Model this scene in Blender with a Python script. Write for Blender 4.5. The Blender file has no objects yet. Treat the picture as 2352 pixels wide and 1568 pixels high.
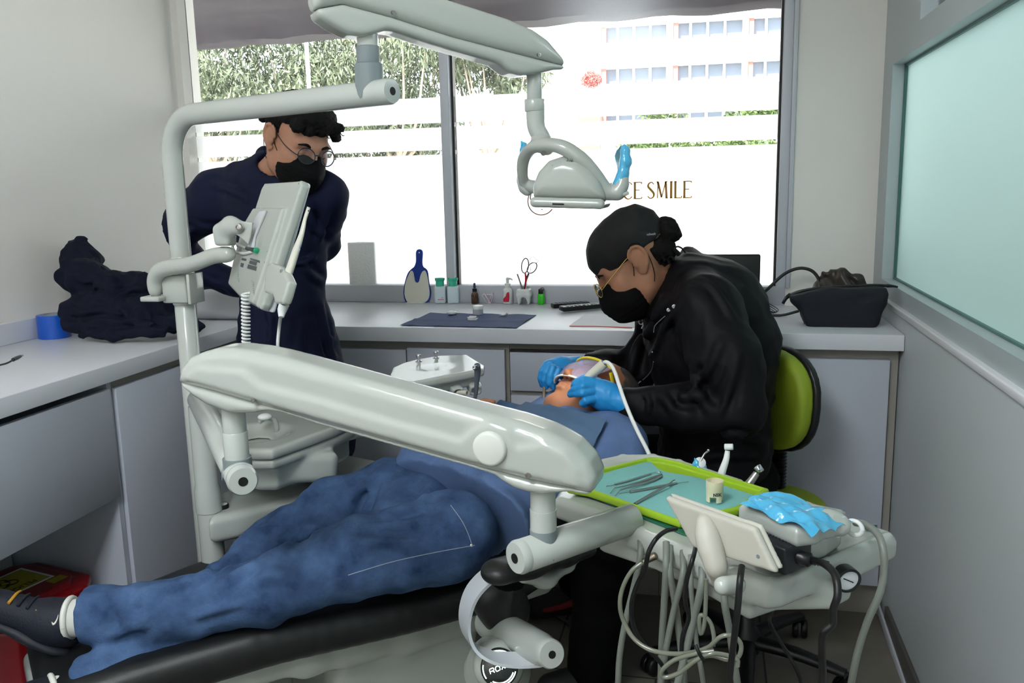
import bpy, bmesh, math, random
import numpy as np
from mathutils import Vector, Matrix
random.seed(7); rng = np.random.default_rng(7)
SC = bpy.context.scene; COL = SC.collection
# ------------------------------------------------------------------ camera basis (level horizon, measured from the room's own lines)
F_PX, CX, CY, EYE = 1990.0, 1176.0, 784.0, 1.37
_d1 = np.array([461, 369, F_PX]); _d1 = _d1/np.linalg.norm(_d1)
_d2 = np.array([8631, -162, -1980.]); _d2 = _d2-_d1*(_d1@_d2); _d2 = _d2/np.linalg.norm(_d2)
_up = np.cross(_d1, _d2); _up = _up if _up[1] > 0 else -_up
RW = np.stack([_d2, _d1, _up]); CAMP = np.array([0, 0, EYE])
def _ray(px, py): return RW@np.array([px-CX, CY-py, F_PX])
def aY(px, py, y): w = _ray(px, py); return CAMP+w*y/w[1]
def aZ(px, py, z): w = _ray(px, py); return CAMP+w*(z-EYE)/w[2]
def aX(px, py, x): w = _ray(px, py); return CAMP+w*x/w[0]
cam = bpy.data.cameras.new('camera'); cam_o = bpy.data.objects.new('camera', cam); COL.objects.link(cam_o)
cam.sensor_width = 36; cam.lens = F_PX/2352*36; cam.clip_start = 0.02; cam.clip_end = 300
_M = Matrix([[_d2[0], _d2[1], -_d2[2]], [_d1[0], _d1[1], -_d1[2]], [_up[0], _up[1], -_up[2]]])
cam_o.matrix_world = Matrix.Translation(CAMP.tolist())@_M.to_4x4()
SC.camera = cam_o
V = lambda *a: np.array(a, float)
def unit(v): v = np.asarray(v, float); return v/(np.linalg.norm(v)+1e-12)
# ------------------------------------------------------------------ materials
def lin(c):
    c = [x/255 for x in c]; return tuple([x/12.92 if x <= .04045 else ((x+.055)/1.055)**2.4 for x in c]+[1])
MATS = {}
def mat(name, rgb, rough=.5, metal=0, bump=0, bscale=200, var=0, vscale=8, coat=0, trans=0, alpha=1, ior=1.45, emit=0, spec=.5, stretch=None, rgb2=None, sheen=0, transl=0):
    if name in MATS: return MATS[name]
    m = bpy.data.materials.new(name); m.use_nodes = True; nt = m.node_tree; b = nt.nodes['Principled BSDF']
    b.inputs['Base Color'].default_value = lin(rgb); b.inputs['Roughness'].default_value = rough; b.inputs['Metallic'].default_value = metal
    b.inputs['Coat Weight'].default_value = coat; b.inputs['Coat Roughness'].default_value = .05
    b.inputs['Transmission Weight'].default_value = trans; b.inputs['IOR'].default_value = ior; b.inputs['Specular IOR Level'].default_value = spec
    b.inputs['Alpha'].default_value = alpha; b.inputs['Sheen Weight'].default_value = sheen
    if emit: b.inputs['Emission Color'].default_value = lin(rgb); b.inputs['Emission Strength'].default_value = emit
    tc = nt.nodes.new('ShaderNodeTexCoord'); mp = nt.nodes.new('ShaderNodeMapping'); nt.links.new(tc.outputs['Object'], mp.inputs[0])
    if stretch: mp.inputs['Scale'].default_value = stretch
    if bump:
        n = nt.nodes.new('ShaderNodeTexNoise'); n.inputs['Scale'].default_value = bscale; n.inputs['Detail'].default_value = 4
        bp = nt.nodes.new('ShaderNodeBump'); bp.inputs['Strength'].default_value = min(1, bump); bp.inputs['Distance'].default_value = .002 if bump <= 1 else .002*bump
        nt.links.new(mp.outputs[0], n.inputs['Vector']); nt.links.new(n.outputs['Fac'], bp.inputs['Height']); nt.links.new(bp.outputs[0], b.inputs['Normal'])
    if var or rgb2:
        n = nt.nodes.new('ShaderNodeTexNoise'); n.inputs['Scale'].default_value = vscale; n.inputs['Detail'].default_value = 5; n.inputs['Roughness'].default_value = .6
        r = nt.nodes.new('ShaderNodeValToRGB'); r.color_ramp.elements[0].position = .3; r.color_ramp.elements[1].position = .7
        c = lin(rgb); d = lin(rgb2) if rgb2 else tuple([min(1, x*(1+var)) for x in c[:3]]+[1]); e = tuple([x*(1-var) for x in c[:3]]+[1])
        r.color_ramp.elements[0].color = e; r.color_ramp.elements[1].color = d
        nt.links.new(mp.outputs[0], n.inputs['Vector']); nt.links.new(n.outputs['Fac'], r.inputs[0]); nt.links.new(r.outputs[0], b.inputs['Base Color'])
    MATS[name] = m; return m
# ------------------------------------------------------------------ objects
def thing(name, label, cat, loc=(0, 0, 0), group=None):
    o = bpy.data.objects.new(name, None); COL.objects.link(o); o.location = [float(x) for x in loc]; o.empty_display_size = .05
    o['label'] = label; o['category'] = cat
    if group: o['group'] = group
    return o
def tag(o, label, cat, group=None):
    o['label'] = label; o['category'] = cat
    if group: o['group'] = group
    return o
def _base(p):
    b = V(0, 0, 0)
    while p is not None: b = b+np.array(p.location); p = p.parent
    return b
def link(name, v, f, m, parent=None, loc=None, smooth=True, sharp=None):
    v = np.asarray(v, float).reshape(-1, 3)
    me = bpy.data.meshes.new(name); off = _base(parent) if parent is not None else (np.array(loc, float) if loc is not None else V(0, 0, 0))
    vv = v-off
    if isinstance(f, np.ndarray):
        me.vertices.add(len(vv)); me.vertices.foreach_set('co', vv.astype(np.float32).ravel())
        me.loops.add(f.size); me.loops.foreach_set('vertex_index', f.astype(np.int32).ravel())
        me.polygons.add(len(f)); me.polygons.foreach_set('loop_start', np.arange(0, f.size, f.shape[1], dtype=np.int32))
        me.update(calc_edges=True)
    else:
        me.from_pydata(vv.tolist(), [], [list(map(int, q)) for q in f]); me.update()
    ms = m if isinstance(m, (list, tuple)) else [m]
    for q in ms: me.materials.append(q)
    me.polygons.foreach_set('use_smooth', [bool(smooth)]*len(me.polygons))
    o = bpy.data.objects.new(name, me); COL.objects.link(o)
    if parent is not None: o.parent = parent
    else: o.location = off.tolist()
    if smooth and sharp:
        bm = bmesh.new(); bm.from_mesh(me); bm.normal_update(); a = math.radians(sharp)
        for e in bm.edges:
            if len(e.link_faces) == 2 and e.calc_face_angle(0) > a: e.smooth = False
        bm.to_mesh(me); bm.free()
    return o
class MB:
    def __init__(s): s.v = []; s.f = []; s.n = 0; s.mi = []
    def add(s, v, f, mi=0):
        v = np.asarray(v, float).reshape(-1, 3); s.v.append(v); s.f += [[int(i)+s.n for i in q] for q in f]; s.mi += [mi]*len(f); s.n += len(v); return s
    def build(s, name, m, parent=None, loc=None, smooth=True, sharp=50):
        o = link(name, np.concatenate(s.v), s.f, m, parent, loc, smooth, sharp)
        if any(s.mi): o.data.polygons.foreach_set('material_index', s.mi)
        return o
    # box given centre, half sizes, rotation matrix (columns = axes), bevel radius
    def box(s, c, h, R=None, bev=0, seg=2, mi=0):
        bm = bmesh.new(); bmesh.ops.create_cube(bm, size=2)
        for q in bm.verts: q.co = Vector([q.co[i]*h[i] for i in range(3)])
        if bev: bmesh.ops.bevel(bm, geom=bm.edges[:], offset=min(bev, min(h)*.98), segments=seg, profile=.5, affect='EDGES')
        v = np.array([q.co[:] for q in bm.verts]); 
        for i, q in enumerate(bm.verts): q.index = i
        f = [[q.index for q in p.verts] for p in bm.faces]; bm.free()
        if R is not None: v = v@np.asarray(R).T
        return s.add(v+np.asarray(c, float), f, mi)
    def bb(s, lo, hi, bev=0, mi=0):
        lo = np.array(lo, float); hi = np.array(hi, float); return s.box((lo+hi)/2, (hi-lo)/2, None, bev, 2, mi)
    # polygon in plane (o, u, w) extruded along n by t
    def prism(s, poly, o, u, w, n, t, bev=0, mi=0, seg=3):
        o, u, w, n = [np.asarray(x, float) for x in (o, u, w, n)]
        bm = bmesh.new(); vs = [bm.verts.new((o+a*u+b*w).tolist()) for a, b in poly]; fc = bm.faces.new(vs)
        r = bmesh.ops.extrude_face_region(bm, geom=[fc]); 
        for q in r['geom']:
            if isinstance(q, bmesh.types.BMVert): q.co += Vector((n*t).tolist())
        bmesh.ops.recalc_face_normals(bm, faces=bm.faces)
        if bev:
            es = [e for e in bm.edges if abs((e.verts[0].co-e.verts[1].co).normalized().dot(Vector(unit(n).tolist()))) < .5]
            bmesh.ops.bevel(bm, geom=es, offset=bev, segments=seg, profile=.5, affect='EDGES', clamp_overlap=True)
        for i, q in enumerate(bm.verts): q.index = i
        v = [q.co[:] for q in bm.verts]; f = [[q.index for q in p.verts] for p in bm.faces]; bm.free()
        return s.add(v, f, mi)
    def tube(s, pts, r, seg=12, sm=0, caps=True, flat=None, mi=0):
        p = np.array(pts, float); r = np.full(len(p), r) if np.isscalar(r) else np.array(r, float)
        if sm: p, r = spline(p, sm, r)
        n = len(p); t = np.gradient(p, axis=0); t /= np.linalg.norm(t, axis=1)[:, None]+1e-12
        a = V(0, 0, 1) if abs(t[0][2]) < .9 else V(1, 0, 0)
        if flat is not None: a = np.asarray(flat[0], float)
        x = unit(a-t[0]*(a@t[0])); V_ = []
        for i in range(n):
            x = unit(x-t[i]*(x@t[i])); y = np.cross(t[i], x)
            ph = np.linspace(0, 2*np.pi, seg, endpoint=False); kx, ky = (1, 1) if flat is None else flat[1:]
            V_.append(p[i]+r[i]*(kx*np.cos(ph)[:, None]*x+ky*np.sin(ph)[:, None]*y))
        f = [[i*seg+j, i*seg+(j+1) % seg, (i+1)*seg+(j+1) % seg, (i+1)*seg+j] for i in range(n-1) for j in range(seg)]
        if caps: f += [list(range(seg))[::-1], list(range((n-1)*seg, n*seg))]
        return s.add(np.concatenate(V_), f, mi)
    def lathe(s, prof, o, ax=(0, 0, 1), seg=32, mi=0, cap=True, xdir=None, sx=1):
        ax = unit(ax); a = (V(1, 0, 0) if abs(ax[0]) < .9 else V(0, 1, 0)) if xdir is None else np.asarray(xdir, float); x = unit(a-ax*(a@ax)); y = np.cross(ax, x)
        ph = np.linspace(0, 2*np.pi, seg, endpoint=False); o = np.asarray(o, float)
        v = np.concatenate([o+z*ax+r*(sx*np.cos(ph)[:, None]*x+np.sin(ph)[:, None]*y) for r, z in prof]); n = len(prof)
        f = [[i*seg+j, i*seg+(j+1) % seg, (i+1)*seg+(j+1) % seg, (i+1)*seg+j] for i in range(n-1) for j in range(seg)]
        if cap: f += [list(range(seg))[::-1], list(range((n-1)*seg, n*seg))]
        return s.add(v, f, mi)
    def cyl(s, a, b, r, seg=32, bev=.001, mi=0, r2=None):
        a = np.asarray(a, float); b = np.asarray(b, float); L = np.linalg.norm(b-a); r2 = r if r2 is None else r2
        return s.lathe([(r-bev, 0), (r, bev), (r2, L-bev), (r2-bev, L)], a, (b-a)/L, seg, mi)
    def sph(s, c, r, seg=16, mi=0):
        r = [r]*3 if np.isscalar(r) else r; th = np.linspace(.02, np.pi-.02, seg)
        v = []; 
        for t in th:
            ph = np.linspace(0, 2*np.pi, seg*2, endpoint=False)
            v.append(np.stack([np.sin(t)*np.cos(ph)*r[0], np.sin(t)*np.sin(ph)*r[1], np.full(seg*2, -np.cos(t))*r[2]], 1))
        k = seg*2; f = [[i*k+j, i*k+(j+1) % k, (i+1)*k+(j+1) % k, (i+1)*k+j] for i in range(seg-1) for j in range(k)]
        f += [list(range(k))[::-1], list(range((seg-1)*k, seg*k))]
        return s.add(np.concatenate(v)+np.asarray(c, float), f, mi)
    # closed sheet with thickness from a grid of points
    def sheet(s, P, t, mi=0):
        P = np.asarray(P, float); a, b = P.shape[:2]; du = np.gradient(P, axis=0); dv = np.gradient(P, axis=1); n = np.cross(du, dv); n /= np.linalg.norm(n, axis=2)[..., None]+1e-12
        top = (P+n*t/2).reshape(-1, 3); bot = (P-n*t/2).reshape(-1, 3); N = a*b; f = []
        for i in range(a-1):
            for j in range(b-1):
                q = [i*b+j, (i+1)*b+j, (i+1)*b+j+1, i*b+j+1]; f.append(q); f.append([x+N for x in q[::-1]])
        rim = [j for j in range(b)]+[i*b+b-1 for i in range(1, a)]+[(a-1)*b+j for j in range(b-2, -1, -1)]+[i*b for i in range(a-2, 0, -1)]
        for i in range(len(rim)): x, y = rim[i], rim[(i+1) % len(rim)]; f.append([x, y, y+N, x+N])
        return s.add(np.concatenate([top, bot]), f, mi)
def spline(p, k, r=None):
    p = np.array(p, float); n = len(p); q = np.vstack([2*p[0]-p[1], p, 2*p[-1]-p[-2]]); out = []; ro = []
    for i in range(n-1):
        a, b, c, d = q[i:i+4]
        for j in range(k):
            t = j/k; out.append(.5*((2*b)+(c-a)*t+(2*a-5*b+4*c-d)*t*t+(3*b-a-3*c+d)*t**3))
            if r is not None: ro.append(r[i]*(1-t)+r[i+1]*t)
    out.append(p[-1]); 
    if r is not None: ro.append(r[-1]); return np.array(out), np.array(ro)
    return np.array(out)
def rotm(ax, deg):
    return np.array(Matrix.Rotation(math.radians(deg), 3, Vector(unit(ax).tolist())))
def text_mesh(txt, size, o, u, w, t=.0005, bold=0, mirror=False, cx=True):
    """flat lettering as a mesh: returns vertices, faces in the plane (o,u,w)"""
    c = bpy.data.curves.new('lettering', 'FONT'); c.body = txt; c.size = size; c.extrude = 0; c.offset = bold; c.resolution_u = 4
    ob = bpy.data.objects.new('lettering', c); COL.objects.link(ob); bpy.context.view_layer.update()
    me = ob.evaluated_get(bpy.context.evaluated_depsgraph_get()).to_mesh(); v = np.array([x.co[:] for x in me.vertices]); f = [list(p.vertices) for p in me.polygons]
    ob.to_mesh_clear(); bpy.data.objects.remove(ob); bpy.data.curves.remove(c)
    if cx: v[:, 0] -= (v[:, 0].max()+v[:, 0].min())/2; v[:, 1] -= (v[:, 1].max()+v[:, 1].min())/2
    if mirror: v[:, 0] *= -1
    o, u, w = [np.asarray(x, float) for x in (o, u, w)]; n = unit(np.cross(u, w))
    return o+v[:, :1]*u+v[:, 1:2]*w+n*t, f
# ------------------------------------------------------------------ implicit-surface modeller (smooth unions -> surface nets)
class Sdf:
    def __init__(s, lo, hi, h, axes=None):
        s.ax = axes or [np.arange(lo[i], hi[i]+h, h, dtype=np.float32) for i in range(3)]
        s.h = h; s.D = np.full([len(a) for a in s.ax], 1.0, np.float32)
    def _sub(s, lo, hi):
        sl = []
        for i in range(3):
            a = max(0, np.searchsorted(s.ax[i], lo[i])-1); b = min(len(s.ax[i]), np.searchsorted(s.ax[i], hi[i])+1)
            if b-a < 1: return None
            sl.append(slice(a, b))
        return tuple(sl)
    def put(s, fn, lo, hi, k=0, op='u'):
        m = k+3*s.h; sl = s._sub(np.array(lo)-m, np.array(hi)+m)
        if sl is None: return s
        X = s.ax[0][sl[0]][:, None, None]; Y = s.ax[1][sl[1]][None, :, None]; Z = s.ax[2][sl[2]][None, None, :]
        d = fn(X, Y, Z).astype(np.float32); D = s.D[sl]
        if op == 'u':
            r = np.minimum(D, d)
            if k: hh = np.maximum(k-np.abs(D-d), 0)/k; r = r-hh*hh*k/4
        else:
            d = -d; r = np.maximum(D, d)
            if k: hh = np.maximum(k-np.abs(D-d), 0)/k; r = r+hh*hh*k/4
        s.D[sl] = r; return s
    def cap(s, a, b, ra, rb=None, k=0, op='u', fl=None):
        rb = ra if rb is None else rb; a = np.asarray(a, float); b = np.asarray(b, float); R = max(ra, rb); e = b-a; L2 = e@e+1e-12
        lo = np.minimum(a, b)-R*(1 if fl is None else max(1, fl[1])); hi = np.maximum(a, b)+R*(1 if fl is None else max(1, fl[1]))
        def fn(X, Y, Z):
            x, y, z = X-a[0], Y-a[1], Z-a[2]; t = np.clip((x*e[0]+y*e[1]+z*e[2])/L2, 0, 1)
            x = x-t*e[0]; y = y-t*e[1]; z = z-t*e[2]
            if fl is not None:
                n = unit(fl[0]); q = x*n[0]+y*n[1]+z*n[2]; g = 1/fl[1]-1; x = x+q*g*n[0]; y = y+q*g*n[1]; z = z+q*g*n[2]
            return np.sqrt(x*x+y*y+z*z)-(ra+(rb-ra)*t)
        return s.put(fn, lo, hi, k, op)
    def chain(s, pts, rs, k=.02, op='u', fl=None):
        rs = [rs]*len(pts) if np.isscalar(rs) else rs
        for i in range(len(pts)-1): s.cap(pts[i], pts[i+1], rs[i], rs[i+1], k, op, fl)
        return s
    def ell(s, c, r, R=None, k=0, op='u'):
        c = np.asarray(c, float); r = np.asarray([r]*3 if np.isscalar(r) else r, float); M = np.eye(3) if R is None else np.asarray(R, float).T; m = r.max()
        def fn(X, Y, Z):
            x, y, z = X-c[0], Y-c[1], Z-c[2]
            q = [M[i, 0]*x+M[i, 1]*y+M[i, 2]*z for i in range(3)]
            k0 = np.sqrt(sum((q[i]/r[i])**2 for i in range(3))); k1 = np.sqrt(sum((q[i]/r[i]**2)**2 for i in range(3)))+1e-9
            return k0*(k0-1)/k1
        return s.put(fn, c-m, c+m, k, op)
    def box(s, c, h, R=None, rd=0, k=0, op='u'):
        c = np.asarray(c, float); h = np.asarray(h, float); M = np.eye(3) if R is None else np.asarray(R, float).T; m = np.linalg.norm(h) if R is not None else h
        def fn(X, Y, Z):
            x, y, z = X-c[0], Y-c[1], Z-c[2]
            q = [np.abs(M[i, 0]*x+M[i, 1]*y+M[i, 2]*z)-(h[i]-rd) for i in range(3)]
            return np.sqrt(sum(np.maximum(v, 0)**2 for v in q))+np.minimum(np.maximum(np.maximum(q[0], q[1]), q[2]), 0)-rd
        return s.put(fn, c-m, c+m, k, op)
    # polygon in frame (o; u, w, n) with half thickness ht along n, edge rounding rd
    def ext(s, poly, o, u, w, n, ht, rd=.005, k=0, op='u'):
        P = np.array(poly, float); o, u, w, n = [np.asarray(x, float) for x in (o, u, w, n)]
        C = np.array([o+a*u+b*w+c*n for a, b in P for c in (-ht, ht)])
        def fn(X, Y, Z):
            x, y, z = X-o[0], Y-o[1], Z-o[2]; A = x*u[0]+y*u[1]+z*u[2]; B = x*w[0]+y*w[1]+z*w[2]; Cn = x*n[0]+y*n[1]+z*n[2]
            A, B = np.broadcast_arrays(A, B); d = np.full(A.shape, 1e9, np.float32); sg = np.ones(A.shape, np.float32)
            for i in range(len(P)):
                p, q = P[i], P[i-1]; e = q-p; wx, wy = A-p[0], B-p[1]; t = np.clip((wx*e[0]+wy*e[1])/(e@e+1e-12), 0, 1)
                d = np.minimum(d, (wx-e[0]*t)**2+(wy-e[1]*t)**2)
                c1 = B >= p[1]; c2 = B < q[1]; c3 = e[0]*wy > e[1]*wx
                sg = np.where((c1 & c2 & c3) | (~c1 & ~c2 & ~c3), -sg, sg)
            d = sg*np.sqrt(d)+rd; g = np.abs(Cn)-ht+rd
            return np.sqrt(np.maximum(d, 0)**2+np.maximum(g, 0)**2)+np.minimum(np.maximum(d, g), 0)-rd
        return s.put(fn, C.min(0), C.max(0), k, op)
    def disp(s, fn, band=.03):
        idx = np.nonzero(np.abs(s.D) < band); x, y, z = s.ax[0][idx[0]], s.ax[1][idx[1]], s.ax[2][idx[2]]
        s.D[idx] += fn(x, y, z).astype(np.float32); return s
    def _at(s, P):
        P = np.atleast_2d(P); ix = []; fr = []
        for i in range(3):
            a = s.ax[i]; j = np.clip(np.searchsorted(a, P[:, i])-1, 0, len(a)-2); ix.append(j); fr.append(np.clip((P[:, i]-a[j])/(a[j+1]-a[j]), 0, 1))
        o = 0
        for di in (0, 1):
            for dj in (0, 1):
                for dk in (0, 1):
                    o = o+s.D[ix[0]+di, ix[1]+dj, ix[2]+dk]*(fr[0] if di else 1-fr[0])*(fr[1] if dj else 1-fr[1])*(fr[2] if dk else 1-fr[2])
        ins = np.all([(P[:, i] >= s.ax[i][0]) & (P[:, i] <= s.ax[i][-1]) for i in range(3)], axis=0)
        return np.where(ins, o, 1)
    def hit(s, px, py):
        w = _ray(px, py); w = w/np.linalg.norm(w); t = np.arange(.6, 3.6, .003); v = s._at(CAMP+t[:, None]*w); i = np.nonzero(v < 0)[0]
        return None if len(i) == 0 else CAMP+w*t[i[0]]
    def fold(s, pts, w, h, valley=.6):
        """cloth crease laid on the surface along a traced line"""
        q = spline(np.array(pts, float), 6) if len(pts) > 2 else np.linspace(pts[0], pts[1], 7); P = [x for x in (s.hit(*p) for p in q) if x is not None]
        if len(P) < 3: return s
        P = np.array(P); n = len(P); sl = s._sub(P.min(0)-4*w, P.max(0)+4*w); X = s.ax[0][sl[0]][:, None, None]; Y = s.ax[1][sl[1]][None, :, None]; Z = s.ax[2][sl[2]][None, None, :]
        best = None; tp = None
        for i in range(n-1):
            a, e = P[i], P[i+1]-P[i]
            if np.linalg.norm(e) > .08: continue
            L2 = e@e+1e-12; x, y, z = X-a[0], Y-a[1], Z-a[2]; t = np.clip((x*e[0]+y*e[1]+z*e[2])/L2, 0, 1); d = np.sqrt((x-t*e[0])**2+(y-t*e[1])**2+(z-t*e[2])**2); g = (i+t)/(n-1)
            if best is None: best, tp = d, g
            else: m = d < best; best = np.where(m, d, best); tp = np.where(m, g, tp)
        if best is None: return s
        tap = np.clip(np.sin(np.pi*np.clip(tp, 0, 1)), 0, 1)**.6
        s.D[sl] -= (h*tap*(np.exp(-(best/w)**2)-valley*np.exp(-((best-1.7*w)/(.9*w))**2))).astype(np.float32); return s
    def sweep(s, pts, rs, k=.004, fl=None, sub=6):
        P, R_ = spline(np.array(pts, float), sub, list(rs)); return s.chain(P, list(R_), k, 'u', fl)
    def mesh(s, smooth=3):
        D = s.D; S = D < 0; nx, ny, nz = D.shape; c = np.zeros((nx-1, ny-1, nz-1), np.uint8)
        cr = [(i, j, k) for i in (0, 1) for j in (0, 1) for k in (0, 1)]
        for i, j, k in cr: c += S[i:nx-1+i, j:ny-1+j, k:nz-1+k]
        I = np.array(np.nonzero((c > 0) & (c < 8))); n = I.shape[1]; idx = np.full(c.shape, -1, np.int32); idx[I[0], I[1], I[2]] = np.arange(n)
        acc = np.zeros((n, 3)); cnt = np.zeros(n)
        for a in cr:
            for ax in range(3):
                if a[ax]: continue
                b = list(a); b[ax] = 1
                p = [I[q]+a[q] for q in range(3)]; r = [I[q]+b[q] for q in range(3)]
                d0 = D[p[0], p[1], p[2]]; d1 = D[r[0], r[1], r[2]]; m = (d0 < 0) != (d1 < 0); t = np.where(m, d0/(d0-d1+1e-20), 0)
                for q in range(3):
                    c0 = s.ax[q][p[q]]; c1 = s.ax[q][r[q]]; acc[:, q] += np.where(m, c0+(c1-c0)*t, 0)
                cnt += m
        v = acc/np.maximum(cnt, 1)[:, None]; F = []
        for ax in range(3):
            o1, o2 = (ax+1) % 3, (ax+2) % 3
            sa = [slice(1, -1)]*3; sa[ax] = slice(0, -1); sb = list(sa); sb[ax] = slice(1, None)
            A, B = S[tuple(sa)], S[tuple(sb)]; e = np.array(np.nonzero(A != B)); flip = A[e[0], e[1], e[2]]
            e = e.copy(); e[o1] += 1; e[o2] += 1; q = []
            for d1_, d2_ in ((0, 0), (-1, 0), (-1, -1), (0, -1)):
                g = e.copy(); g[o1] += d1_; g[o2] += d2_; q.append(idx[g[0], g[1], g[2]])
            q = np.stack(q, 1); q[~flip] = q[~flip][:, ::-1]; F.append(q)
        F = np.concatenate(F)
        if len(F) == 0: return v, F
        if smooth:
            E = np.concatenate([F[:, [0, 1]], F[:, [1, 2]], F[:, [2, 3]], F[:, [3, 0]]]); E = np.concatenate([E, E[:, ::-1]])
            deg = np.bincount(E[:, 0], minlength=len(v))
            for it in range(smooth):
                lam = .5
                av = np.stack([np.bincount(E[:, 0], v[E[:, 1], q], minlength=len(v)) for q in range(3)], 1)/np.maximum(deg, 1)[:, None]
                v = v+lam*(av-v)
                if it % 2 == 1: 
                    av = np.stack([np.bincount(E[:, 0], v[E[:, 1], q], minlength=len(v)) for q in range(3)], 1)/np.maximum(deg, 1)[:, None]
                    v = v-.35*(av-v)
        return v, F
    def build(s, name, m, parent=None, loc=None, smooth=3):
        v, f = s.mesh(smooth); return link(name, v, f, m, parent, loc)
def wrink(amp, fr, seed=0, dirv=(1, 0, 0)):
    """soft cloth creases: warped ridges running across dirv"""
    r = np.random.default_rng(seed); K = [(unit(np.asarray(dirv)+r.normal(0, .5, 3)), r.uniform(.6, 1.7)*fr, r.uniform(0, 6.28), r.normal(0, 1, 3)) for _ in range(5)]
    def fn(x, y, z):
        o = 0
        for d, f, p, q in K:
            w = (x*q[0]+y*q[1]+z*q[2])*fr*.5
            o = o+np.abs(np.sin((x*d[0]+y*d[1]+z*d[2])*f+p+1.2*np.sin(w+p*2)))
        return (o/5-.64)*amp*2.5
    return fn
# ================================================================== MATERIALS OF THE ROOM
M_wall = mat('wall_paint', (240, 236, 230), .75, bump=.08, bscale=60, var=.02, vscale=2)
M_rwall = mat('partition_laminate', (198, 205, 208), .45)
M_lam = mat('white_laminate', (214, 216, 222), .32, bump=.05, bscale=400)
M_lamd = mat('cabinet_laminate', (184, 189, 200), .38, bump=.05, bscale=300)
M_body = mat('cabinet_carcass', (150, 146, 138), .6)
M_alu = mat('window_frame_paint', (196, 199, 206), .4)
M_gask = mat('black_gasket', (18, 16, 16), .5)
M_dark = mat('dark_recess', (32, 33, 36), .7)
M_blackp = mat('black_plastic', (17, 17, 19), .35)
M_whitep = mat('white_plastic', (225, 228, 226), .25)
M_chrome = mat('chrome', (200, 200, 205), .15, metal=1)
M_steel = mat('brushed_steel', (170, 168, 165), .3, metal=1)
def floor_mat():
    m = bpy.data.materials.new('floor_tile'); m.use_nodes = True; nt = m.node_tree; b = nt.nodes['Principled BSDF']; b.inputs['Roughness'].default_value = .35
    tc = nt.nodes.new('ShaderNodeTexCoord'); mp = nt.nodes.new('ShaderNodeMapping'); nt.links.new(tc.outputs['Object'], mp.inputs[0]); mp.inputs['Location'].default_value = (.13, .15, 0)
    br = nt.nodes.new('ShaderNodeTexBrick'); br.offset = .5; br.inputs['Scale'].default_value = 1; br.inputs['Brick Width'].default_value = .6; br.inputs['Row Height'].default_value = .6
    br.inputs['Mortar Size'].default_value = .003; br.inputs['Color1'].default_value = lin((120, 115, 105)); br.inputs['Color2'].default_value = lin((114, 110, 100)); br.inputs['Mortar'].default_value = lin((50, 48, 44))
    n = nt.nodes.new('ShaderNodeTexNoise'); n.inputs['Scale'].default_value = 5; n.inputs['Detail'].default_value = 6
    mx = nt.nodes.new('ShaderNodeMix'); mx.data_type = 'RGBA'; mx.blend_type = 'OVERLAY'; mx.inputs[0].default_value = .35
    nt.links.new(mp.outputs[0], br.inputs['Vector']); nt.links.new(mp.outputs[0], n.inputs['Vector']); nt.links.new(br.outputs['Color'], mx.inputs[6]); nt.links.new(n.outputs['Fac'], mx.inputs[7]); nt.links.new(mx.outputs[2], b.inputs['Base Color'])
    return m
def thin_mat(name, rgb, kind, a=.5, rough=.2):
    """thin sheets: frosted film / clear glass / tinted plastic wrap"""
    m = bpy.data.materials.new(name); m.use_nodes = True; nt = m.node_tree; nt.nodes.remove(nt.nodes['Principled BSDF']); out = nt.nodes['Material Output']
    g = nt.nodes.new('ShaderNodeBsdfGlossy'); g.inputs['Roughness'].default_value = rough
    t1 = nt.nodes.new('ShaderNodeBsdfTransparent'); t2 = nt.nodes.new('ShaderNodeBsdfTranslucent'); df = nt.nodes.new('ShaderNodeBsdfDiffuse')
    t2.inputs[0].default_value = lin(rgb); df.inputs[0].default_value = lin(rgb); t1.inputs[0].default_value = lin(rgb)
    m1 = nt.nodes.new('ShaderNodeMixShader'); m2 = nt.nodes.new('ShaderNodeMixShader'); fr = nt.nodes.new('ShaderNodeFresnel'); fr.inputs[0].default_value = 1.45
    if kind == 'film':
        rf = nt.nodes.new('ShaderNodeBsdfRefraction'); rf.inputs['Color'].default_value = lin(rgb); rf.inputs['Roughness'].default_value = .8; rf.inputs['IOR'].default_value = 1.2
        m3 = nt.nodes.new('ShaderNodeMixShader'); m3.inputs[0].default_value = .5; nt.links.new(t2.outputs[0], m3.inputs[1]); nt.links.new(rf.outputs[0], m3.inputs[2])
        m1.inputs[0].default_value = a; nt.links.new(m3.outputs[0], m1.inputs[1]); nt.links.new(df.outputs[0], m1.inputs[2])
    elif kind == 'milk': m1.inputs[0].default_value = a; nt.links.new(t2.outputs[0], m1.inputs[1]); nt.links.new(df.outputs[0], m1.inputs[2])
    elif kind == 'clear': m1.inputs[0].default_value = 0; nt.links.new(t1.outputs[0], m1.inputs[1])
    else: m1.inputs[0].default_value = a; nt.links.new(t1.outputs[0], m1.inputs[1]); nt.links.new(df.outputs[0], m1.inputs[2])
    if kind == 'milk' or name.endswith('lens'): m2.inputs[0].default_value = .02 if kind == 'milk' else .07
    else: nt.links.new(fr.outputs[0], m2.inputs[0])
    nt.links.new(m1.outputs[0], m2.inputs[1]); nt.links.new(g.outputs[0], m2.inputs[2]); nt.links.new(m2.outputs[0], out.inputs[0])
    MATS[name] = m; return m
M_floor = floor_mat()
M_film = thin_mat('frosted_film', (250, 250, 252), 'film', .30, .5)
M_glass = thin_mat('clear_glass', (246, 250, 250), 'clear')
M_pglass = thin_mat('partition_frosted_glass', (176, 204, 198), 'milk', .4, .35)
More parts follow.
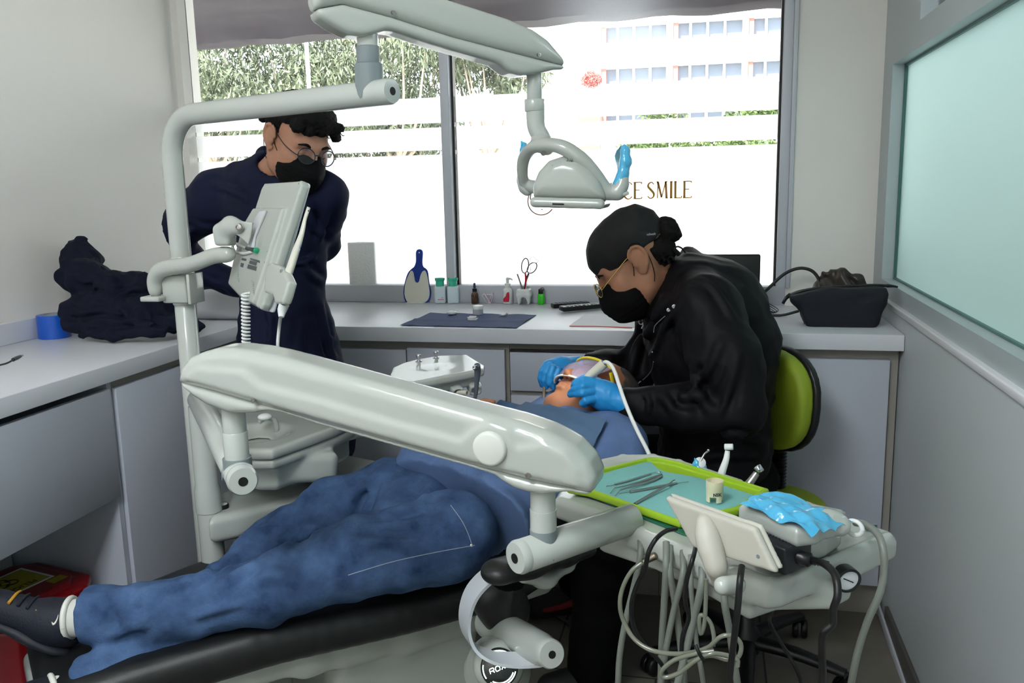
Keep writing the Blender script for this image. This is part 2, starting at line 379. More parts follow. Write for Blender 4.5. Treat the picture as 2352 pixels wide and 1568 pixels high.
# ================================================================== ROOM SHELL
XL, XR, YW, YB, ZC = -2.125, .55, 3.25, -1.6, 2.62
def struct(name, mb, m, parent=None, **k):
    o = mb.build(name, m, parent, **k)
    if parent is None: o['kind'] = 'structure'
    return o
struct('floor', MB().bb((XL-.1, YB-.1, -.1), (XR+.1, YW+.12, 0)), M_floor)
struct('ceiling', MB().bb((XL-.1, YB-.1, ZC), (XR+1.3, YW+.12, ZC+.1)), M_wall)
struct('wall_left', MB().bb((XL-.1, YB-.1, 0), (XL, YW+.12, ZC)), M_wall)
struct('wall_behind', MB().bb((XL, YB-.1, 0), (XR+1.3, YB, ZC)), M_wall)
mb = MB()
mb.bb((XL, YW, 0), (.275, YW+.12, .985)); mb.bb((XL, YW, .985), (-2.095, YW+.12, ZC)); mb.bb((.275, YW, 0), (.66, YW+.12, ZC)); mb.bb((.66, YW, 0), (XR+1.3, YW+.12, 1.2)); mb.bb((.66, YW, 2.45), (XR+1.3, YW+.12, ZC)); mb.bb((1.6, YW, 1.2), (XR+1.3, YW+.12, 2.45)); mb.bb((-2.095, YW, 2.5), (.275, YW+.12, ZC))
struct('wall_back', mb, M_wall)
# low partition on the right, with its frosted pane above
struct('wall_right', MB().bb((XR, YB, 0), (XR+.1, YW, .968)), M_rwall)
struct('trim_1', MB().bb((XR-.008, YB, .964), (XR+.1, YW, .984), .004), mat('sill_bead_white', (232, 233, 236), .3))
wn = bpy.data.objects.new('window_3', None); COL.objects.link(wn); wn['kind'] = 'structure'; wn.location = (XR, 1, .98)
mb = MB(); xf = XR+.008
mb.bb((xf, YB, .984), (xf+.09, YW, 1.034)); mb.bb((xf, 3.10, 1.034), (xf+.09, YW, 1.725)); mb.bb((xf, YB, 1.725), (xf+.09, YW, 1.80)); mb.bb((xf, 2.742, 1.80), (xf+.09, YW, ZC)); mb.bb((xf, YB, 2.45), (xf+.09, 2.742, ZC))
mb.build('window_frame', mat('partition_frame', (172, 182, 184), .4), wn)
MB().add([(xf+.047, YB, 1.03), (xf+.047, 3.10, 1.03), (xf+.047, 3.10, 1.726), (xf+.047, YB, 1.726)], [[0, 1, 2, 3]]).build('frosted_pane', M_pglass, wn)
mb = MB(); mb.bb((xf+.036, YB, 1.032), (xf+.044, 3.10, 1.040)); mb.bb((xf+.036, 3.092, 1.034), (xf+.044, 3.10, 1.724)); mb.bb((xf+.036, YB, 1.717), (xf+.044, 3.10, 1.725))
mb.build('gasket', mat('green_glass_edge', (60, 105, 98), .4), wn)
MB().bb((xf+.045, YB, 1.80), (xf+.049, 2.742, 2.45)).build('clear_pane', M_glass, wn)
# the next room seen through the partition: floor, ceiling and far wall with an unseen opening sized to light the frosted pane
struct('floor_2', MB().bb((XR+.1, YB-.1, -.1), (XR+1.3, YW+.12, 0)), M_floor)
mb = MB(); mb.bb((XR+1.3, YB, 0), (XR+1.4, YW, 1.75)); mb.bb((XR+1.3, YB, 2.45), (XR+1.4, YW, ZC)); mb.bb((XR+1.3, YB, 1.75), (XR+1.4, 1.2, 2.45)); mb.bb((XR+1.3, YW-.1, 1.75), (XR+1.4, YW, 2.45))
struct('wall_right_outer', mb, M_wall)
# street window
for nm, x0, x1 in (('window_1', -2.095, -1.008), ('window_2', -.978, .23)):
    w = bpy.data.objects.new(nm, None); COL.objects.link(w); w['kind'] = 'structure'; w.location = ((x0+x1)/2, YW+.05, .99)
    MB().bb((x0, YW+.058, .985), (x1, YW+.064, 2.5)).build('glass_pane', M_glass, w)
    mb = MB()
    for z0, z1 in ((.988, 1.494), (1.511, 1.597), (1.614, 1.710)):
        MB().add([(x0+.002, YW+.055, z0), (x1-.002, YW+.055, z0), (x1-.002, YW+.055, z1), (x0+.002, YW+.055, z1)], [[0, 1, 2, 3]]).build('frosted_film', M_film, w)
    if nm == 'window_2':
        mb = MB(); mb.bb((-.978, YW+.03, .985), (-.969, YW+.066, 2.5)); mb.bb((.222, YW+.03, .985), (.23, YW+.066, 2.5)); mb.build('gasket', M_gask, w)
        W2 = w
mb = MB(); mb.bb((-1.012, YW-.005, .985), (-.978, YW+.08, 2.5), .003); struct('trim_2', mb, M_alu)
mb = MB(); mb.bb((.23, YW-.002, .985), (.262, YW+.08, 2.5), .002); mb.bb((.262, YW-.012, .985), (.277, YW+.02, 2.5), .002); struct('trim_3', mb, M_alu)
mb = MB(); mb.bb((-2.095, YW-.002, .92), (.262, YW+.05, .988), .002); struct('trim_4', mb, mat('sill_grey', (186, 188, 196), .45))
mb = MB(); mb.bb((XL, 1.0, .92), (XL+.016, YW, .987), .002); struct('trim_5', mb, M_lam)
# lettering on the frosted film
M_gold = mat('gold_vinyl', (176, 128, 40), .6)
def strokes(mb, S, o, sc, th, n=(0, -1, 0), u=(1, 0, 0), w=(0, 0, 1), t=.0006):
    """letters drawn as ribbon strokes; S: list of point lists with widths"""
    o, u, w, n = [np.asarray(x, float) for x in (o, u, w, n)]
    for st in S:
        p = np.array([q[:2] for q in st], float); r = np.array([(q[2] if len(q) > 2 else 1) for q in st])*th/2
        if len(p) > 2: p, r = spline(p, 5, r)
        d = np.gradient(p, axis=0); d /= np.linalg.norm(d, axis=1)[:, None]+1e-9; q = np.stack([-d[:, 1], d[:, 0]], 1)*r[:, None]/sc
        L = (p+q)*sc; Rr = (p-q)*sc; k = len(p); v = [o+a[0]*u+a[1]*w+n*t for a in L]+[o+a[0]*u+a[1]*w+n*t for a in Rr]
        f = [[i, i+1, k+i+1, k+i] for i in range(k-1)]; mb.add(v, f)
GL = {'N': (.7, [[(.06, 0, .5), (.06, 1, .5)], [(.03, 1, 1.3), (.62, 0, 1.3)], [(.62, 0, .5), (.62, 1, .5)]]),
      'C': (.62, [[(.6, .86, .8), (.48, .98, .6), (.3, 1, .9), (.1, .78, 1.4), (.05, .5, 1.6), (.1, .2, 1.4), (.3, 0, .9), (.48, .02, .6), (.6, .14, .8)]]),
      'E': (.55, [[(.1, 0, 1.4), (.1, 1, 1.4)], [(.02, .99, .7), (.48, .99, .6), (.5, .9, .8)], [(.1, .52, .6), (.4, .52, .6)], [(.02, .01, .7), (.48, .01, .6), (.52, .1, .8)]]),
      'S': (.5, [[(.42, .85, .7), (.3, .98, .7), (.12, .9, 1), (.08, .72, 1.4), (.25, .52, 1.5), (.42, .3, 1.4), (.4, .1, 1), (.22, 0, .7), (.04, .14, .7)]]),
      'M': (.75, [[(.1, 0, .6), (.14, 1, .6)], [(.12, 1, 1.4), (.36, .05, 1.2)], [(.36, .05, .6), (.6, 1, .6)], [(.6, 1, 1.4), (.66, 0, 1.4)], [(.04, 1, .7), (.16, 1, .7)], [(.56, 1, .7), (.7, 1, .7)], [(.6, .01, .7), (.74, .01, .7)]]),
      'I': (.25, [[(.12, 0, 1.5), (.12, 1, 1.5)], [(.04, .99, .7), (.2, .99, .7)], [(.04, .01, .7), (.2, .01, .7)]]),
      'L': (.5, [[(.1, 0, 1.4), (.1, 1, 1.4)], [(.03, .99, .7), (.18, .99, .7)], [(.03, .01, .7), (.44, .01, .6), (.48, .12, .8)]]), ' ': (.22, [])}
mb = MB(); x = -.375; zt = 1.3105
for ch in 'NCE SMILE':
    w_, S = GL[ch]; strokes(mb, S, (x, YW+.052, zt), .06, .0058); x += w_*.0655
so = mb.build('window_lettering', M_gold, W2, smooth=False)
mb = MB(); ph = np.linspace(0, 2*np.pi, 49); c0 = aY(1243, 462, YW+.052)
strokes(mb, [[(math.cos(a), math.sin(a)) for a in ph]], c0, .052, .0042)
strokes(mb, [[(-.75, .55), (-.8, .2), (-.55, -.25), (-.35, -.42)], [(-.35, -.42), (-.22, -.12)], [(-.22, -.12), (-.02, .0)], [(-.1, -.1), (.05, -.62)], [(.05, -.62), (.22, -.12)], [(.2, -.12), (.38, -.42)], [(.38, -.42), (.6, -.2), (.8, .25), (.72, .6), (.4, .8), (0, .6), (-.4, .8), (-.75, .55)]], c0, .052, .0046)
mb.build('tooth_emblem', mat('copper_vinyl', (96, 60, 38), .5), W2, smooth=False)
# ================================================================== COUNTERS AND CABINETS
mb = MB(); mb.prism([(XL, 1.0-2.6), (-1.57, 1.0-2.6), (-1.57, 2.65), (XR-.002, 2.65), (XR-.002, YW-.003), (XL+.001, YW-.003)], (0, 0, .872), (1, 0, 0), (0, 1, 0), (0, 0, 1), .048, bev=.002)
tag(mb.build('countertop', M_lam, None, (-1, 2.9, .872)), 'white laminate L-shaped worktop running under the window', 'countertop')
def cab(name, label, lo, hi, fronts, axis, toe=True, kick=.115):
    """carcass box with proud front panels; fronts: (a0,a1,z0,z1,kind) along the face"""
    lo = np.array(lo, float); hi = np.array(hi, float); t = thing(name, label, 'cabinet', ((lo+hi)/2*V(1, 1, 0)).tolist())
    mb = MB()
    if axis == 'y':
        mb.bb((lo[0], lo[1]+.02, kick), hi); mb.bb((lo[0], lo[1]+.07, 0), (hi[0], hi[1], kick))
    else:
        mb.bb((lo[0], lo[1], kick), (hi[0]-.02, hi[1], hi[2])); mb.bb((lo[0], lo[1], 0), (hi[0]-.07, hi[1], kick))
    mb.build('carcass', M_body, t)
    for a0, a1, z0, z1, kd in fronts:
        if axis == 'y': b = MB().bb((a0, lo[1], z0), (a1, lo[1]+.019, z1), .0015)
        else: b = MB().bb((hi[0]-.019, a0, z0), (hi[0], a1, z1), .0015)
        b.build(kd, M_lamd, t)
    return t
ctr = lambda px: aY(px, 830, 2.685)[0]
x1, x2, x3, x4 = ctr(934), ctr(1163), ctr(1440), ctr(1800)
cab('base_cabinet', 'grey-white cabinet with two plain doors behind the standing assistant', (-1.60, 2.685, 0), (x2+.006, 3.24, .872), [(-1.598, x1-.002, .125, .838, 'door'), (x1+.002, x2-.006, .125, .845, 'door')], 'y')
cab('base_cabinet', 'grey-white cabinet with a drawer under a black gap, beside the patient bib', (x2+.008, 2.685, 0), (x3+.1, 3.24, .872), [(x2+.012, x3+.098, .71, .838, 'drawer'), (x2+.012, x3+.098, .125, .695, 'door')], 'y')
cab('base_cabinet', 'grey-white cabinet behind the green stool, next to the partition', (x3+.102, 2.685, 0), (XR-.004, 3.24, .872), [(x3+.104, x4+.0, .125, .838, 'door'), (x4+.004, XR-.03, .125, .838, 'door')], 'y')
struct('drawer_gap_shade', MB().bb((x2+.012, 2.689, .8395), (x3+.098, 2.703, .847)), M_gask)  # black strip standing in for the shade in the gap above the drawer
# left run: closed tall panel, then the open niche below a deep drawer front
t = thing('base_cabinet', 'white cabinet end with a deep drawer front above an open niche', 'cabinet', (-1.9, 1.3, 0))
mb = MB(); mb.bb((XL+.002, 1.985, .0), (-1.592, 2.003, .871)); mb.bb((XL+.002, .4, .10), (-1.6, 1.985, .118)); mb.bb((XL+.002, .4, 0), (XL+.02, 1.985, .871)); mb.bb((XL+.02, .4, .545), (-1.6, 1.985, .563)); mb.bb((XL+.02, .4, 0), (-1.66, .42, .871)); mb.bb((XL+.02, .42, 0), (-1.66, 1.985, .1)); mb.build('carcass', M_lamd, t)
mb = MB(); mb.bb((-1.598, .4, .548), (-1.579, 1.982, .852), .0015); mb.build('drawer', M_lamd, t)
t = thing('base_cabinet', 'grey-white corner cabinet panel beside the equipment post', 'cabinet', (-1.9, 2.3, 0))
mb = MB(); mb.bb((XL+.002, 2.006, .0), (-1.60, 2.68, .871)); mb.build('carcass', M_body, t)
mb = MB(); mb.bb((-1.599, 2.006, .06), (-1.58, 2.662, .848), .0015); mb.build('door', M_lamd, t)
# ================================================================== OUTSIDE
M_fac = mat('white_render', (235, 232, 228), .9); M_conc = mat('soffit_concrete', (48, 41, 46), .9, bump=.1, bscale=4, var=.25, vscale=3, stretch=(1, 4, 1))
M_pav = mat('paving', (150, 148, 142), .9, var=.1); M_wgl = mat('facade_glass', (92, 99, 112), .3, spec=.5, var=.2, vscale=.5)
struct('ground_outside', MB().bb((-60, YW+.3, -.5), (60, 60, -.25)), M_pav)
mb = MB(); P = []
for i, x in enumerate(np.linspace(-6, 3, 90)):
    e = 5.0+.03*math.sin(i*1.3)+.02*random.random(); h_ = .068+.006*x; P.append([(x, 3.4, 2.52), (x, 4.4, 2.36+.003*math.sin(i)), (x, e-.25, 2.262+h_), (x, e-.2, 2.2+h_+.010*random.random()), (x, e, 2.195+h_+.008*random.random()), (x, e+.02, 2.47+h_)])
mb.sheet(np.array(P), .04); o = mb.build('canopy', M_conc); tag(o, 'rough grey-violet overhang above the street window', 'overhang')
# building
YF = 22.0
B = thing('office_building', 'sunlit white office block with ribbon windows across the street', 'building', aY(1600, 300, YF)*V(1, 1, 0))
wx = lambda px, y=180: aY(px, y, YF)[0]
rows = [(aY(1545, 90, YF)[2], aY(1545, 52, YF)[2]), (aY(1545, 186, YF)[2], aY(1545, 150, YF)[2]), (aY(1545, 272, YF)[2]-.2, aY(1545, 258, YF)[2]+.15)]
cols = [(wx(1380), wx(1530)), (wx(1545), wx(1703)), (wx(1717), wx(1880)), (wx(1895), wx(2060)), (wx(2075), wx(2240)), (wx(2255), wx(2420))]
mb = MB(); xe0, xe1 = wx(1326), wx(2800); zb = [-.25]+[v for r in rows[::-1] for v in r]+[9]
for i in range(0, len(zb)-1, 2): mb.bb((xe0, YF, zb[i]), (xe1, YF+.3, zb[i+1]))
for z0, z1 in rows:
    xs = [xe0]+[v for c in cols for v in c]+[xe1]
    for i in range(0, len(xs)-1, 2): mb.bb((xs[i], YF, z0), (xs[i+1], YF+.3, z1))
mb.build('facade', M_fac, B)
for z0, z1 in rows:
    for a, b in cols:
        m2 = MB().bb((a, YF+.2, z0), (b, YF+.22, z1)); g = m2.build('window', M_wgl, B)
        m2 = MB(); m2.bb((a, YF+.05, z0), (a+.12, YF+.2, z1))
        m2.build('red_reveal', mat('red_paint', (190, 104, 92), .8), g)
        for q in (.25, .5, .75): MB().bb((a+(b-a)*q-.03, YF+.12, z0), (a+(b-a)*q+.03, YF+.2, z1)).build('mullion', M_fac, g)
MB().bb((wx(1326), YF-.1, -.25), (wx(1380), YF-.01, aY(1350, 255, YF)[2])).build('red_panel', mat('red_panel_paint', (190, 84, 78), .8), B)
# vegetation: leaves as individual blades
M_leaf = mat('eucalyptus_leaf', (70, 78, 58), .7, var=.3, vscale=1.2, rgb2=(112, 120, 92)); M_bark = mat('pale_bark', (168, 150, 132), .9)
M_hedge = mat('hedge_leaf', (66, 84, 34), .7, var=.3, vscale=2)
def leaves(n, blobs, lsz, wsz, seed, droop=.8):
    r = np.random.default_rng(seed); B_ = np.array(blobs); w = B_[:, 3]**2; bi = r.choice(len(B_), n, p=w/w.sum())
    d = r.normal(0, 1, (n, 3)); d /= np.linalg.norm(d, axis=1)[:, None]; c = B_[bi, :3]+d*(B_[bi, 3]*r.uniform(.2, 1, n)**.5)[:, None]*V(1, .8, .75)
    a = r.normal(0, .5, (n, 3)); a[:, 2] -= droop; a /= np.linalg.norm(a, axis=1)[:, None]; b = np.cross(a, r.normal(0, 1, (n, 3))); b /= np.linalg.norm(b, axis=1)[:, None]
    L = lsz*r.uniform(.6, 1.4, n)[:, None]; W = wsz*r.uniform(.7, 1.3, n)[:, None]
    v = np.stack([c, c+a*L*.45+b*W*.5, c+a*L, c+a*L*.45-b*W*.5], 1).reshape(-1, 3); return v, np.arange(4*n).reshape(n, 4)
def tree(name, label, base, top, blobs, n, seed, lm=None, lsz=.13, wsz=.03, droop=.8):
    t = thing(name, label, 'tree', base, 'trees across the street'); r = random.Random(seed); mb = MB()
    mid = (np.array(base)+np.array(top))/2+V(.2, 0, 0); mb.tube([base, mid, top], [.09, .06, .03], 8, 4)
    for b in blobs: mb.tube([mid*(.6)+np.array(top)*.4, (mid+np.array(b[:3]))/2+V(0, 0, -.1), b[:3]], [.04, .022, .01], 6, 3)
    mb.build('trunk', M_bark, t); v, f = leaves(int(n*1.5), blobs, lsz, wsz, seed, droop); link('foliage', v, f, lm or M_leaf, t, smooth=False)
def blobrow(x0, x1, y0, y1, Y, n, r0, r1, seed):
    r = random.Random(seed); o = []
    for _ in range(n):
        p = aY(r.uniform(x0, x1), r.uniform(y0, y1), Y+r.uniform(-.8, .8)); o.append([*p, r.uniform(r0, r1)])
    return o
for i, (a, b, q, n, s) in enumerate(((380, 560, 'broad grey-green eucalyptus crown beside the left wall', 8500, 1), (540, 800, 'grey-green eucalyptus crown behind the lamp post and bent lamp tube', 12500, 2), (780, 1010, 'grey-green eucalyptus crown between the lamp column and the window mullion', 9500, 3), (1030, 1180, 'sparse eucalyptus crown seen under the overhead lamp arm', 4200, 4))):
    Yt = 12.5+i*.5; bl = blobrow(a, b, 40, 300, Yt, 16, .45, .9, s)+blobrow(a, b, 255, 400, Yt+1, 8, .4, .7, s+20)
    if i == 3: bl = blobrow(a, b, 90, 205, Yt, 10, .25, .5, s)+[[*aY(1235, 170, Yt), .22], [*aY(1215, 120, Yt), .25]]
    c = aY((a+b)/2, 300, Yt); tree('eucalyptus_tree', q, (c[0], c[1], -.25), (c[0], c[1], 2.6), bl, n, s)
bl = blobrow(1440, 1800, 325, 345, 16, 26, .12, .3, 31)+blobrow(1690, 1800, 245, 262, 16, 8, .2, .35, 33)+blobrow(1480, 1570, 255, 268, 16, 5, .15, .25, 34)
t = thing('hedge', 'yellow-green shrubs glimpsed through the clear stripes of film', 'shrub', aY(1600, 345, 16)*V(1, 1, 0)-V(0, 0, .25)); v, f = leaves(5200, bl, .09, .05, 9, 0); link('foliage', v, f, M_hedge, t, smooth=False)
v, f = leaves(1500, [[*aY(1358, 183, 20), .24]], .05, .03, 12, 0); tag(link('red_shrub', v, f, mat('red_leaf', (176, 92, 84), .8), None, aY(1358, 183, 20), smooth=False), 'small red-leaved bush in front of the white block', 'shrub')
a = aY(703, 90, 11); b = aY(705, 200, 11)
mb = MB(); mb.cyl((a[0], 11, -.25), (a[0], 11, 4.4), .027, 12); mb.bb((a[0]-.3, 10.95, 4.3), (a[0]+.05, 11.05, 4.36)); tag(mb.build('street_lamp', mat('white_post_paint', (235, 235, 235), .6), None, (a[0], 11, -.25)), 'thin white street lamp post in front of the trees', 'lamp')
# ================================================================== LIGHT
w = bpy.data.worlds.new('sky'); SC.world = w; w.use_nodes = True; nt = w.node_tree; bg = nt.nodes['Background']
sk = nt.nodes.new('ShaderNodeTexSky'); sk.sky_type = 'HOSEK_WILKIE'; sk.turbidity = 3.5; sk.ground_albedo = .5
el = math.radians(52); az = math.radians(205); sd = (math.sin(az)*math.cos(el), math.cos(az)*math.cos(el), math.sin(el)); sk.sun_direction = sd
mxw = nt.nodes.new('ShaderNodeMix'); mxw.data_type = 'RGBA'; mxw.inputs[0].default_value = .6; mxw.inputs[7].default_value = (1, 1.02, 1.06, 1)
nt.links.new(sk.outputs[0], mxw.inputs[6]); nt.links.new(mxw.outputs[2], bg.inputs[0]); bg.inputs[1].default_value = 8.5
sun = bpy.data.lights.new('sun', 'SUN'); sun.energy = 27; sun.angle = .02; sun.color = (1, .95, .88); so = bpy.data.objects.new('sun', sun); COL.objects.link(so)
so.rotation_euler = Vector(sd).to_track_quat('Z', 'Y').to_euler()
M_led = mat('led_fill_panel', (244, 250, 255), .5, emit=30)  # glowing panels out of view, added to fill the interior with light
for i, (x, y) in enumerate(((-.75, .1), (-.75, -.95))):
    t = thing('ceiling_fill_lamp', ('unseen flush square ceiling lamp added as fill before the dental chair', 'unseen flush square ceiling lamp added as fill by the rear wall', 'unseen flush square ceiling lamp added as fill in the next room')[i], 'lamp', (x, y, ZC-.012))
    MB().bb((x-.31, y-.31, ZC-.014), (x+.31, y+.31, ZC-.002), .003).build('frame', M_whitep, t); MB().bb((x-.29, y-.29, ZC-.018), (x+.29, y+.29, ZC-.0145)).build('diffuser', M_led, t)
SC.view_settings.view_transform = 'Standard'; SC.view_settings.look = 'None'; SC.view_settings.gamma = 1; SC.view_settings.use_curve_mapping = False; SC.view_settings.exposure = .25
SC.cycles.use_denoising = True; SC.cycles.max_bounces = 8; SC.cycles.transparent_max_bounces = 16; SC.cycles.sample_clamp_indirect = 6; SC.cycles.caustics_reflective = False; SC.cycles.caustics_refractive = False
# ================================================================== DENTAL EQUIPMENT
M_unit = mat('unit_gloss_white', (172, 177, 170), .22, coat=.5)
M_tubew = mat('tube_enamel', (178, 183, 177), .25, coat=.3)
M_grey = mat('grey_collar', (120, 130, 132), .45)
M_cush = mat('black_upholstery', (20, 21, 22), .42, bump=.15, bscale=500)
M_hole = mat('bore_black', (6, 6, 6), .6)
Z3 = V(0, 0, 1)
def onpl(px, py, o, n):
    w = _ray(px, py); t = ((np.asarray(o)-CAMP)@n)/(w@n); return CAMP+w*t
def polypl(pts, o, u, w, n):
    r = []
    for p in pts: q = onpl(p[0], p[1], o, n)-o; r.append((q@u, q@w))
    return r
# ---- light post with its bent horizontal tube
PX, PY = -1.272, 1.9
pe = V(-.585, 1.6, 1.550); bd = unit(pe-V(PX, PY, 1.549)); L0 = np.linalg.norm(pe-V(PX, PY, 1.549))
T = thing('lamp_post', 'white bent steel post rising beside the left counter and reaching over the chair', 'post', (PX, PY, 0))
mb = MB(); R_ = .10; pts = [(PX, PY, 1.06), (PX, PY, 1.2), (PX, PY, 1.549-R_)]+[V(PX, PY, 1.549)+bd*R_*(1-math.cos(a))+Z3*(-R_+R_*math.sin(a)) for a in np.linspace(.2, math.pi/2, 9)]+[V(PX, PY, 1.549)+bd*d for d in np.linspace(R_+.03, L0-.03, 8)]
mb.tube(pts, .0245, 32); mb.build('bent_tube', M_tubew, T)
MB().lathe([(.0245, 0), (.0245, .02), (.022, .026), (.008, .027)], pe-bd*.035, bd, 32).build('end_cap', M_tubew, T)
MB().lathe([(.0078, -.005), (.0078, .0006), (.001, .0008)], pe-bd*.0085, bd, 20).build('end_hole', M_hole, T)
MB().lathe([(.0245, 1.215), (.0285, 1.205), (.0288, 1.10), (.0284, 1.098), (.0255, 1.097)], (PX, PY, 0), Z3, 32, cap=False).build('sleeve', M_tubew, T)
MB().cyl((PX, PY, 0.0), (PX, PY, 1.12), .0258, 32).build('post', M_tubew, T)
# ---- pin and spring arm of the operating lamp
A1 = aY(849, 192, 1.63); A1 = V(A1[0], A1[1], 1.58); A2 = aY(1228, 250, 1.86); du = unit((A2-A1)*V(1, 1, 0)); nn = np.cross(du, Z3); nn = nn if nn[1] < 0 else -nn
T = thing('lamp_boom', 'glossy white spring arm of the operating lamp, crossing the top of the window', 'equipment arm', A1)
t1 = onpl(848, 62, A1, nn)
MB().cyl(A1+V(0, 0, .03), V(A1[0], A1[1], t1[2]+.03), .0202, 32).build('pin', M_tubew, T)
mb = MB(); mb.lathe([(.0215, .0), (.0225, .004), (.0225, .03), (.0205, .031)], V(A1[0], A1[1], 1.607), Z3, 32)
mb.build('upper_collar', M_grey, T)
mb = MB(); ph = np.linspace(0, 2*np.pi, 40, endpoint=False); rt, rp = .0252, .0246; rows_ = []
for zz in (0, 1, 2):
    row = []
    for a in ph:
        off = rp*(math.cos(a)*bd[:2]+math.sin(a)*V(-bd[1], bd[0])); d = rp*math.sin(a); h = math.sqrt(max(rt**2-d*d, 0))
        z = {0: 1.5495+h*.99-(.012*max(0, abs(math.cos(a)))**0), 1: 1.604, 2: 1.607}[zz]
        if zz == 0: z = 1.5495+rt-.036*(1-abs(math.cos(a)))**1.1
        k = 1.12 if zz < 2 else .96; row.append((A1[0]+off[0]*k, A1[1]+off[1]*k, z))
    rows_ += row
f = [[i*40+j, i*40+(j+1) % 40, (i+1)*40+(j+1) % 40, (i+1)*40+j] for i in range(2) for j in range(40)]+[list(range(80, 120))]
mb.add(rows_, f); mb.build('saddle_collar', M_grey, T)
HT = .036; of = A1+nn*HT
up = [(729, 17), (792, 8), (904, 39), (1040, 83), (1176, 119), (1305, 151), (1304, 136), (1299, 128), (1265, 88), (1231, 64), (1173, 39), (1057, 2), (900, -50), (820, -74), (765, -72), (735, -48), (722, -10)]
lo = [(729, 18), (734, 35), (768, 58), (803, 76), (835, 82), (863, 76), (890, 68), (910, 70), (1000, 100), (1148, 143), (1176, 165), (1203, 172), (1244, 168), (1278, 159), (1300, 158), (1305, 150), (1290, 146), (1176, 117), (1040, 81), (904, 37), (792, 7)]
s = Sdf(A1-V(.25, .25, .12), A2+V(.2, .2, .5), .004)
s.ext(polypl(up, of, du, Z3, nn), A1, du, Z3, nn, HT, .022); s.build('upper_shell', M_unit, T)
s = Sdf(A1-V(.25, .25, .12), A2+V(.2, .2, .5), .004)
s.ext(polypl(lo, of, du, Z3, nn), A1, du, Z3, nn, HT-.002, .012); s.build('lower_shell', M_unit, T)
for p in ((904, 28), (1239, 126)):
    c = onpl(*p, of, nn); mb = MB().lathe([(.0042, -.004), (.0042, .0006), (.002, .0008), (.0018, -.001)], c, nn, 14); mb.build('screw', M_steel, T)
# ---- operating lamp
A2 = onpl(1228, 250, A1, nn)
ly = A2[1]; T = thing('operating_lamp', 'white dental operating lamp with two blue-wrapped handles, hanging before the window', 'lamp', A2)
MB().cyl(V(A2[0], ly, aY(1228, 160, ly)[2]), V(A2[0], ly, aY(1228, 235, ly)[2]), .0160, 28).build('stem', M_tubew, T)
MB().cyl(V(A2[0], ly, aY(1229, 228, ly)[2]), V(A2[0], ly, aY(1229, 256, ly)[2]), .0212, 32).build('collar', M_tubew, T)
pl = lambda px, py, dy=0: aY(px, py, ly+dy)
mb = MB(); mb.tube([pl(1230, 252), pl(1230, 275), pl(1233, 296), pl(1244, 315), pl(1254, 330, -.01)], [.0195, .0195, .019, .018, .016], 28, 5); mb.build('elbow', M_tubew, T)
s = Sdf(pl(1180, 500)-V(.02, .16, .02), pl(1460, 310)+V(.02, .16, .02), .0028)
yoke = [(1206, 430, .07), (1200, 400, .045), (1203, 365, .02), (1222, 340, -.01), (1256, 332, -.03), (1292, 338, -.04), (1330, 362, -.04), (1362, 395, -.03), (1384, 425, -.02), (1398, 445, -.015)]
rr = [.009, .0095, .011, .013, .0155, .0165, .016, .014, .012, .011]
P = [pl(*q) for q in yoke]; P, rr = spline(P, 4, rr)
s.chain(P, list(rr), .01, fl=(Z3, .72)); s.cap(pl(1240, 318), pl(1256, 338, -.02), .019, .017, .012)
s.cap(pl(1392, 442, -.015), pl(1412, 442, -.015), .0165, .0165, .006); s.cap(pl(1208, 425, .07), pl(1240, 432, .05), .013, .016, .006)
s.build('yoke', M_unit, T)
s = Sdf(pl(1220, 500)-V(.02, .16, .02), pl(1400, 350)+V(.04, .16, .02), .003); hc = pl(1313, 456); up1 = unit(V(.045, 0, 1)); hu = unit(V(1, 0, -.045)); hv = V(0, 1, 0)
s.ext([(-.076, 0), (-.078, .025), (-.066, .055), (-.045, .078), (-.015, .088), (.02, .084), (.045, .066), (.066, .035), (.076, .012), (.077, 0)], hc, hu, up1, hv, .062, .03)
s.build('lamp_head', M_unit, T)
s = Sdf(pl(1220, 510)-V(.02, .16, .02), pl(1400, 430)+V(.04, .16, .02), .0026)
s.box(hc-up1*.008+V(-.001, 0, 0), (.079, .064, .011), np.stack([hu, hv, up1], 1), .011); s.build('head_rim', M_unit, T)
MB().box(hc-up1*.0105-hv*.0632+hu*-.018, (.0125, .002, .0016), np.stack([hu, hv, up1], 1), .0012).build('sensor_slot', M_hole, T)
mb = MB().box(hc-up1*.0195, (.06, .045, .002), np.stack([hu, hv, up1], 1), .0015); mb.build('lens', mat('lamp_lens', (255, 244, 225), .3, emit=6), T)
for q in range(6): 
    k = (-.036+.005*(q % 3)) if q < 3 else (-.004+.005*(q % 3)); c = hc+hu*k+up1*(.064 if q < 3 else .078)-hv*.054
    MB().box(c, (.0006, .0012, .006), np.stack([hu, unit(hv+up1*.6), unit(up1-hv*.6)], 1)@rotm((0, 1, 0), 25), .0003).build('vent_slot', M_grey, T)
mb = MB().lathe([(.004, -.002), (.004, .001), (.002, .0012)], pl(1234, 323, -.021), (0, -1, 0), 16); mb.build('screw', M_hole, T)
mb = MB().lathe([(.0055, -.002), (.0055, .001), (.002, .0012)], pl(1248, 352, -.037), unit(V(0, -1, -.6)), 16); mb.build('screw', M_steel, T)
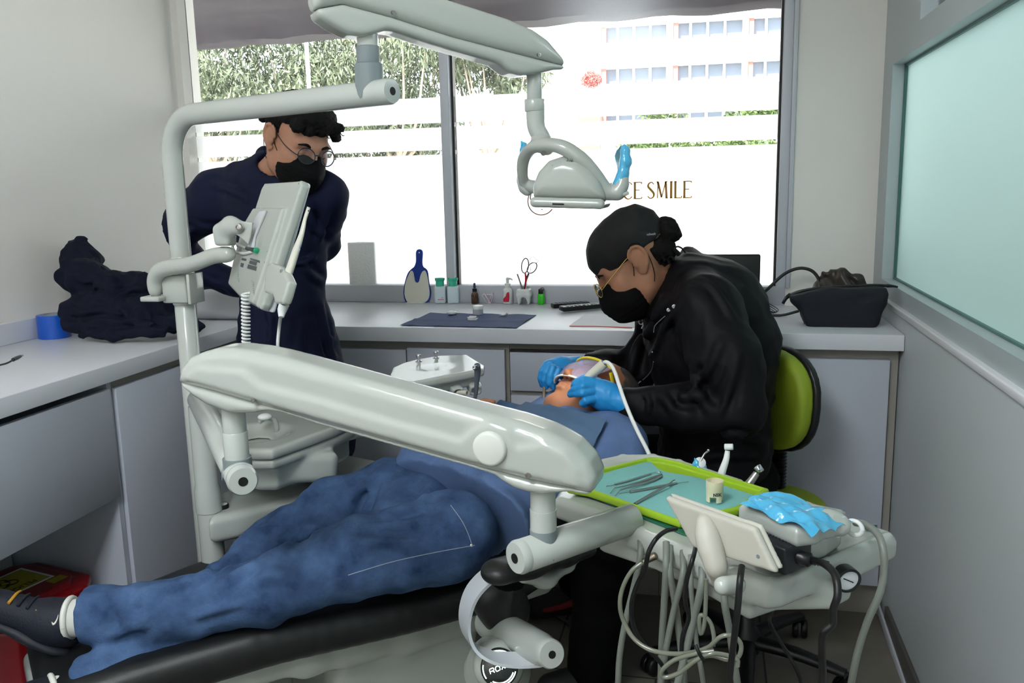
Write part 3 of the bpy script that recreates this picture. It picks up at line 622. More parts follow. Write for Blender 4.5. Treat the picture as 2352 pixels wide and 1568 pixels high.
for nm, base, pts, rs in (('handle', 0, [(1400, 442, -.015), (1418, 441, -.015), (1428, 425, -.015), (1432, 405, -.015)], [.0155, .0155, .013, .0115]), ('handle', 1, [(1212, 438, .07), (1205, 430, .07), (1200, 415, .07), (1198, 395, .07)], [.012, .012, .011, .010])):
    s = Sdf(pl(1180, 480, -.05)-V(.03, .03, .03), pl(1470, 310, .12)+V(.03, .03, .03), .003)
    s.chain([pl(*q) for q in pts], rs, .01); h = s.build('handle', M_unit, T)
    if base == 0:
        MB().cyl(pl(1430, 448, -.02), pl(1442, 443, -.035), .004, 14, .001).build('knob', M_unit, h)
M_wrap = mat('blue_wrap_film', (74, 172, 214), .15, alpha=1, spec=.7, bump=1, bscale=60, coat=.6); M_wrapt = thin_mat('blue_wrap_clear', (120, 205, 228), 'mixd', .35, .1)
s = Sdf(pl(1400, 440, -.05)-V(.03, .03, .03), pl(1450, 330, .05)+V(.03, .03, .03), .0022); s.chain([pl(1421, 424, -.015), pl(1431, 400, -.015), pl(1437, 370, -.015), pl(1436, 345, -.015), pl(1433, 336, -.015)], [.0135, .0115, .0115, .0085, .004], .008); s.disp(wrink(.0012, 260, 3), .01); s.build('handle_wrap', M_wrap, T)
s = Sdf(pl(1180, 440, .03)-V(.03, .03, .03), pl(1230, 320, .12)+V(.03, .03, .03), .0022); s.chain([pl(1200, 405, .07), pl(1202, 370, .07), pl(1204, 345, .07), pl(1205, 330, .07)], [.011, .0105, .009, .004], .008); s.disp(wrink(.0012, 260, 4), .01); s.build('handle_wrap', M_wrap, T)
mb = MB(); g = [[pl(1436-14*math.sin(i/7*2.2)-j*5.5*(.6+.4*math.sin(i)), 334+i*12, -.012+.008*j) for j in range(4)] for i in range(7)]; mb.sheet(np.array(g), .0004); mb.build('wrap_flap', M_wrapt, T)
mb = MB(); g = [[pl(1196+j*7, 323+i*14+3*j, .066+.006*j) for j in range(3)] for i in range(6)]; mb.sheet(np.array(g), .0004); mb.build('wrap_flap', M_wrapt, T)
sp = bpy.data.lights.new('lamp_beam', 'SPOT'); sp.energy = 14; sp.spot_size = math.radians(14); sp.spot_blend = .25; sp.shadow_soft_size = .03; sp.color = (1, .93, .82); so_ = bpy.data.objects.new('lamp_beam', sp); COL.objects.link(so_)
lo_c = hc-up1*.035; so_.location = lo_c.tolist(); so_.rotation_euler = Vector((lo_c-aY(1292, 905, 2.16)).tolist()).to_track_quat('Z', 'Y').to_euler()
# ---- lower column, horizontal tube and delivery arm
D1 = aY(558, 1105, 1.29); CB = V(-1.19, 1.80, 0); D1 = V(D1[0], D1[1], D1[2]); CB[2] = D1[2]; cd = unit(D1-CB)
T = thing('equipment_stand', 'white stepped column and swivel tube standing between the lamp post and the spittoon', 'post', (CB[0], CB[1], 0))
ztop = D1[2]-.0
MB().lathe([(.0285, 0), (.0285, .60), (.031, .602), (.031, .655), (.0275, .672), (.0275, ztop-.03), (.0268, ztop-.01)], (CB[0], CB[1], 0), Z3, 32)  .build('stand_pole', M_tubew, T)
MB().cyl(CB-cd*.02, D1-cd*.012, .0262, 36).build('swivel_tube', M_tubew, T)
MB().lathe([(.0262, 0), (.0268, .004), (.0268, .014), (.0235, .020), (.0085, .0205)], D1-cd*.018, cd, 36).build('end_cap', M_tubew, T)
MB().lathe([(.0083, 0), (.0083, .0025), (.001, .0028)], D1+cd*.0008, cd, 24).build('end_hole', M_hole, T)
def saddle(T, c, ax, rt, rp, ztop, drop, name='saddle_collar'):
    rows_ = []; N_ = 48; ax = unit(ax*V(1, 1, 0)); pe_ = V(-ax[1], ax[0], 0)
    for lv in range(5):
        for a in np.linspace(0, 2*np.pi, N_, endpoint=False):
            off = rp*(math.cos(a)*ax+math.sin(a)*pe_); zb = c[2]+rt*1.0-drop*(1-abs(math.cos(a)))**1.15
            z = {0: zb, 1: ztop-.030, 2: ztop-.027, 3: ztop-.0255, 4: ztop}[lv]; k = {0: 1.10, 1: 1.10, 2: 1.08, 3: .96, 4: .955}[lv]
            rows_.append((c[0]+off[0]*k, c[1]+off[1]*k, z))
    f = [[i*N_+j, i*N_+(j+1) % N_, (i+1)*N_+(j+1) % N_, (i+1)*N_+j] for i in range(4) for j in range(N_)]+[list(range(4*N_, 5*N_))]
    return MB().add(rows_, f).build(name, M_grey, T)
pc = onpl(545, 1000, D1-cd*.05, unit(V(0, -1, 0))); PL = V(*(D1-cd*.052)[:2], 0)
PL[2] = D1[2]; zt = aY(546, 1050, PL[1])[2]
saddle(T, PL, cd, .0262, .0262, zt, .039)
D2 = aY(1185, 1281, 1.225); E2 = D2+unit(V(.12, .14, 0))*.19; e2 = unit(E2-D2)
PR = D2+e2*.055
# delivery (spring) arm
du = unit((PR-PL)*V(1, 1, 0)); nn = np.cross(du, Z3); nn = nn if nn[1] < 0 else -nn
T = thing('console_boom', 'long glossy white spring arm sloping across the foreground above the patient', 'equipment arm', PL)
z0 = aY(545, 950, PL[1])[2]
MB().lathe([(.0205, -.01), (.0205, z0+.02-zt)], (PL[0], PL[1], zt), Z3, 32).build('pin', M_tubew, T)
MB().lathe([(.0215, zt-.004), (.0215, aY(546, 992, PL[1])[2]), (.0205, aY(546, 990, PL[1])[2])], (PL[0], PL[1], 0), Z3, 32).build('pin_sleeve', M_tubew, T)
HT = .042; of = PL+nn*HT
up = [(398, 882), (483, 904), (587, 934), (724, 975), (897, 1023), (1069, 1072), (1209, 1109), (1299, 1127), (1352, 1140), (1362, 1128), (1365, 1105), (1348, 1068), (1316, 1032), (1290, 1016), (1250, 996), (1185, 973), (1069, 943), (897, 895), (724, 847), (621, 819), (569, 808), (518, 802), (483, 803), (452, 812), (425, 823), (406, 847)]
lo = [(401, 885), (432, 912), (466, 934), (518, 953), (573, 953), (604, 947), (632, 950), (724, 980), (897, 1029), (1069, 1077), (1128, 1096), (1149, 1111), (1173, 1126), (1203, 1136), (1239, 1141), (1269, 1139), (1299, 1136), (1346, 1143), (1358, 1136), (1299, 1122), (1209, 1104), (1069, 1067), (897, 1018), (724, 970), (587, 929), (483, 899), (410, 878)]
s = Sdf(V(PL[0]-.16, min(PL[1], PR[1])-.1, .74), V(PR[0]+.16, max(PL[1], PR[1])+.12, 1.16), .0038)
s.ext(polypl(up, of, du, Z3, nn), PL, du, Z3, nn, HT, .020)
ridge = [(430, 862), (455, 842), (560, 850), (600, 885), (724, 915), (897, 968), (1060, 1010), (1085, 985), (1126, 968), (1170, 985), (1190, 1028), (1250, 1015), (1300, 1035), (1330, 1080), (1330, 1120), (1209, 1092), (1069, 1055), (897, 1006), (724, 958), (587, 918), (483, 888), (425, 872)]
s.ext(polypl(ridge, of, du, Z3, nn), PL, du, Z3, nn, HT+.004, .006, .006)
s.build('upper_shell', M_unit, T)
s = Sdf(V(PL[0]-.16, min(PL[1], PR[1])-.1, .74), V(PR[0]+.16, max(PL[1], PR[1])+.12, 1.16), .0038)
s.ext(polypl(lo, of, du, Z3, nn), PL, du, Z3, nn, HT-.003, .014); s.build('lower_shell', M_unit, T)
c = onpl(1126, 1029, of+nn*.004, nn); MB().lathe([(.027, -.008), (.027, .004), (.0255, .007), (.022, .0085), (.001, .0088)], c, nn, 40).build('brake_knob', mat('knob_plastic', (205, 208, 200), .35), T)
for p in ((581, 919), (1213, 1092)):
    c = onpl(*p, of+nn*.004, nn); MB().lathe([(.0045, -.006), (.0045, .0009), (.002, .001), (.0018, -.001)], c, nn, 14).build('screw', M_steel, T)
# right pin
zt2 = aY(1240, 1213, PR[1])[2]; zb2 = aY(1240, 1150, PR[1])[2]
MB().lathe([(.0200, zt2-.012), (.0200, zb2+.03)], (PR[0], PR[1], 0), Z3, 32).build('pin', M_tubew, T)
# ---- delivery unit (tray body)
T = thing('delivery_unit', 'white instrument console holding the green tray, hanging from the long arm', 'dental console', (0, 1.4, .75))
saddle(T, V(PR[0], PR[1], D2[2]), e2, .0265, .0225, zt2, .040)
MB().lathe([(.0210, zt2-.002), (.0210, aY(1240, 1168, PR[1])[2])], (PR[0], PR[1], 0), Z3, 32).build('pin_sleeve', M_tubew, T)
MB().cyl(D2+e2*.012, E2+e2*.06, .0265, 36).build('swivel_tube', M_tubew, T)
MB().lathe([(.0265, 0), (.0270, .003), (.0270, .010), (.024, .0155), (.0085, .016)], D2+e2*.014, -e2, 36).build('end_cap', M_tubew, T)
MB().lathe([(.0078, 0), (.0078, .002), (.001, .0022)], D2-e2*.0015, -e2, 24).build('end_hole', M_hole, T)
ZT = .80
tp = [(1270, 1142), (1300, 1095), (1350, 1062), (1430, 1047), (1500, 1047), (1560, 1060), (1700, 1105), (1850, 1155), (1990, 1197), (2050, 1215), (2062, 1230), (1985, 1268), (1880, 1306), (1800, 1338), (1760, 1342), (1700, 1322), (1560, 1258), (1400, 1188)]
tpw = [aZ(*p, ZT)[:2] for p in tp]
s = Sdf((-.34, 1.05, .66), (.36, 1.85, .83), .0035); o = V(0, 0, ZT-.022)
s.ext(tpw, o, V(1, 0, 0), V(0, 1, 0), Z3, .022, .014)
kl = [aZ(*p, .765)[:2] for p in [(1375, 1222), (1500, 1262), (1620, 1318), (1722, 1374), (1790, 1352), (1915, 1350), (1955, 1330), (1965, 1296), (1900, 1250), (1700, 1180), (1500, 1150)]]
s.ext(kl, V(0, 0, .748), V(1, 0, 0), V(0, 1, 0), Z3, .022, .012, .012)
kl2 = [aZ(*p, .735)[:2] for p in [(1640, 1360), (1720, 1410), (1785, 1384), (1850, 1340), (1700, 1300)]]
s.ext(kl2, V(0, 0, .745), V(1, 0, 0), V(0, 1, 0), Z3, .014, .010, .012)
rim = [aZ(*p, ZT+.002) for p in [(1355, 1068), (1430, 1052), (1500, 1051), (1560, 1064), (1700, 1109)]]
s.chain(rim, .008, .006); rim = [aZ(*p, ZT-.002) for p in [(1690, 1310), (1770, 1338), (1810, 1330), (1900, 1292), (2040, 1232)]]; s.chain(rim, .008, .006)
s.build('console_body', M_unit, T)
mtp = [aZ(*p, .8015)[:2] for p in [(1335, 1128), (1352, 1140), (1568, 1228), (1690, 1270), (1750, 1200), (1560, 1130), (1345, 1110)]]
MB().prism(mtp, (0, 0, .8005), (1, 0, 0), (0, 1, 0), Z3, .003, .001).build('green_mat', mat('dark_green_mat', (28, 92, 66), .6), T)
c = aY(1946, 1330, aZ(1955, 1325, .765)[1]-.035); gn = unit(V(.35, -.9, -.1)); g = MB().lathe([(.0185, -.014), (.0198, 0), (.0198, .005), (.0162, .006), (.0162, .0025)], c, gn, 32, cap=True); g = g.build('pressure_gauge', M_blackp, T)
MB().lathe([(.0162, .0027), (.001, .0029)], c, gn, 28).build('dial', mat('dial_face', (215, 220, 222), .4), g)
ug = unit(np.cross(Z3, gn)); MB().box(c+gn*.0036, (.009, .0007, .0004), np.stack([unit(ug-Z3*.5), np.cross(gn, unit(ug-Z3*.5)), gn], 1)).build('needle', M_hole, g)
# hose fitting on the front edge
c = aY(1512, 1274, aZ(1512, 1274, .765)[1]); MB().tube([c, aY(1500, 1278, c[1]-.02), aY(1478, 1290, c[1]-.022)], [.006, .0065, .005], 12).build('hose_fitting', mat('brass_dull', (120, 112, 98), .35, metal=1), T)
# ---- lime tray with cloth and instruments
T = thing('instrument_tray', 'lime green tray lined with a mint paper cloth', 'tray', (-.05, 1.5, .806))
tr = [aZ(*p, .815)[:2] for p in [(1300, 1122), (1335, 1100), (1362, 1084), (1485, 1054), (1515, 1054), (1560, 1063), (1768, 1127), (1700, 1172), (1562, 1202), (1350, 1130)]]
s = Sdf((-.34, 1.1, .79), (.36, 1.85, .84), .0022); s.ext(tr, V(0, 0, .8125), V(1, 0, 0), V(0, 1, 0), Z3, .008, .006)
cen = np.mean(tr, 0); ins = [tuple(cen+(np.array(q)-cen)*(1-.011/np.linalg.norm(np.array(q)-cen))) for q in tr]
s.ext(ins, V(0, 0, .823), V(1, 0, 0), V(0, 1, 0), Z3, .0125, .002, .002, 's'); s.build('tray_shell', mat('lime_plastic', (146, 180, 40), .4, spec=.4), T)
cl = [aZ(*p, .813)[:2] for p in [(1335, 1118), (1366, 1095), (1470, 1058), (1495, 1060), (1512, 1076), (1530, 1083), (1600, 1095), (1750, 1142), (1690, 1172), (1562, 1193), (1352, 1130)]]
tag(MB().prism(cl, (0, 0, .8112), (1, 0, 0), (0, 1, 0), Z3, .0018, .0006).build('tray_cloth', mat('mint_paper', (120, 178, 174), .85, bump=.3, bscale=120), None, (-.05, 1.5, .811)), 'pale mint paper cloth lying in the lime tray', 'cloth')
zi = .8155
def inst(name, label, pts, rs, cat='dental tool', kids=()):
    P = [aZ(p[0], p[1], zi+(p[2] if len(p) > 2 else 0)) for p in pts]; c = P[0]; t = thing(name, label, cat, c, 'steel tools on the mint cloth')
    MB().tube(P, rs, 10, 3).build('handle', M_steel, t)
    for k in kids: MB().tube([aZ(p[0], p[1], zi+(p[2] if len(p) > 2 else 0)) for p in k[0]], k[1], 8, 3).build('working_tip', M_steel, t)
inst('dental_probe', 'steel double-ended probe lying nearest the far tray corner', [(1412, 1112), (1450, 1102), (1495, 1087)], [.0016, .0019, .0016], 'dental tool', [([(1412, 1112), (1404, 1115), (1394, 1115), (1393, 1117)], .0007), ([(1495, 1087), (1506, 1084), (1516, 1085), (1515, 1081)], .0007)])
t = thing('tweezers', 'steel tweezers with bent tips, open on the mint cloth', 'dental tool', aZ(1470, 1110, zi))
MB().tube([aZ(*p, zi+.002) for p in [(1520, 1090), (1497, 1098), (1450, 1112), (1411, 1120)]], [.0022, .0026, .0018, .001], 8, 3).build('arm', M_steel, t)
MB().tube([aZ(*p, zi+.002) for p in [(1520, 1092), (1500, 1102), (1462, 1115), (1424, 1125)]], [.0022, .0026, .0018, .001], 8, 3).build('arm', M_steel, t)
MB().tube([aZ(1411, 1120, zi+.002), aZ(1402, 1132, zi)], .0008, 8).build('working_tip', M_steel, t); MB().tube([aZ(1424, 1125, zi+.002), aZ(1413, 1138, zi)], .0008, 8).build('working_tip', M_steel, t)
inst('dental_scaler', 'thick grey scaler lying flat beneath the crossed mirror', [(1447, 1129), (1500, 1120), (1555, 1109)], [.0028, .0026, .0020], 'dental tool', [([(1447, 1129), (1435, 1131), (1424, 1133)], .0006), ([(1555, 1109), (1570, 1107), (1582, 1106)], .0006)])
inst('mouth_mirror', 'long grey mirror handle crossing over the other steel tools', [(1458, 1157), (1500, 1132, .003), (1530, 1116, .005), (1545, 1104, .006)], [.0026, .0024, .002, .0012], 'dental tool', [([(1545, 1104, .006), (1551, 1101, .012), (1551, 1100, .03)], .0009)])
c = aZ(1641, 1149, zi+.001); T = thing('bur_holder', 'small cream plastic cup with notched foot on the mint cloth', 'cup', c)
mb = MB(); hh = .037; r0 = .0146
mb.lathe([(r0, .010), (r0, hh*.55), (r0*1.03, hh*.57), (r0*1.03, hh), (r0*.95, hh), (r0*.93, hh*.3), (.001, hh*.3)], c, Z3, 36, cap=False)
for k in range(4):
    a0 = k*math.pi/2+.6; rr_ = [(r0*math.cos(a0+b), r0*math.sin(a0+b)) for b in np.linspace(-.38, .38, 6)]+[(r0*.88*math.cos(a0+b), r0*.88*math.sin(a0+b)) for b in np.linspace(.38, -.38, 6)]
    mb.prism(rr_, c, (1, 0, 0), (0, 1, 0), Z3, .0115)
mb.build('cup_body', mat('cream_plastic', (226, 218, 184), .4), T)
cn = unit(V(.35, -1, 0)); v, f = text_mesh('NSK', .0080, c+cn*(r0+.0004)+V(0, 0, .0155), np.cross(Z3, -cn)*-1 if False else unit(V(1, .35, 0)), Z3, .0002, .0003); MB().add(v, f).build('lettering', mat('dark_print', (40, 60, 60), .6), T, smooth=False)
# ---- back of the small display panel
pcn = [(1529, 1137), (1737, 1211), (1775, 1322), (1597, 1262)]; o = V(.02, 1.205, .86)
c3 = [aY(1529, 1137, 1.245), aY(1737, 1211, 1.135), aY(1772, 1323, 1.105), aY(1594, 1255, 1.213)]
u = unit(c3[1]-c3[0]); w = unit((c3[0]-c3[3])-u*((c3[0]-c3[3])@u)); n = unit(np.cross(u, w)); n = n if n[1] < 0 else -n; o = np.mean(c3, 0)
T = thing('small_monitor', 'off-white back of a tilted display standing on the console front edge', 'display', o-w*.05)
ply = [((p-o)@u, (p-o)@w) for p in c3]
s = Sdf(o-V(.14, .14, .12), o+V(.14, .14, .12), .0028); s.ext(ply, o-n*.004, u, w, n, .006, .004); s.build('back_shell', mat('aged_white_plastic', (184, 182, 170), .4), T)
s = Sdf(o-V(.14, .14, .12), o+V(.14, .14, .12), .0028); s.ext([(a*1.0, b*1.0) for a, b in ply], o-n*.0148, u, w, n, .0045, .003); s.build('bezel', mat('aged_white_bezel', (190, 188, 176), .4), T)
s = Sdf(o-V(.14, .16, .16), o+V(.14, .14, .12), .003)
q = lambda px, py, d: onpl(px, py, o+n*d, n)
s.chain([q(1620, 1200, .004), q(1625, 1230, .010), q(1634, 1265, .014), q(1645, 1300, .016), q(1652, 1335, .004)], [.013, .0145, .0145, .0125, .011], .014); s.build('bracket', mat('aged_white_plastic', (184, 182, 170), .4), T)
s = Sdf(o-V(.14, .16, .2), o+V(.14, .14, .12), .003); s.cap(aY(1660, 1345, 1.10), aY(1690, 1342, 1.12), .0125, .0135, .006); s.build('bracket_joint', M_unit, T)
c = q(1741, 1278, .0022); MB().lathe([(.003, -.001), (.003, .0003), (.001, .0004)], c, n, 10).build('screw', M_grey, T)
# ---- scaler unit: white box under blue film
bz = .835; T = thing('ultrasonic_scaler', 'white boxy scaler with its top wrapped in crinkled blue film', 'dental machine', (.17, 1.33, .80))
a0, a1, a2, a3 = aZ(1694, 1152, .885), aZ(1830, 1212, .885), aZ(1945, 1180, .875), aZ(1800, 1138, .885)
s = Sdf((-.02, 1.05, .78), (.34, 1.6, .95), .003)
tp = [q_[:2] for q_ in (a0, a1, aZ(1880, 1228, .87), a2, a3)]
s.ext(tp, V(0, 0, .868), V(1, 0, 0), V(0, 1, 0), Z3, .016, .010)
lw = [aZ(*p, .83)[:2] for p in [(1735, 1205), (1795, 1245), (1835, 1262), (1900, 1240), (1935, 1215), (1850, 1180)]]
s.ext(lw, V(0, 0, .828), V(1, 0, 0), V(0, 1, 0), Z3, .030, .012, .014)
s.cap(aZ(1900, 1200, .87), aZ(1928, 1206, .866), .020, .0165, .012); s.build('housing', M_unit, T)
MB().lathe([(.0165, 0), (.0165, .006), (.012, .008), (.010, .003), (.003, .002)], aZ(1925, 1206, .866), unit(V(.6, -.6, -.1)), 28).build('cap_ring', M_whitep, T)
MB().lathe([(.0022, 0), (.0022, .0062), (.001, .0064)], aZ(1925, 1206, .866), unit(V(.6, -.6, -.1)), 14).build('port', M_hole, T)
mb = MB(); ph = np.linspace(0, 2*np.pi, 25); c = aZ(1962, 1212, .858); mb.tube([c+V(.013*math.cos(a)*.8, -.013*math.cos(a)*.5, .011*math.sin(a)) for a in ph], .0035, 8); mb.build('holder_ring', M_whitep, T)
# crinkled film over it
G = []; n1, n2 = 22, 30; cA, cB, cC, cD = aZ(1700, 1148, .897), aZ(1865, 1212, .893), aZ(1962, 1192, .874), aZ(1775, 1120, .897)
r = np.random.default_rng(5); nz = r.normal(0, 1, (6, 4))
for i in range(n1):
    row = []
    for j in range(n2):
        a, b = i/(n1-1), j/(n2-1); p = (cA*(1-a)+cB*a)*(1-b)*1+(cD*(1-a)+cC*a)*b; k = 0
        for qn in nz: k += abs(math.sin(a*qn[0]*7+b*qn[1]*7+qn[2]*3))*.0038
        e = min(a, 1-a, b, 1-b); p = p+V(.002*math.sin(b*17), 0, k-.011-max(0, .12-e)*.09); row.append(p)
    G.append(row)
MB().sheet(np.array(G), .0005).build('blue_wrap', M_wrap, T)
G = [[aZ(1985+a*30, 1207+b*8-a*2, .802+.006*abs(math.sin(a*9+b*3))) for b in np.linspace(0, 1, 5)] for a in np.linspace(0, 1, 9)]
MB().sheet(np.array(G), .0004).build('wrap_tail', M_wrapt, T)
# ---- black power adapter
M_adp = mat('adapter_black', (24, 26, 30), .4)
c = aZ(1790, 1262, .836); bx = unit(V(.72, -.68, 0)); T = thing('power_adapter', 'black ribbed power adapter wedged behind the display panel', 'adapter', c)
MB().box(c, (.034, .030, .020), np.stack([bx, unit(np.cross(Z3, bx)), Z3], 1), .003).build('case', M_adp, T)
mb = MB()
for k in range(9): mb.box(c+Z3*.0205+bx*(-.026+.0062*k)+np.cross(Z3, bx)*.006, (.0012, .016, .0008), np.stack([bx, unit(np.cross(Z3, bx)), Z3], 1))
mb.build('ribs', mat('adapter_grey', (52, 56, 62), .5), T)
c2 = aZ(1838, 1280, .835); mb = MB(); dd = unit(V(.9, -.3, -.05)); mb.cyl(c2-dd*.012, c2+dd*.016, .0105, 12, .002); 
for k in range(6): mb.lathe([(.0048, 0), (.0062-.0003*k, .001), (.0062-.0003*k, .0025), (.0045, .0035)], c2+dd*(.016+.004*k), dd, 12)
mb.build('plug', M_blackp, T)
c = aZ(1722, 1188, .832); tag(MB().box(c, (.016, .012, .012), rotm(Z3, -40), .004).build('foot_pedal_connector', M_blackp, None, c), 'small black block between the tray and the wrapped scaler', 'connector')
# ---- handpieces beyond the far edge
def hp(name, label, pts, rs, hd, hr, m, group=None):
    P = [aY(*p) for p in pts]; t = thing(name, label, 'handpiece', P[0], group); MB().tube(P, rs, 16, 4).build('body', m, t)
    a, b = aY(*hd[0]), aY(*hd[1]); MB().cyl(a, b, hr, 18, .001).build('head', m if m is not M_steel else M_chrome, t); return t
ye = aZ(1620, 1085, .79)[1]; ye2 = aZ(1700, 1110, .79)[1]
hp('contra_angle_handpiece', 'white angled handpiece standing upright behind the tray', [(1650, 1118, 1.66), (1658, 1085, 1.66), (1668, 1055, 1.665), (1671, 1035, 1.67)], [.0085, .0075, .006, .0048], [(1664, 1026, 1.668), (1684, 1026, 1.666)], .0062, M_whitep)
hp('turbine_handpiece', 'short grey handpiece with a chrome head behind the tray', [(1700, 1135, 1.60), (1722, 1108, 1.605), (1738, 1086, 1.61)], [.0085, .0075, .006], [(1738, 1070, 1.612), (1748, 1084, 1.607)], .0075, M_steel)
t = thing('air_water_syringe', 'syringe tip in a torn blue wrapper behind the tray', 'syringe', aY(1605, 1070, 1.70))
MB().tube([aY(1608, 1060, 1.70), aY(1618, 1042, 1.705), aY(1626, 1036, 1.71)], [.0022, .0018, .0018], 10).build('nozzle', M_steel, t); MB().sph(aY(1627, 1034, 1.71), .003, 8).build('nozzle_tip', M_chrome, t)
MB().lathe([(.011, -.03), (.0115, 0), (.009, .002), (.003, .003)], aY(1608, 1062, 1.70), unit(V(.1, -.8, .6)), 20).build('body', M_whitep, t)
s = Sdf(aY(1590, 1090, 1.68)-V(.02, .02, .02), aY(1630, 1030, 1.74)+V(.03, .03, .03), .0018); s.cap(aY(1606, 1066, 1.71), aY(1608, 1090, 1.70), .0125, .017, .01); s.cap(aY(1597, 1055, 1.70), aY(1600, 1075, 1.70), .003, .009, .008); s.disp(wrink(.002, 200, 9), .01); s.ell(aY(1607, 1058, 1.685), .0105, k=.003, op='s'); s.build('blue_wrap', M_wrap, t)
# ================================================================== TREATMENT CHAIR
CO, CA, CB_ = V(-.72, 2.0, 0), unit(V(.69, .72, 0)), unit(V(.72, -.69, 0))
ch = lambda s_, b_, z_: CO+CA*s_+CB_*b_+Z3*z_
CR = np.stack([CA, CB_*-1, Z3], 1)
T = thing('dental_chair', 'black padded treatment chair on a white base, carrying the patient', 'chair', ch(-.1, 0, 0))
s = Sdf(ch(-.55, 0, .1)-V(.75, .75, 0), ch(.2, 0, .75)+V(.75, .75, 0), .0075)
prof = [(-.86, .18, .40), (-.7, .20, .415), (-.5, .235, .43), (-.2, .27, .42), (.08, .27, .405)]
for i in range(len(prof)-1):
    for t_ in np.linspace(0, 1, 9)[:8]:
        a, b = np.array(prof[i]), np.array(prof[i+1]); q = a*(1-t_)+b*t_; s.box(ch(q[0]+.04, 0, q[2]), (.07, q[1], .042), CR, .035, .012)
for t_ in np.linspace(0, 1, 16):
    ang = 18; c = ch(.16+.42*t_, 0, .42+.15*t_); s.box(c, (.06, .27-.09*t_**2, .034), CR@rotm((0, 1, 0), -ang), .03, .03)
s.box(ch(.72, 0, .60), (.10, .12, .028), CR@rotm((0, 1, 0), -12), .025, .02)
s.build('cushion', M_cush, T)
s = Sdf(ch(-.2, 0, -.01)-V(.6, .6, 0), ch(-.0, 0, .42)+V(.6, .6, 0), .008)
for q in ((-.75, .17, .36), (-.5, .19, .355), (-.25, .20, .345), (0, .20, .33), (.15, .18, .34)): s.box(ch(q[0], 0, q[2]), (.15, q[1], .03), CR, .02, .04)
s.box(ch(-.12, 0, .2), (.20, .17, .16), CR, .05, .06); s.box(ch(-.15, 0, .03), (.36, .22, .028), CR, .02, .05)
s.build('base_housing', M_unit, T)
# pivot cylinder, curved bracket and arm pad on the near side
a, b = aY(1150, 1440, 1.62), aY(1268, 1503, 1.42); ax = unit(b-a)
MB().lathe([(.036, -.06), (.034, .04), (.030, np.linalg.norm(b-a)-.045), (.0265, np.linalg.norm(b-a)-.02), (.0265, np.linalg.norm(b-a)-.004), (.024, np.linalg.norm(b-a)), (.0075, np.linalg.norm(b-a)+.0005)], a, ax, 36).build('pivot_cover', M_unit, T)
MB().lathe([(.0072, 0), (.0072, .0012), (.001, .0014)], b-ax*.0, ax, 24).build('pivot_hole', M_hole, T)
dep = unit(V(-.55, .8, 0)); arc = [(1196, 1322), (1160, 1322), (1128, 1340), (1098, 1372), (1082, 1410), (1078, 1450), (1088, 1486), (1110, 1510), (1145, 1526), (1190, 1532), (1235, 1530), (1252, 1527)]
A_ = spline([aY(p[0], p[1], 1.44) for p in arc], 4)
G = [[q_-dep*0+dep*.055*t_ for t_ in np.linspace(0, 1, 5)] for q_ in A_]
MB().sheet(np.array(G), .006).build('armrest_bracket', mat('bracket_white', (186, 192, 196), .3, coat=.3), T)
s = Sdf(aY(1100, 1400, 1.3)-V(.09, .06, .16), aY(1360, 1200, 1.75)+V(.08, .08, .08), .004)
pp = [aY(1148, 1312, 1.44), aY(1210, 1296, 1.50), aY(1290, 1275, 1.60), aY(1345, 1262, 1.68)]
s.chain(pp, [.036, .036, .031, .024], .02, fl=(Z3, .62)); s.build('armrest_pad', M_cush, T)
s = Sdf(aY(1100, 1400, 1.3)-V(.06, .04, .16), aY(1360, 1200, 1.75)+V(.05, .05, .05), .004)
s.chain([aY(1205, 1325, 1.50), aY(1250, 1330, 1.55), aY(1300, 1300, 1.62), aY(1345, 1268, 1.70)], [.016, .022, .014, .006], .02, fl=(Z3, .7)); s.build('armrest_shell', M_unit, T)
s = Sdf(aY(1060, 1568, 1.4)-V(.04, .02, .02), aY(1260, 1300, 1.8)+V(.05, .05, .05), .0045)
s.chain([aY(1130, 1370, 1.62), aY(1160, 1400, 1.62), aY(1172, 1350, 1.60)], [.045, .045, .030], .03); s.build('side_bolster', M_cush, T)
# glowing round badge
c = aY(1147, 1533, 1.475); bn = unit(V(.25, -.85, .42)); bu = unit(np.cross(Z3, bn)); bw = np.cross(bn, bu)
Bd = MB().lathe([(.036, -.03), (.036, 0), (.034, .002), (.001, .0022)], c, bn, 40).build('badge', mat('badge_black', (14, 22, 22), .15, coat=.5), T)
s = Sdf(c-V(.12, .09, .14), c+V(.12, .22, .08), .004); s.cap(c-bn*.12, c-bn*.046, .05, .040, .01); s.cap(c-bn*.055, c-bn*.14-Z3*.02, .045, .07, .03); s.build('badge_housing', M_unit, T)
M_glow = mat('badge_light', (235, 255, 240), .5, emit=3.2); mb = MB()
for r0, a0, a1 in ((.0315, 20, 150), (.0275, 25, 145), (.0315, 168, 215), (.0315, 235, 345), (.0275, 240, 340)):
    strokes(mb, [[(math.cos(math.radians(x)), math.sin(math.radians(x))) for x in np.linspace(a0, a1, 14)]], c+bn*.0026, r0, .0020, bn, bu, bw, .0004)
mb.build('badge_rings', M_glow, Bd, smooth=False)
tu = unit(bu+bw*.32); tw = np.cross(bn, tu); mb = MB()
RX = [[(0, 0), (.0, .6), (.12, 1), (.9, 1), (1, .7), (.9, .45), (.2, .45)], [(.55, .45), (.95, 0)], [(1.35, .1), (1.3, .5), (1.45, .95), (2.1, 1), (2.3, .6), (2.25, .1), (1.5, 0), (1.35, .1)], [(2.55, 1), (3.4, 0)], [(3.4, 1), (2.6, 0)], [(3.7, 1), (3.65, .2), (3.8, 0), (4.5, 0)]]
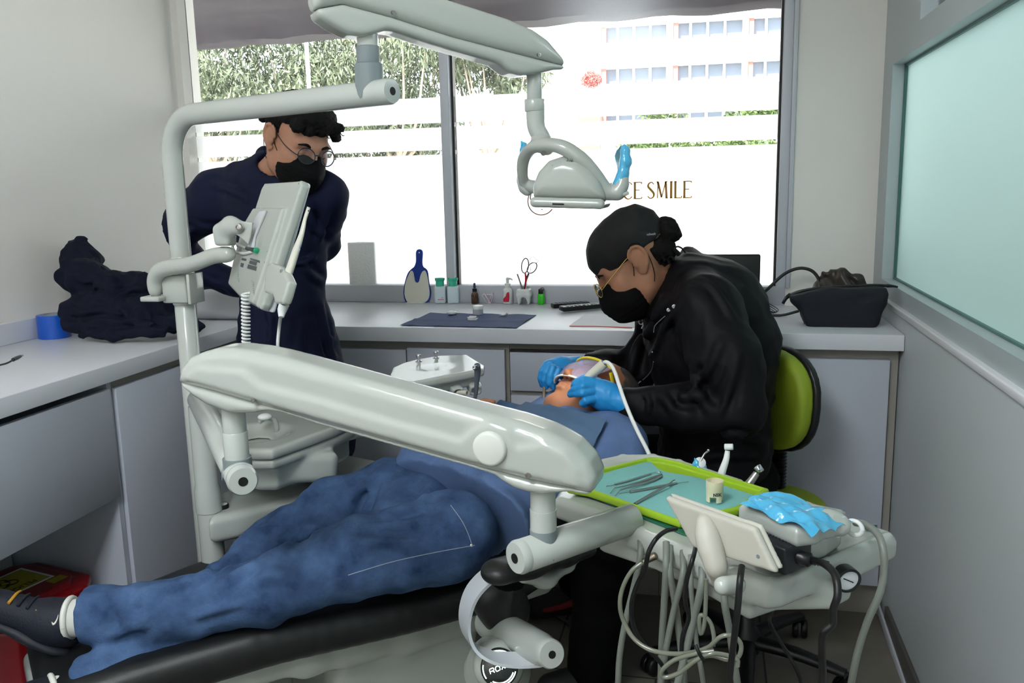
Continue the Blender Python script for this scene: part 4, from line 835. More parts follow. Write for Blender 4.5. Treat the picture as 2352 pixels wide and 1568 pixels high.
for st in RX:
    q_ = [(a-2.2, b-.5) for a, b in st]; o_ = c+bn*.0026
    for i in range(len(q_)-1): strokes(mb, [[q_[i], q_[i+1]]], o_, .0088, .0015, bn, tu, tw, .0004)
mb.build('badge_lettering', M_glow, Bd, smooth=False)
# ================================================================== SPITTOON
T = thing('spittoon', 'white glossy spittoon unit behind the delivery arm post', 'spittoon', aZ(620, 1080, .6)*V(1, 1, 0))
tp = [aZ(*p, .765)[:2] for p in [(500, 1022), (560, 1036), (626, 1036), (700, 1010), (776, 982), (835, 955), (760, 915), (600, 905), (490, 930)]]
s = Sdf(np.append(np.min(tp, 0)-.05, .55), np.append(np.max(tp, 0)+.05, .82), .0045)
s.ext(tp, V(0, 0, .755), V(1, 0, 0), V(0, 1, 0), Z3, .014, .010); cc = np.mean(tp, 0); 
bc = aZ(590, 1000, .76); s.ell((bc[0], bc[1], .775), (.085, .085, .030), k=.012, op='s'); s.cap((bc[0], bc[1], .73), (bc[0], bc[1], .80), .028, .028, .006, 's')
s.build('basin', M_unit, T)
s = Sdf(np.append(np.min(tp, 0)-.05, .55), np.append(np.max(tp, 0)+.05, .82), .0045)
l2 = [tuple(cc+(np.array(q)-cc)*.97) for q in tp]; l3 = [tuple(cc+(np.array(q)-cc)*.80) for q in tp]
s.ext(l2, V(0, 0, .728), V(1, 0, 0), V(0, 1, 0), Z3, .0125, .008); s.ext(l3, V(0, 0, .680), V(1, 0, 0), V(0, 1, 0), Z3, .035, .02, .03)
q1 = aZ(690, 1060, .70); s.box((q1[0], q1[1]+.03, .685), (.075, .05, .040), rotm(Z3, 35)@rotm((0, 1, 0), 8), .022, .01); s.build('housing', M_unit, T)
fz = aY(634, 985, bc[1]+.06); mb = MB(); mb.tube([fz-Z3*.02, fz+Z3*.02, fz+V(-.02, -.01, .032), fz+V(-.035, -.02, .022)], .006, 10, 4); mb.build('cup_filler', mat('clear_plastic', (225, 232, 230), .1, trans=.6), T)
mb = MB().sph(aY(608, 957, bc[1]+.04), (.018, .018, .009), 12); mb.build('strainer', M_whitep, T)
pf = [aZ(*p, .60)[:2] for p in [(478, 1192), (545, 1178), (700, 1140), (840, 1105), (900, 1060), (800, 1040), (640, 1090), (480, 1135)]]
s = Sdf(np.append(np.min(pf, 0)-.05, .02), np.append(np.max(pf, 0)+.05, .74), .0055)
s.ext(pf, V(0, 0, .565), V(1, 0, 0), V(0, 1, 0), Z3, .035, .02)
c = aZ(655, 1120, .6); s.cap((c[0], c[1]+.04, .55), (c[0], c[1]+.04, .66), .035, k=.01)
s.box((c[0]-.02, c[1]+.03, .3), (.13, .08, .29), rotm(Z3, 15), .04, .05); s.build('platform', M_unit, T)
c = aZ(512, 1166, .6); kb = MB().lathe([(.0145, 0), (.0150, .003), (.0150, .009), (.0135, .0105), (.0118, .0105), (.0118, .0095), (.001, .0095)], c, Z3, 30).build('power_button_ring', M_blackp, T)
MB().lathe([(.0117, .0), (.0115, .0102), (.001, .0108)], c, Z3, 28).build('power_button', M_whitep, T)
# ================================================================== ASSISTANT CONSOLE
T = thing('assistant_console', 'small white console with suction holders and two chrome taps, in front of the cabinets', 'dental console', aZ(1005, 860, .9))
tp = [aZ(*p, .915)[:2] for p in [(896, 858), (902, 843), (925, 833), (958, 824), (1011, 816), (1074, 814), (1113, 838), (1112, 846), (1086, 852), (916, 884), (898, 872)]]
lo_ = np.append(np.min(tp, 0)-.06, .74); hi_ = np.append(np.max(tp, 0)+.06, .98)
s = Sdf(lo_, hi_, .003); s.ext(tp, V(0, 0, .9055), V(1, 0, 0), V(0, 1, 0), Z3, .0105, .006)
c = aZ(1000, 842, .916); s.ell((c[0], c[1], .920), (.052, .075, .006), rotm(Z3, -50), .002, 's'); s.build('console_top', M_unit, T)
s = Sdf(lo_, hi_, .003); cc = np.mean(tp, 0); l3 = [tuple(cc+(np.array(q)-cc)*.86) for q in tp]; s.ext(l3, V(0, 0, .885), V(1, 0, 0), V(0, 1, 0), Z3, .014, .006); s.build('console_base', M_unit, T)
for i, (px, py, px2, py2) in enumerate(((945, 893, 962, 915), (988, 884, 1006, 910), (1030, 876, 1050, 902), (1080, 868, 1092, 895))):
    a = aY(px, py, aZ(px, py, .88)[1]-.015); b = aY(px2, py2, aZ(px, py, .88)[1]-.06); ax = unit(b-a); R_ = np.stack([unit(np.cross(ax, Z3)), unit(np.cross(ax, np.cross(ax, Z3))), ax], 1)
    s = Sdf(a-V(.06, .06, .06), a+V(.06, .06, .06), .0026); s.box((a+b)/2, (.016, .015, np.linalg.norm(b-a)/2+.006), R_, .006); s.cap(b, b+ax*.02, .0105, op='s', k=.003); h = s.build('instrument_holder', M_unit, T)
    if i == 2: MB().lathe([(.005, -.01), (.0062, .03), (.0066, .040), (.0045, .040), (.0045, .025)], b-ax*.002, unit(ax+V(.9, -.2, .5)), 20).build('suction_nozzle', mat('cream_tube', (205, 205, 188), .4), h)
for px, py in ((962, 829), (1002, 821)):
    c = aZ(px, py, .917); MB().lathe([(.009, 0), (.009, .002), (.0045, .0035), (.0045, .009), (.0062, .011), (.0066, .018), (.005, .0195)], c-Z3*.001, Z3, 18).build('tap', M_chrome, T)
a = aZ(1094, 880, .91)+V(0, -.05, -.0); c = aY(1094, 842, 1.98); d = aY(1090, 905, 1.985)
tq = thing('suction_handpiece', 'dark grey suction handpiece hooked at the end of the small console', 'handpiece', c)
MB().tube([aY(1096, 838, 1.97), aY(1097, 852, 1.98), aY(1095, 880, 1.985), aY(1093, 905, 1.985)], [.0075, .0085, .006, .005], 14, 4).build('body', mat('dark_grey_plastic', (82, 90, 100), .3), tq)
MB().lathe([(.0055, -.004), (.0055, .004), (.003, .0045), (.003, .001)], aY(1091, 844, 1.962), unit(V(-.5, -1, .1)), 16).build('nozzle', M_chrome, tq)
MB().tube([aY(1093, 905, 1.985), aY(1089, 925, 1.99), aY(1086, 960, 2.0), aY(1060, 1040, 2.05), aY(960, 1060, 2.1)], .0045, 10, 4).build('hose', mat('hose_dark', (88, 96, 100), .4), tq)
s = Sdf(aY(820, 1010, 2.2)-V(.06, .12, .06), aY(1000, 880, 2.2)+V(.06, .12, .06), .005)
s.chain([aY(990, 905, 2.2), aY(930, 935, 2.2), aY(860, 975, 2.15), aY(800, 990, 2.10)], [.022, .022, .024, .026], .01); s.build('support_arm', M_unit, T)
# ================================================================== MONITOR ON THE POST
T = thing('camera_monitor', 'white back of a tilted monitor held by a curved arm on the bent post', 'monitor', aY(600, 560, 1.8))
Q = [aY(693, 414, 1.72), aY(603, 421, 1.90), aY(531, 657, 1.87), aY(599, 712, 1.70)]
o = np.mean(Q, 0); w = unit((Q[0]-Q[3])+(Q[1]-Q[2])); u = (Q[0]-Q[1]); u = unit(u-w*(u@w)); n = np.cross(u, w); n = n if n@(CAMP-o) > 0 else -n
P_ = lambda px, py, d=0: onpl(px, py, o+n*d, n)
pol = lambda L_, d=0: [((P_(*p, d)-o)@u, (P_(*p, d)-o)@w) for p in L_]
lo_, hi_ = o-V(.2, .2, .2), o+V(.2, .2, .2)
s = Sdf(lo_, hi_, .003); s.ext(pol([(690, 414), (606, 421), (600, 432), (584, 482), (572, 500), (556, 560), (542, 610), (531, 650), (533, 662), (560, 690), (598, 711), (604, 700), (692, 425)]), o-n*.010, u, w, n, .010, .004)
s.ext(pol([(660, 480), (590, 480), (566, 520), (545, 600), (532, 655), (565, 690), (590, 700), (604, 660)]), o+n*.003, u, w, n, .008, .005, .004)
s.build('back_shell', M_unit, T)
s = Sdf(lo_, hi_, .003); s.ext(pol([(702, 419), (690, 414), (606, 421), (542, 612), (531, 650), (533, 662), (598, 711), (619, 716)], -.02), o-n*.027, u, w, n, .007, .004); s.build('bezel', mat('monitor_bezel', (214, 220, 224), .3), T)
MB().prism(pol([(590, 500), (600, 486), (614, 484), (604, 508), (588, 545), (584, 575), (572, 570)], .012), o+n*.011, u, w, n, .006, .002).build('mount_plate', mat('plate_white', (196, 200, 202), .4), T)
for L_ in ([(574, 598), (590, 602), (588, 610), (572, 605)], [(597, 604), (596, 598), (575, 592), (575, 596)], [(590, 612), (570, 607), (568, 616), (588, 622)], [(560, 605), (554, 603), (552, 612), (558, 614)], [(566, 594), (556, 592), (555, 597), (565, 599)]):
    MB().prism(pol(L_, .0115), o+n*.0112, u, w, n, .0006).build('printed_label', mat('label_grey', (72, 76, 78), .6), T, smooth=False)
for cx_, cy_ in ((545, 632), (580, 660)):
    for k in range(7): MB().box(P_(cx_+k*.4, cy_-14+k*4.6, .0125), (.006, .0009, .0008), np.stack([u, w, n], 1), .0004).build('vent_rib', M_unit, T)
for p in ((686, 421), (594, 706), (614, 577), (607, 602)): MB().lathe([(.0016, -.001), (.0016, .0006), (.0005, .0007)], P_(*p, .0005 if p[0] > 640 else .011), n, 10).build('screw', M_grey, T)
a = P_(567, 570, .014); b = P_(589, 575, .017); MB().cyl(a, b, .0048, 16).build('connector', mat('connector_grey', (70, 84, 80), .3, metal=.5), T); MB().cyl(b-unit(b-a)*.003, b+unit(b-a)*.001, .0066, 18).build('connector_ring', mat('green_ring', (20, 150, 105), .4), T)
MB().tube([a, P_(553, 564, .016), P_(540, 559, .02), P_(534, 566, .02), P_(541, 578, .018), P_(562, 582, .015), P_(578, 578, .014)], .0034, 10, 4).build('cable_loop', M_whitep, T)
s = Sdf(lo_-V(0, .1, 0), hi_+V(.12, 0, 0), .0026); s.ext(pol([(637, 606), (652, 612), (668, 628), (678, 650), (670, 680), (663, 700), (645, 700), (640, 682), (620, 674), (622, 640), (628, 610)], .012), o+n*.016, u, w, n, .010, .005); s.build('camera_holder', M_unit, T)
MB().lathe([(.004, -.002), (.004, .0012), (.0025, .0012), (.0022, 0)], P_(646, 622, .026), n, 14).build('screw', M_chrome, T)
# intraoral camera
cp = [P_(655, 648, .012), P_(668, 612, .012), P_(680, 575, .012), P_(692, 540, .012), P_(700, 505, .012), P_(709, 476, .012)]
t = thing('intraoral_camera', 'slim cream camera wand resting in the holder beside the monitor', 'camera', cp[0]); M_cr = mat('cream_wand', (206, 204, 190), .3)
MB().tube(cp, [.0125, .0125, .0112, .0078, .0055, .0055], 18, 4, flat=(u, 1, .6)).build('wand', M_cr, t)
for k, (px, py) in enumerate(((690, 563), (687, 575))): MB().lathe([(.0034, 0), (.0034, .0006), (.0028, .0008), (.0006, .0008)], P_(px, py, .0205-.002*k*0), n, 16).build('button', mat('blue_grey_button', (120, 140, 176), .4), t)
MB().lathe([(.0015, -.001), (.0014, .0004), (.0005, .0005)], P_(708, 484, .0158), n, 10).build('lens', M_hole, t)
MB().tube([P_(653, 698, .012), P_(648, 712, .012), P_(646, 728, .012)], [.0105, .0095, .0055], 14, 3).build('strain_relief', M_whitep, t)
MB().tube([P_(646, 722, .012), aY(642, 745, 1.71), aY(638, 790, 1.72), aY(642, 815, 1.74), aY(650, 850, 1.78), aY(700, 930, 1.85)], .0036, 10, 5).build('cable', M_whitep, t)
# coiled cord
a = P_(564, 672, .02); b = aY(563, 800, 1.76); c_ = aY(566, 880, 1.78); pts = []; L_ = 26
for i in range(L_*14):
    f_ = i/(L_*14); p = a*(1-f_)+c_*f_; th = i/14*2*math.pi; pts.append(p+V(.0082*math.cos(th), .0082*math.sin(th), 0))
MB().tube(pts, .0026, 8).build('coiled_cord', M_whitep, T)
# monitor arm + clamp
s = Sdf(aY(330, 700, 1.85)-V(.05, .14, .05), aY(580, 500, 1.85)+V(.05, .12, .05), .0042)
s.sweep([aY(357, 668, 1.86), aY(357, 640, 1.86), aY(375, 618, 1.85), aY(440, 606, 1.83), aY(490, 588, 1.82), aY(524, 584, 1.81)], [.016, .018, .019, .018, .0175, .018]); s.build('monitor_arm', M_unit, T)
s = Sdf(aY(480, 600, 1.8)-V(.03, .06, .05), aY(590, 490, 1.8)+V(.05, .05, .05), .003)
s.box(aY(517, 541, 1.81), (.020, .020, .023), None, .008); s.chain([aY(515, 530, 1.81), aY(530, 518, 1.80), aY(550, 522, 1.79)], [.019, .018, .017], .02, fl=((0, 1, 0), .8)); s.build('tilt_joint', M_unit, T)
MB().lathe([(.0085, -.004), (.0085, .003), (.005, .004), (.004, .001)], aY(548, 522, 1.772), (0, -1, 0), 20).build('joint_bolt', M_steel, T)
MB().prism([((aY(*p, 1.785)-aY(548, 522, 1.785))[0], (aY(*p, 1.785)-aY(548, 522, 1.785))[2]) for p in [(540, 508), (556, 508), (580, 512), (575, 545), (570, 562), (556, 548), (538, 536)]], aY(548, 522, 1.785), V(1, 0, 0), Z3, V(0, 1, 0), .005, .002).build('tilt_plate', M_unit, T)
mb = MB(); pz = aY(390, 660, PY)[2]; mb.box((PX, PY-.005, pz), (.034, .036, .034), None, .004); mb.build('post_clamp', M_unit, T)
mb = MB(); mb.box(aY(360, 684, 1.86), (.026, .03, .006), None, .003); mb.build('clamp_shelf', M_unit, T)
mb = MB(); mb.box(aY(449, 661, 1.86), (.004, .03, .036), None, .0015); mb.build('clamp_plate', M_unit, T)
# ================================================================== STOOL
M_lime = mat('lime_upholstery', (136, 154, 36), .6, bump=.1, bscale=400); SX, SY = aY(1740, 1100, 2.38)[0], 2.38
T = thing('operator_stool', 'lime green stool with black shell and five-star base, under the dentist', 'stool', (SX, SY, 0))
bk = [(1786, 812), (1815, 807), (1845, 820), (1868, 850), (1881, 900), (1882, 950), (1870, 1000), (1845, 1030), (1810, 1043), (1780, 1040), (1750, 1030), (1735, 960), (1740, 880), (1760, 830)]
by = 2.36; bo = aY(1810, 925, by); bu_ = unit(V(.5, -.86, 0)); bu_ = unit(V(.75, .55, 0)); bnn = unit(V(.55, -.75, .1))
bnn = unit(V(-.78, -.6, .05)); bu_ = unit(np.cross(Z3, bnn)); bw_ = np.cross(bnn, bu_)
ov = lambda ru, rw: [(ru*math.copysign(abs(math.cos(t_))**.8, math.cos(t_)), rw*math.copysign(abs(math.sin(t_))**.8, math.sin(t_))) for t_ in np.linspace(0, 2*np.pi, 28, endpoint=False)]
bo = V(.165, 2.47, aY(1810, 925, 2.40)[2])
s = Sdf(bo-V(.3, .3, .2), bo+V(.3, .3, .2), .0045); s.ext(ov(.168, .142), bo+bnn*.012, bu_, bw_, bnn, .026, .020); s.build('backrest_pad', M_lime, T)
s = Sdf(bo-V(.3, .3, .2), bo+V(.3, .3, .2), .0045); s.ext(ov(.176, .150), bo-bnn*.016, bu_, bw_, bnn, .012, .008); s.build('backrest_shell', M_blackp, T)
mb = MB(); a = bo-bnn*.03-Z3*.10; b = V(a[0]+.0, a[1], .47); prof = []
L_ = 20
for i in range(L_*4+1): prof.append((.028+.005*math.sin(i/4*2*math.pi), i/(L_*4)*(np.linalg.norm(a-b))))
mb.lathe(prof, b, unit(a-b), 24); mb.build('bellows', M_blackp, T)
sc_ = V(SX-.02, SY-.03, .445); s = Sdf(sc_-V(.3, .3, .1), sc_+V(.3, .3, .1), .006); s.ext(ov(.215, .205), sc_+Z3*.015, V(1, 0, 0), V(0, 1, 0), Z3, .038, .030); s.build('seat_pad', M_lime, T)
s = Sdf(sc_-V(.3, .3, .15), sc_+V(.3, .3, .1), .007); s.ext(ov(.20, .19), sc_-Z3*.03, V(1, 0, 0), V(0, 1, 0), Z3, .010, .006); s.box((sc_+V(a[0], a[1], .445))/2-Z3*.045, (.16, .03, .008), rotm(Z3, math.degrees(math.atan2(a[1]-sc_[1], a[0]-sc_[0]))), .004, .01); s.build('seat_shell', M_blackp, T)
hub = V(SX-.02, SY-.03, 0); MB().lathe([(.038, .06), (.038, .12), (.026, .13), (.026, .40)], hub, Z3, 24).build('gas_column', M_blackp, T)
cas = [aZ(1860, 1505, .05), aZ(1800, 1400, .05), aZ(1650, 1545, .05)]; angs = [math.atan2(q[1]-hub[1], q[0]-hub[0]) for q in cas]
for k in range(5):
    th = -.35+k*2*math.pi/5; e = hub+V(.27*math.cos(th), .27*math.sin(th), 0)
    L1 = MB().tube([hub+Z3*.09, hub*.5+e*.5+Z3*.088, e+Z3*.068], [.028, .024, .017], 12, 4, flat=(Z3, .7, 1)).build('base_leg', M_blackp, T)
    mb = MB(); mb.cyl(e+Z3*.05, e+Z3*.07, .012, 12); px_ = V(-math.sin(th+.6), math.cos(th+.6), 0)
    for sg in (-1, 1): mb.lathe([(.026, 0), (.028, .003), (.028, .014), (.024, .018)], e+Z3*.028+px_*sg*.004, px_*sg, 22)
    mb.build('caster', M_blackp, L1)
# ================================================================== HOSES AND CABLES
M_hose = mat('hose_white', (118, 123, 116), .35); M_clr = mat('clear_tube', (136, 140, 124), .15, trans=.4, coat=.3); M_cab = mat('cable_black', (12, 12, 13), .45)
def cable(name, label, pts, r, m, cat, group=None, sm=6, dY=0):
    P = [aY(p[0], p[1], p[2]) for p in pts]; P = [V(q[0], q[1], max(q[2], r+.001)) for q in P]
    if pts[-1][1] >= 1650: P = P+[P[-1]*V(1, 1, .45), P[-1]*V(1, 1, 0)+V(.02, .01, r+.001)]
    o = MB().tube(P, r, 10, sm).build(name, m, None, P[0]); return tag(o, label, cat, group)
cable('mains_cable', 'thick black cable running from the adapter plug over the console edge', [(1868, 1286, 1.22), (1895, 1296, 1.18), (1918, 1320, 1.14), (1924, 1365, 1.12), (1914, 1400, 1.12), (1912, 1432, 1.12), (1890, 1455, 1.12), (1888, 1500, 1.13), (1889, 1568, 1.14), (1880, 1700, 1.2), (1850, 1800, 1.3)], .0052, M_cab, 'cable')
cable('display_cable', 'black cable hanging from the lower edge of the display panel', [(1704, 1300, 1.105), (1700, 1330, 1.085), (1697, 1365, 1.08), (1693, 1410, 1.08), (1686, 1470, 1.09), (1675, 1568, 1.11), (1668, 1700, 1.2)], .0045, M_cab, 'cable')
cable('display_cable', 'black cable slung over the front edge beside the metal hose fitting', [(1553, 1214, 1.30), (1530, 1219, 1.27), (1508, 1236, 1.24), (1492, 1262, 1.235), (1486, 1284, 1.235), (1480, 1310, 1.24), (1462, 1345, 1.25), (1450, 1390, 1.26), (1456, 1440, 1.27), (1480, 1480, 1.28), (1522, 1530, 1.30), (1545, 1600, 1.32), (1560, 1720, 1.4)], .0036, M_cab, 'cable')
cable('display_cable', 'thin black cable dropping over the console edge into the tangled tubing', [(1598, 1256, 1.225), (1592, 1280, 1.185), (1583, 1310, 1.18), (1576, 1340, 1.185), (1574, 1380, 1.20), (1582, 1418, 1.21), (1568, 1460, 1.21), (1565, 1505, 1.21)], .0034, M_cab, 'cable')
cable('black_cord', 'thin black cord hanging behind the console beside the stool caster', [(1790, 1370, 1.40), (1772, 1405, 1.45), (1768, 1430, 1.5), (1790, 1470, 1.5), (1815, 1510, 1.5), (1840, 1568, 1.5), (1860, 1700, 1.6)], .0035, M_cab, 'cable')
cable('coupling_hose', 'pale hose looping from the wrapped scaler down past the partition', [(1965, 1200, 1.36), (1990, 1205, 1.33), (2018, 1230, 1.30), (2030, 1270, 1.28), (2030, 1320, 1.28), (2018, 1370, 1.28), (1995, 1420, 1.29), (1972, 1490, 1.30), (1955, 1568, 1.32), (1930, 1700, 1.4)], .0056, M_hose, 'hose')
cable('clear_tube', 'clear tube curving from the brass fitting to the tangle of tubing', [(1474, 1292, 1.245), (1450, 1312, 1.24), (1430, 1350, 1.24), (1424, 1390, 1.24), (1434, 1430, 1.24), (1458, 1468, 1.23), (1495, 1492, 1.22), (1545, 1501, 1.21), (1600, 1496, 1.20), (1640, 1480, 1.19)], .0036, M_clr, 'tube')
hs = [[(1530, 1300, 1.30), (1526, 1380, 1.31), (1520, 1480, 1.32), (1518, 1568, 1.33), (1515, 1720, 1.4)], [(1538, 1308, 1.30), (1550, 1380, 1.31), (1562, 1470, 1.32), (1572, 1568, 1.33), (1580, 1720, 1.4)], [(1568, 1320, 1.29), (1548, 1400, 1.30), (1530, 1490, 1.31), (1515, 1600, 1.33), (1500, 1720, 1.4)], [(1586, 1330, 1.27), (1592, 1400, 1.28), (1600, 1480, 1.29), (1615, 1568, 1.30), (1630, 1720, 1.4)], [(1612, 1340, 1.27), (1594, 1420, 1.28), (1572, 1510, 1.29), (1550, 1600, 1.30), (1530, 1720, 1.4)], [(1664, 1382, 1.24), (1676, 1450, 1.25), (1686, 1520, 1.26), (1698, 1600, 1.28), (1710, 1720, 1.4)], [(1470, 1280, 1.36), (1455, 1350, 1.37), (1436, 1430, 1.38), (1424, 1500, 1.39), (1420, 1568, 1.40), (1420, 1700, 1.45)]]
for i, h in enumerate([[(q[0][0], q[0][1]-55, q[0][2]+.03)]+q for q in hs]): cable('instrument_hose', ['straight grey-white hose, left one of the pair crossing below the fitting', 'grey-white hose slanting right from the crossing pair', 'grey-white hose slanting left behind the crossing pair', 'slim hose between the two thin black cables', 'wide hose slanting left beneath the display bracket', 'hose dropping from the lowest point of the console', 'pale hose hanging in front of the black trouser leg'][i], h, [.0058, .0058, .0052, .0042, .0060, .0056, .0055][i], M_hose, 'hose', 'hoses hanging beneath the console')
cable('clear_tube', 'clear tube hanging in a loop beneath the display bracket', [(1622, 1330, 1.19), (1621, 1380, 1.19), (1618, 1430, 1.19), (1610, 1455, 1.19), (1606, 1425, 1.19), (1612, 1412, 1.19), (1632, 1430, 1.19), (1640, 1470, 1.185), (1628, 1490, 1.18)], .0032, M_clr, 'tube')
cable('clear_tube', 'clear tube forming the large right-hand bow of the tangle', [(1560, 1510, 1.18), (1590, 1500, 1.18), (1625, 1488, 1.175), (1655, 1462, 1.17), (1684, 1460, 1.17), (1702, 1480, 1.17), (1696, 1508, 1.17), (1670, 1514, 1.175), (1630, 1505, 1.18), (1580, 1520, 1.18)], .0034, M_clr, 'tube')
cable('clear_tube', 'clear tube forming the low left-hand bow of the tangle', [(1640, 1495, 1.165), (1600, 1500, 1.165), (1550, 1515, 1.165), (1520, 1540, 1.165), (1525, 1555, 1.165), (1560, 1545, 1.165), (1600, 1515, 1.16), (1640, 1500, 1.16), (1690, 1512, 1.165), (1694, 1530, 1.165)], .0034, M_clr, 'tube')
cable('tie_wrap', 'black tie holding the bundle of clear tubing', [(1598, 1480, 1.155), (1606, 1500, 1.15), (1616, 1516, 1.155)], .0026, M_cab, 'cable tie')
fl = [(1200, 1405), (1240, 1402), (1290, 1420), (1325, 1450), (1345, 1500), (1350, 1545), (1352, 1600)]; P = [aZ(p[0], p[1], .006) for p in fl]
tag(MB().tube(P, .005, 8, 5).build('floor_hose', mat('floor_hose_grey', (90, 88, 84), .5), None, P[0]), 'dull grey hose lying in a curve on the floor tiles', 'hose')
# white bar leaning on the partition foot
a, b = aX(1990, 1312, XR-.014), aX(2085, 1600, XR-.014); bx = unit(b-a)
struct('trim_7', MB().box((a+b)/2, (np.linalg.norm(b-a)/2, .004, .016), np.stack([bx, V(1, 0, 0), np.cross(bx, V(1, 0, 0))], 1), .002), M_alu)
struct('baseboard_right', MB().bb((XR-.012, YB, 0), (XR-.0005, 2.66, .075), .002), mat('grey_skirting', (92, 90, 84), .5))
# ================================================================== PEOPLE
def axes(lo, hi, h, fine=(), hf=.0035):
    out = []
    for i in range(3):
        cuts = sorted([(max(lo[i], f[0][i]), min(hi[i], f[1][i])) for f in fine if f[1][i] > lo[i] and f[0][i] < hi[i]]); mg = []
        for c in cuts:
            if mg and c[0] <= mg[-1][1]: mg[-1] = (mg[-1][0], max(mg[-1][1], c[1]))
            else: mg.append(c)
        a = []; x = lo[i]
        for c in mg:
            a += list(np.linspace(x, c[0], max(2, int((c[0]-x)/h)+1))[:-1]) if c[0] > x+1e-6 else []
            a += list(np.linspace(c[0], c[1], int((c[1]-c[0])/hf)+2)[:-1]); x = c[1]
        a += list(np.linspace(x, hi[i], max(2, int((hi[i]-x)/h)+1))); out.append(np.array(sorted(set(np.round(a, 6))), np.float32))
    return out
class Head:
    def __init__(s, c, F, U, k=1.0):
        s.c = np.asarray(c, float); s.F = unit(F); s.U = unit(np.asarray(U, float)-s.F*(np.asarray(U, float)@s.F)); s.L = np.cross(s.F, s.U); s.k = k
        s.R = np.stack([s.F, s.L, s.U], 1)
    def p(s, a, b, c): return s.c+s.k*(s.F*a+s.L*b+s.U*c)
    def skin(s, S, neck=None, beard=0, ear=1):
        k = s.k; p = s.p; e = lambda c, r, kk=.03, op='u', R=None: S.ell(p(*c), np.array(r)*k, s.R if R is None else s.R@R, kk*k, op)
        e((-.012, 0, .032), (.098, .076, .086), 0); e((.025, 0, -.025), (.062, .060, .085)); e((.03, 0, -.07), (.052, .044, .045))
        for b in (-1, 1):
            S.cap(p(-.015, .056*b, -.03), p(.005, .050*b, -.068), .022*k, .020*k, .03*k); S.cap(p(.005, .050*b, -.068), p(.058, .016*b, -.108), .020*k, .017*k, .025*k)
            e((.052, .043*b, -.032), (.030, .024, .030)); S.cap(p(.076, .042*b, .020), p(.086, .012*b, .014), .010*k, .010*k, .016*k)
            e((.098, .033*b, -.002), (.016, .019, .014), .014, 's'); e((.071, .033*b, -.004), (.0145, .0155, .0135), .004)
            if ear:
                Rt = rotm((0, 1, 0), -12); e((-.010, .083*b, .003), (.021, .0085, .032), .004, 'u', Rt); E_r = spline(np.array([p(.012, .081*b, .006), p(.008, .085*b, .024), p(-.006, .089*b, .034), p(-.022, .092*b, .028), p(-.029, .092*b, .010), p(-.025, .089*b, -.010), p(-.012, .084*b, -.026), p(-.001, .081*b, -.034), p(.008, .079*b, -.024)]), 3); S.chain(E_r, .0042*k, .002); S.ell(p(.008, .082*b, -.006), .0055*k, k=.004*k); S.chain([p(-.004, .086*b, .020), p(-.017, .087*b, .006), p(-.012, .084*b, -.012)], .0034*k, .003)
        S.cap(p(.090, 0, .006), p(.108, 0, -.028), .0075*k, .0105*k, .012*k); S.ell(p(.101, .012, -.034), .0078*k, k=.008*k); S.ell(p(.101, -.012, -.034), .0078*k, k=.008*k)
        S.cap(p(.083, -.020, -.060), p(.083, .020, -.060), .0055*k, .0055*k, .012*k); S.cap(p(.092, -.010, -.057), p(.092, .010, -.057), .0048*k, None, .006*k); S.cap(p(.090, -.012, -.069), p(.090, .012, -.069), .0055*k, None, .006*k)
        S.cap(p(.098, -.018, -.063), p(.098, .018, -.063), .0016*k, None, .002*k, 's'); e((.066, 0, -.104), (.020, .022, .016), .02)
        if neck is not None: S.cap(p(-.028, 0, -.055), neck, .052*k, .060*k, .03*k)
    def glasses(s, parent, m, rl, m_lens, w=.001, dz=-.006, tilt=0, drop=0, flat=1):
        P = s.p; t = thing_child('glasses', parent); gx = .112
        ph = np.linspace(0, 2*np.pi, 37)
        for b in (-1, 1):
            c = P(gx+drop*.3, .034*b, dz-drop); pts = [c+s.k*(s.L*rl[0]*math.cos(a)+s.U*rl[1]*math.sin(a)*.97-s.F*(.006*abs(math.cos(a))*0+b*math.cos(a)*.005)+s.F*tilt*math.sin(a)*rl[1]) for a in ph]
            MB().tube(pts, w, 8, caps=False).build('rim', m, t)
            v = [c]+pts[:-1]; MB().add(v, [[0, 1+i, 1+(i+1) % 36] for i in range(36)]).build('lens', m_lens, t)
            a = c+s.k*(s.L*rl[0]*b-s.F*.005); MB().tube([a, a+s.k*(s.L*.008*b-s.F*.004), P(.06, .077*b, .006), P(-.005, .082*b, .022), P(-.026, .082*b, .004)], w*.9, 8, 4).build('temple', m, t)
        a = P(gx+drop*.3, -.034+rl[0], dz+.004-drop); b_ = P(gx+drop*.3, .034-rl[0], dz+.004-drop); MB().tube([a, (a+b_)/2+s.F*.004*s.k+s.U*.003*s.k, b_], w, 8, 4).build('bridge', m, t)
        return t
    def mask(s, parent, m, loops=((.055, -.012), (.03, -.09)), hf=.0026, sides=(-1, 1)):
        k = s.k; p = s.p; S = Sdf(s.c-.17, s.c+.17, hf)
        S.ell(p(.046, 0, -.060), V(.077, .070, .068)*k, s.R, 0); S.cap(p(.092, 0, -.026), p(.106, 0, -.058), .022*k, .024*k, .03*k); S.cap(p(.06, 0, -.10), p(.098, 0, -.098), .03*k, .016*k, .03*k)
        S.disp(lambda x, y, z: .0012*np.abs(np.sin(((x-s.c[0])*s.U[0]+(y-s.c[1])*s.U[1]+(z-s.c[2])*s.U[2])*230)), .01)
        S.box(p(-.055, 0, -.05), V(.075, .2, .2)*k, s.R@rotm((0, 1, 0), -8), .002, .002, 's'); S.box(p(.06, 0, .116), V(.2, .2, .12)*k, s.R@rotm((0, 1, 0), 6), .002, .002, 's')
        o = S.build('face_mask', m, parent)
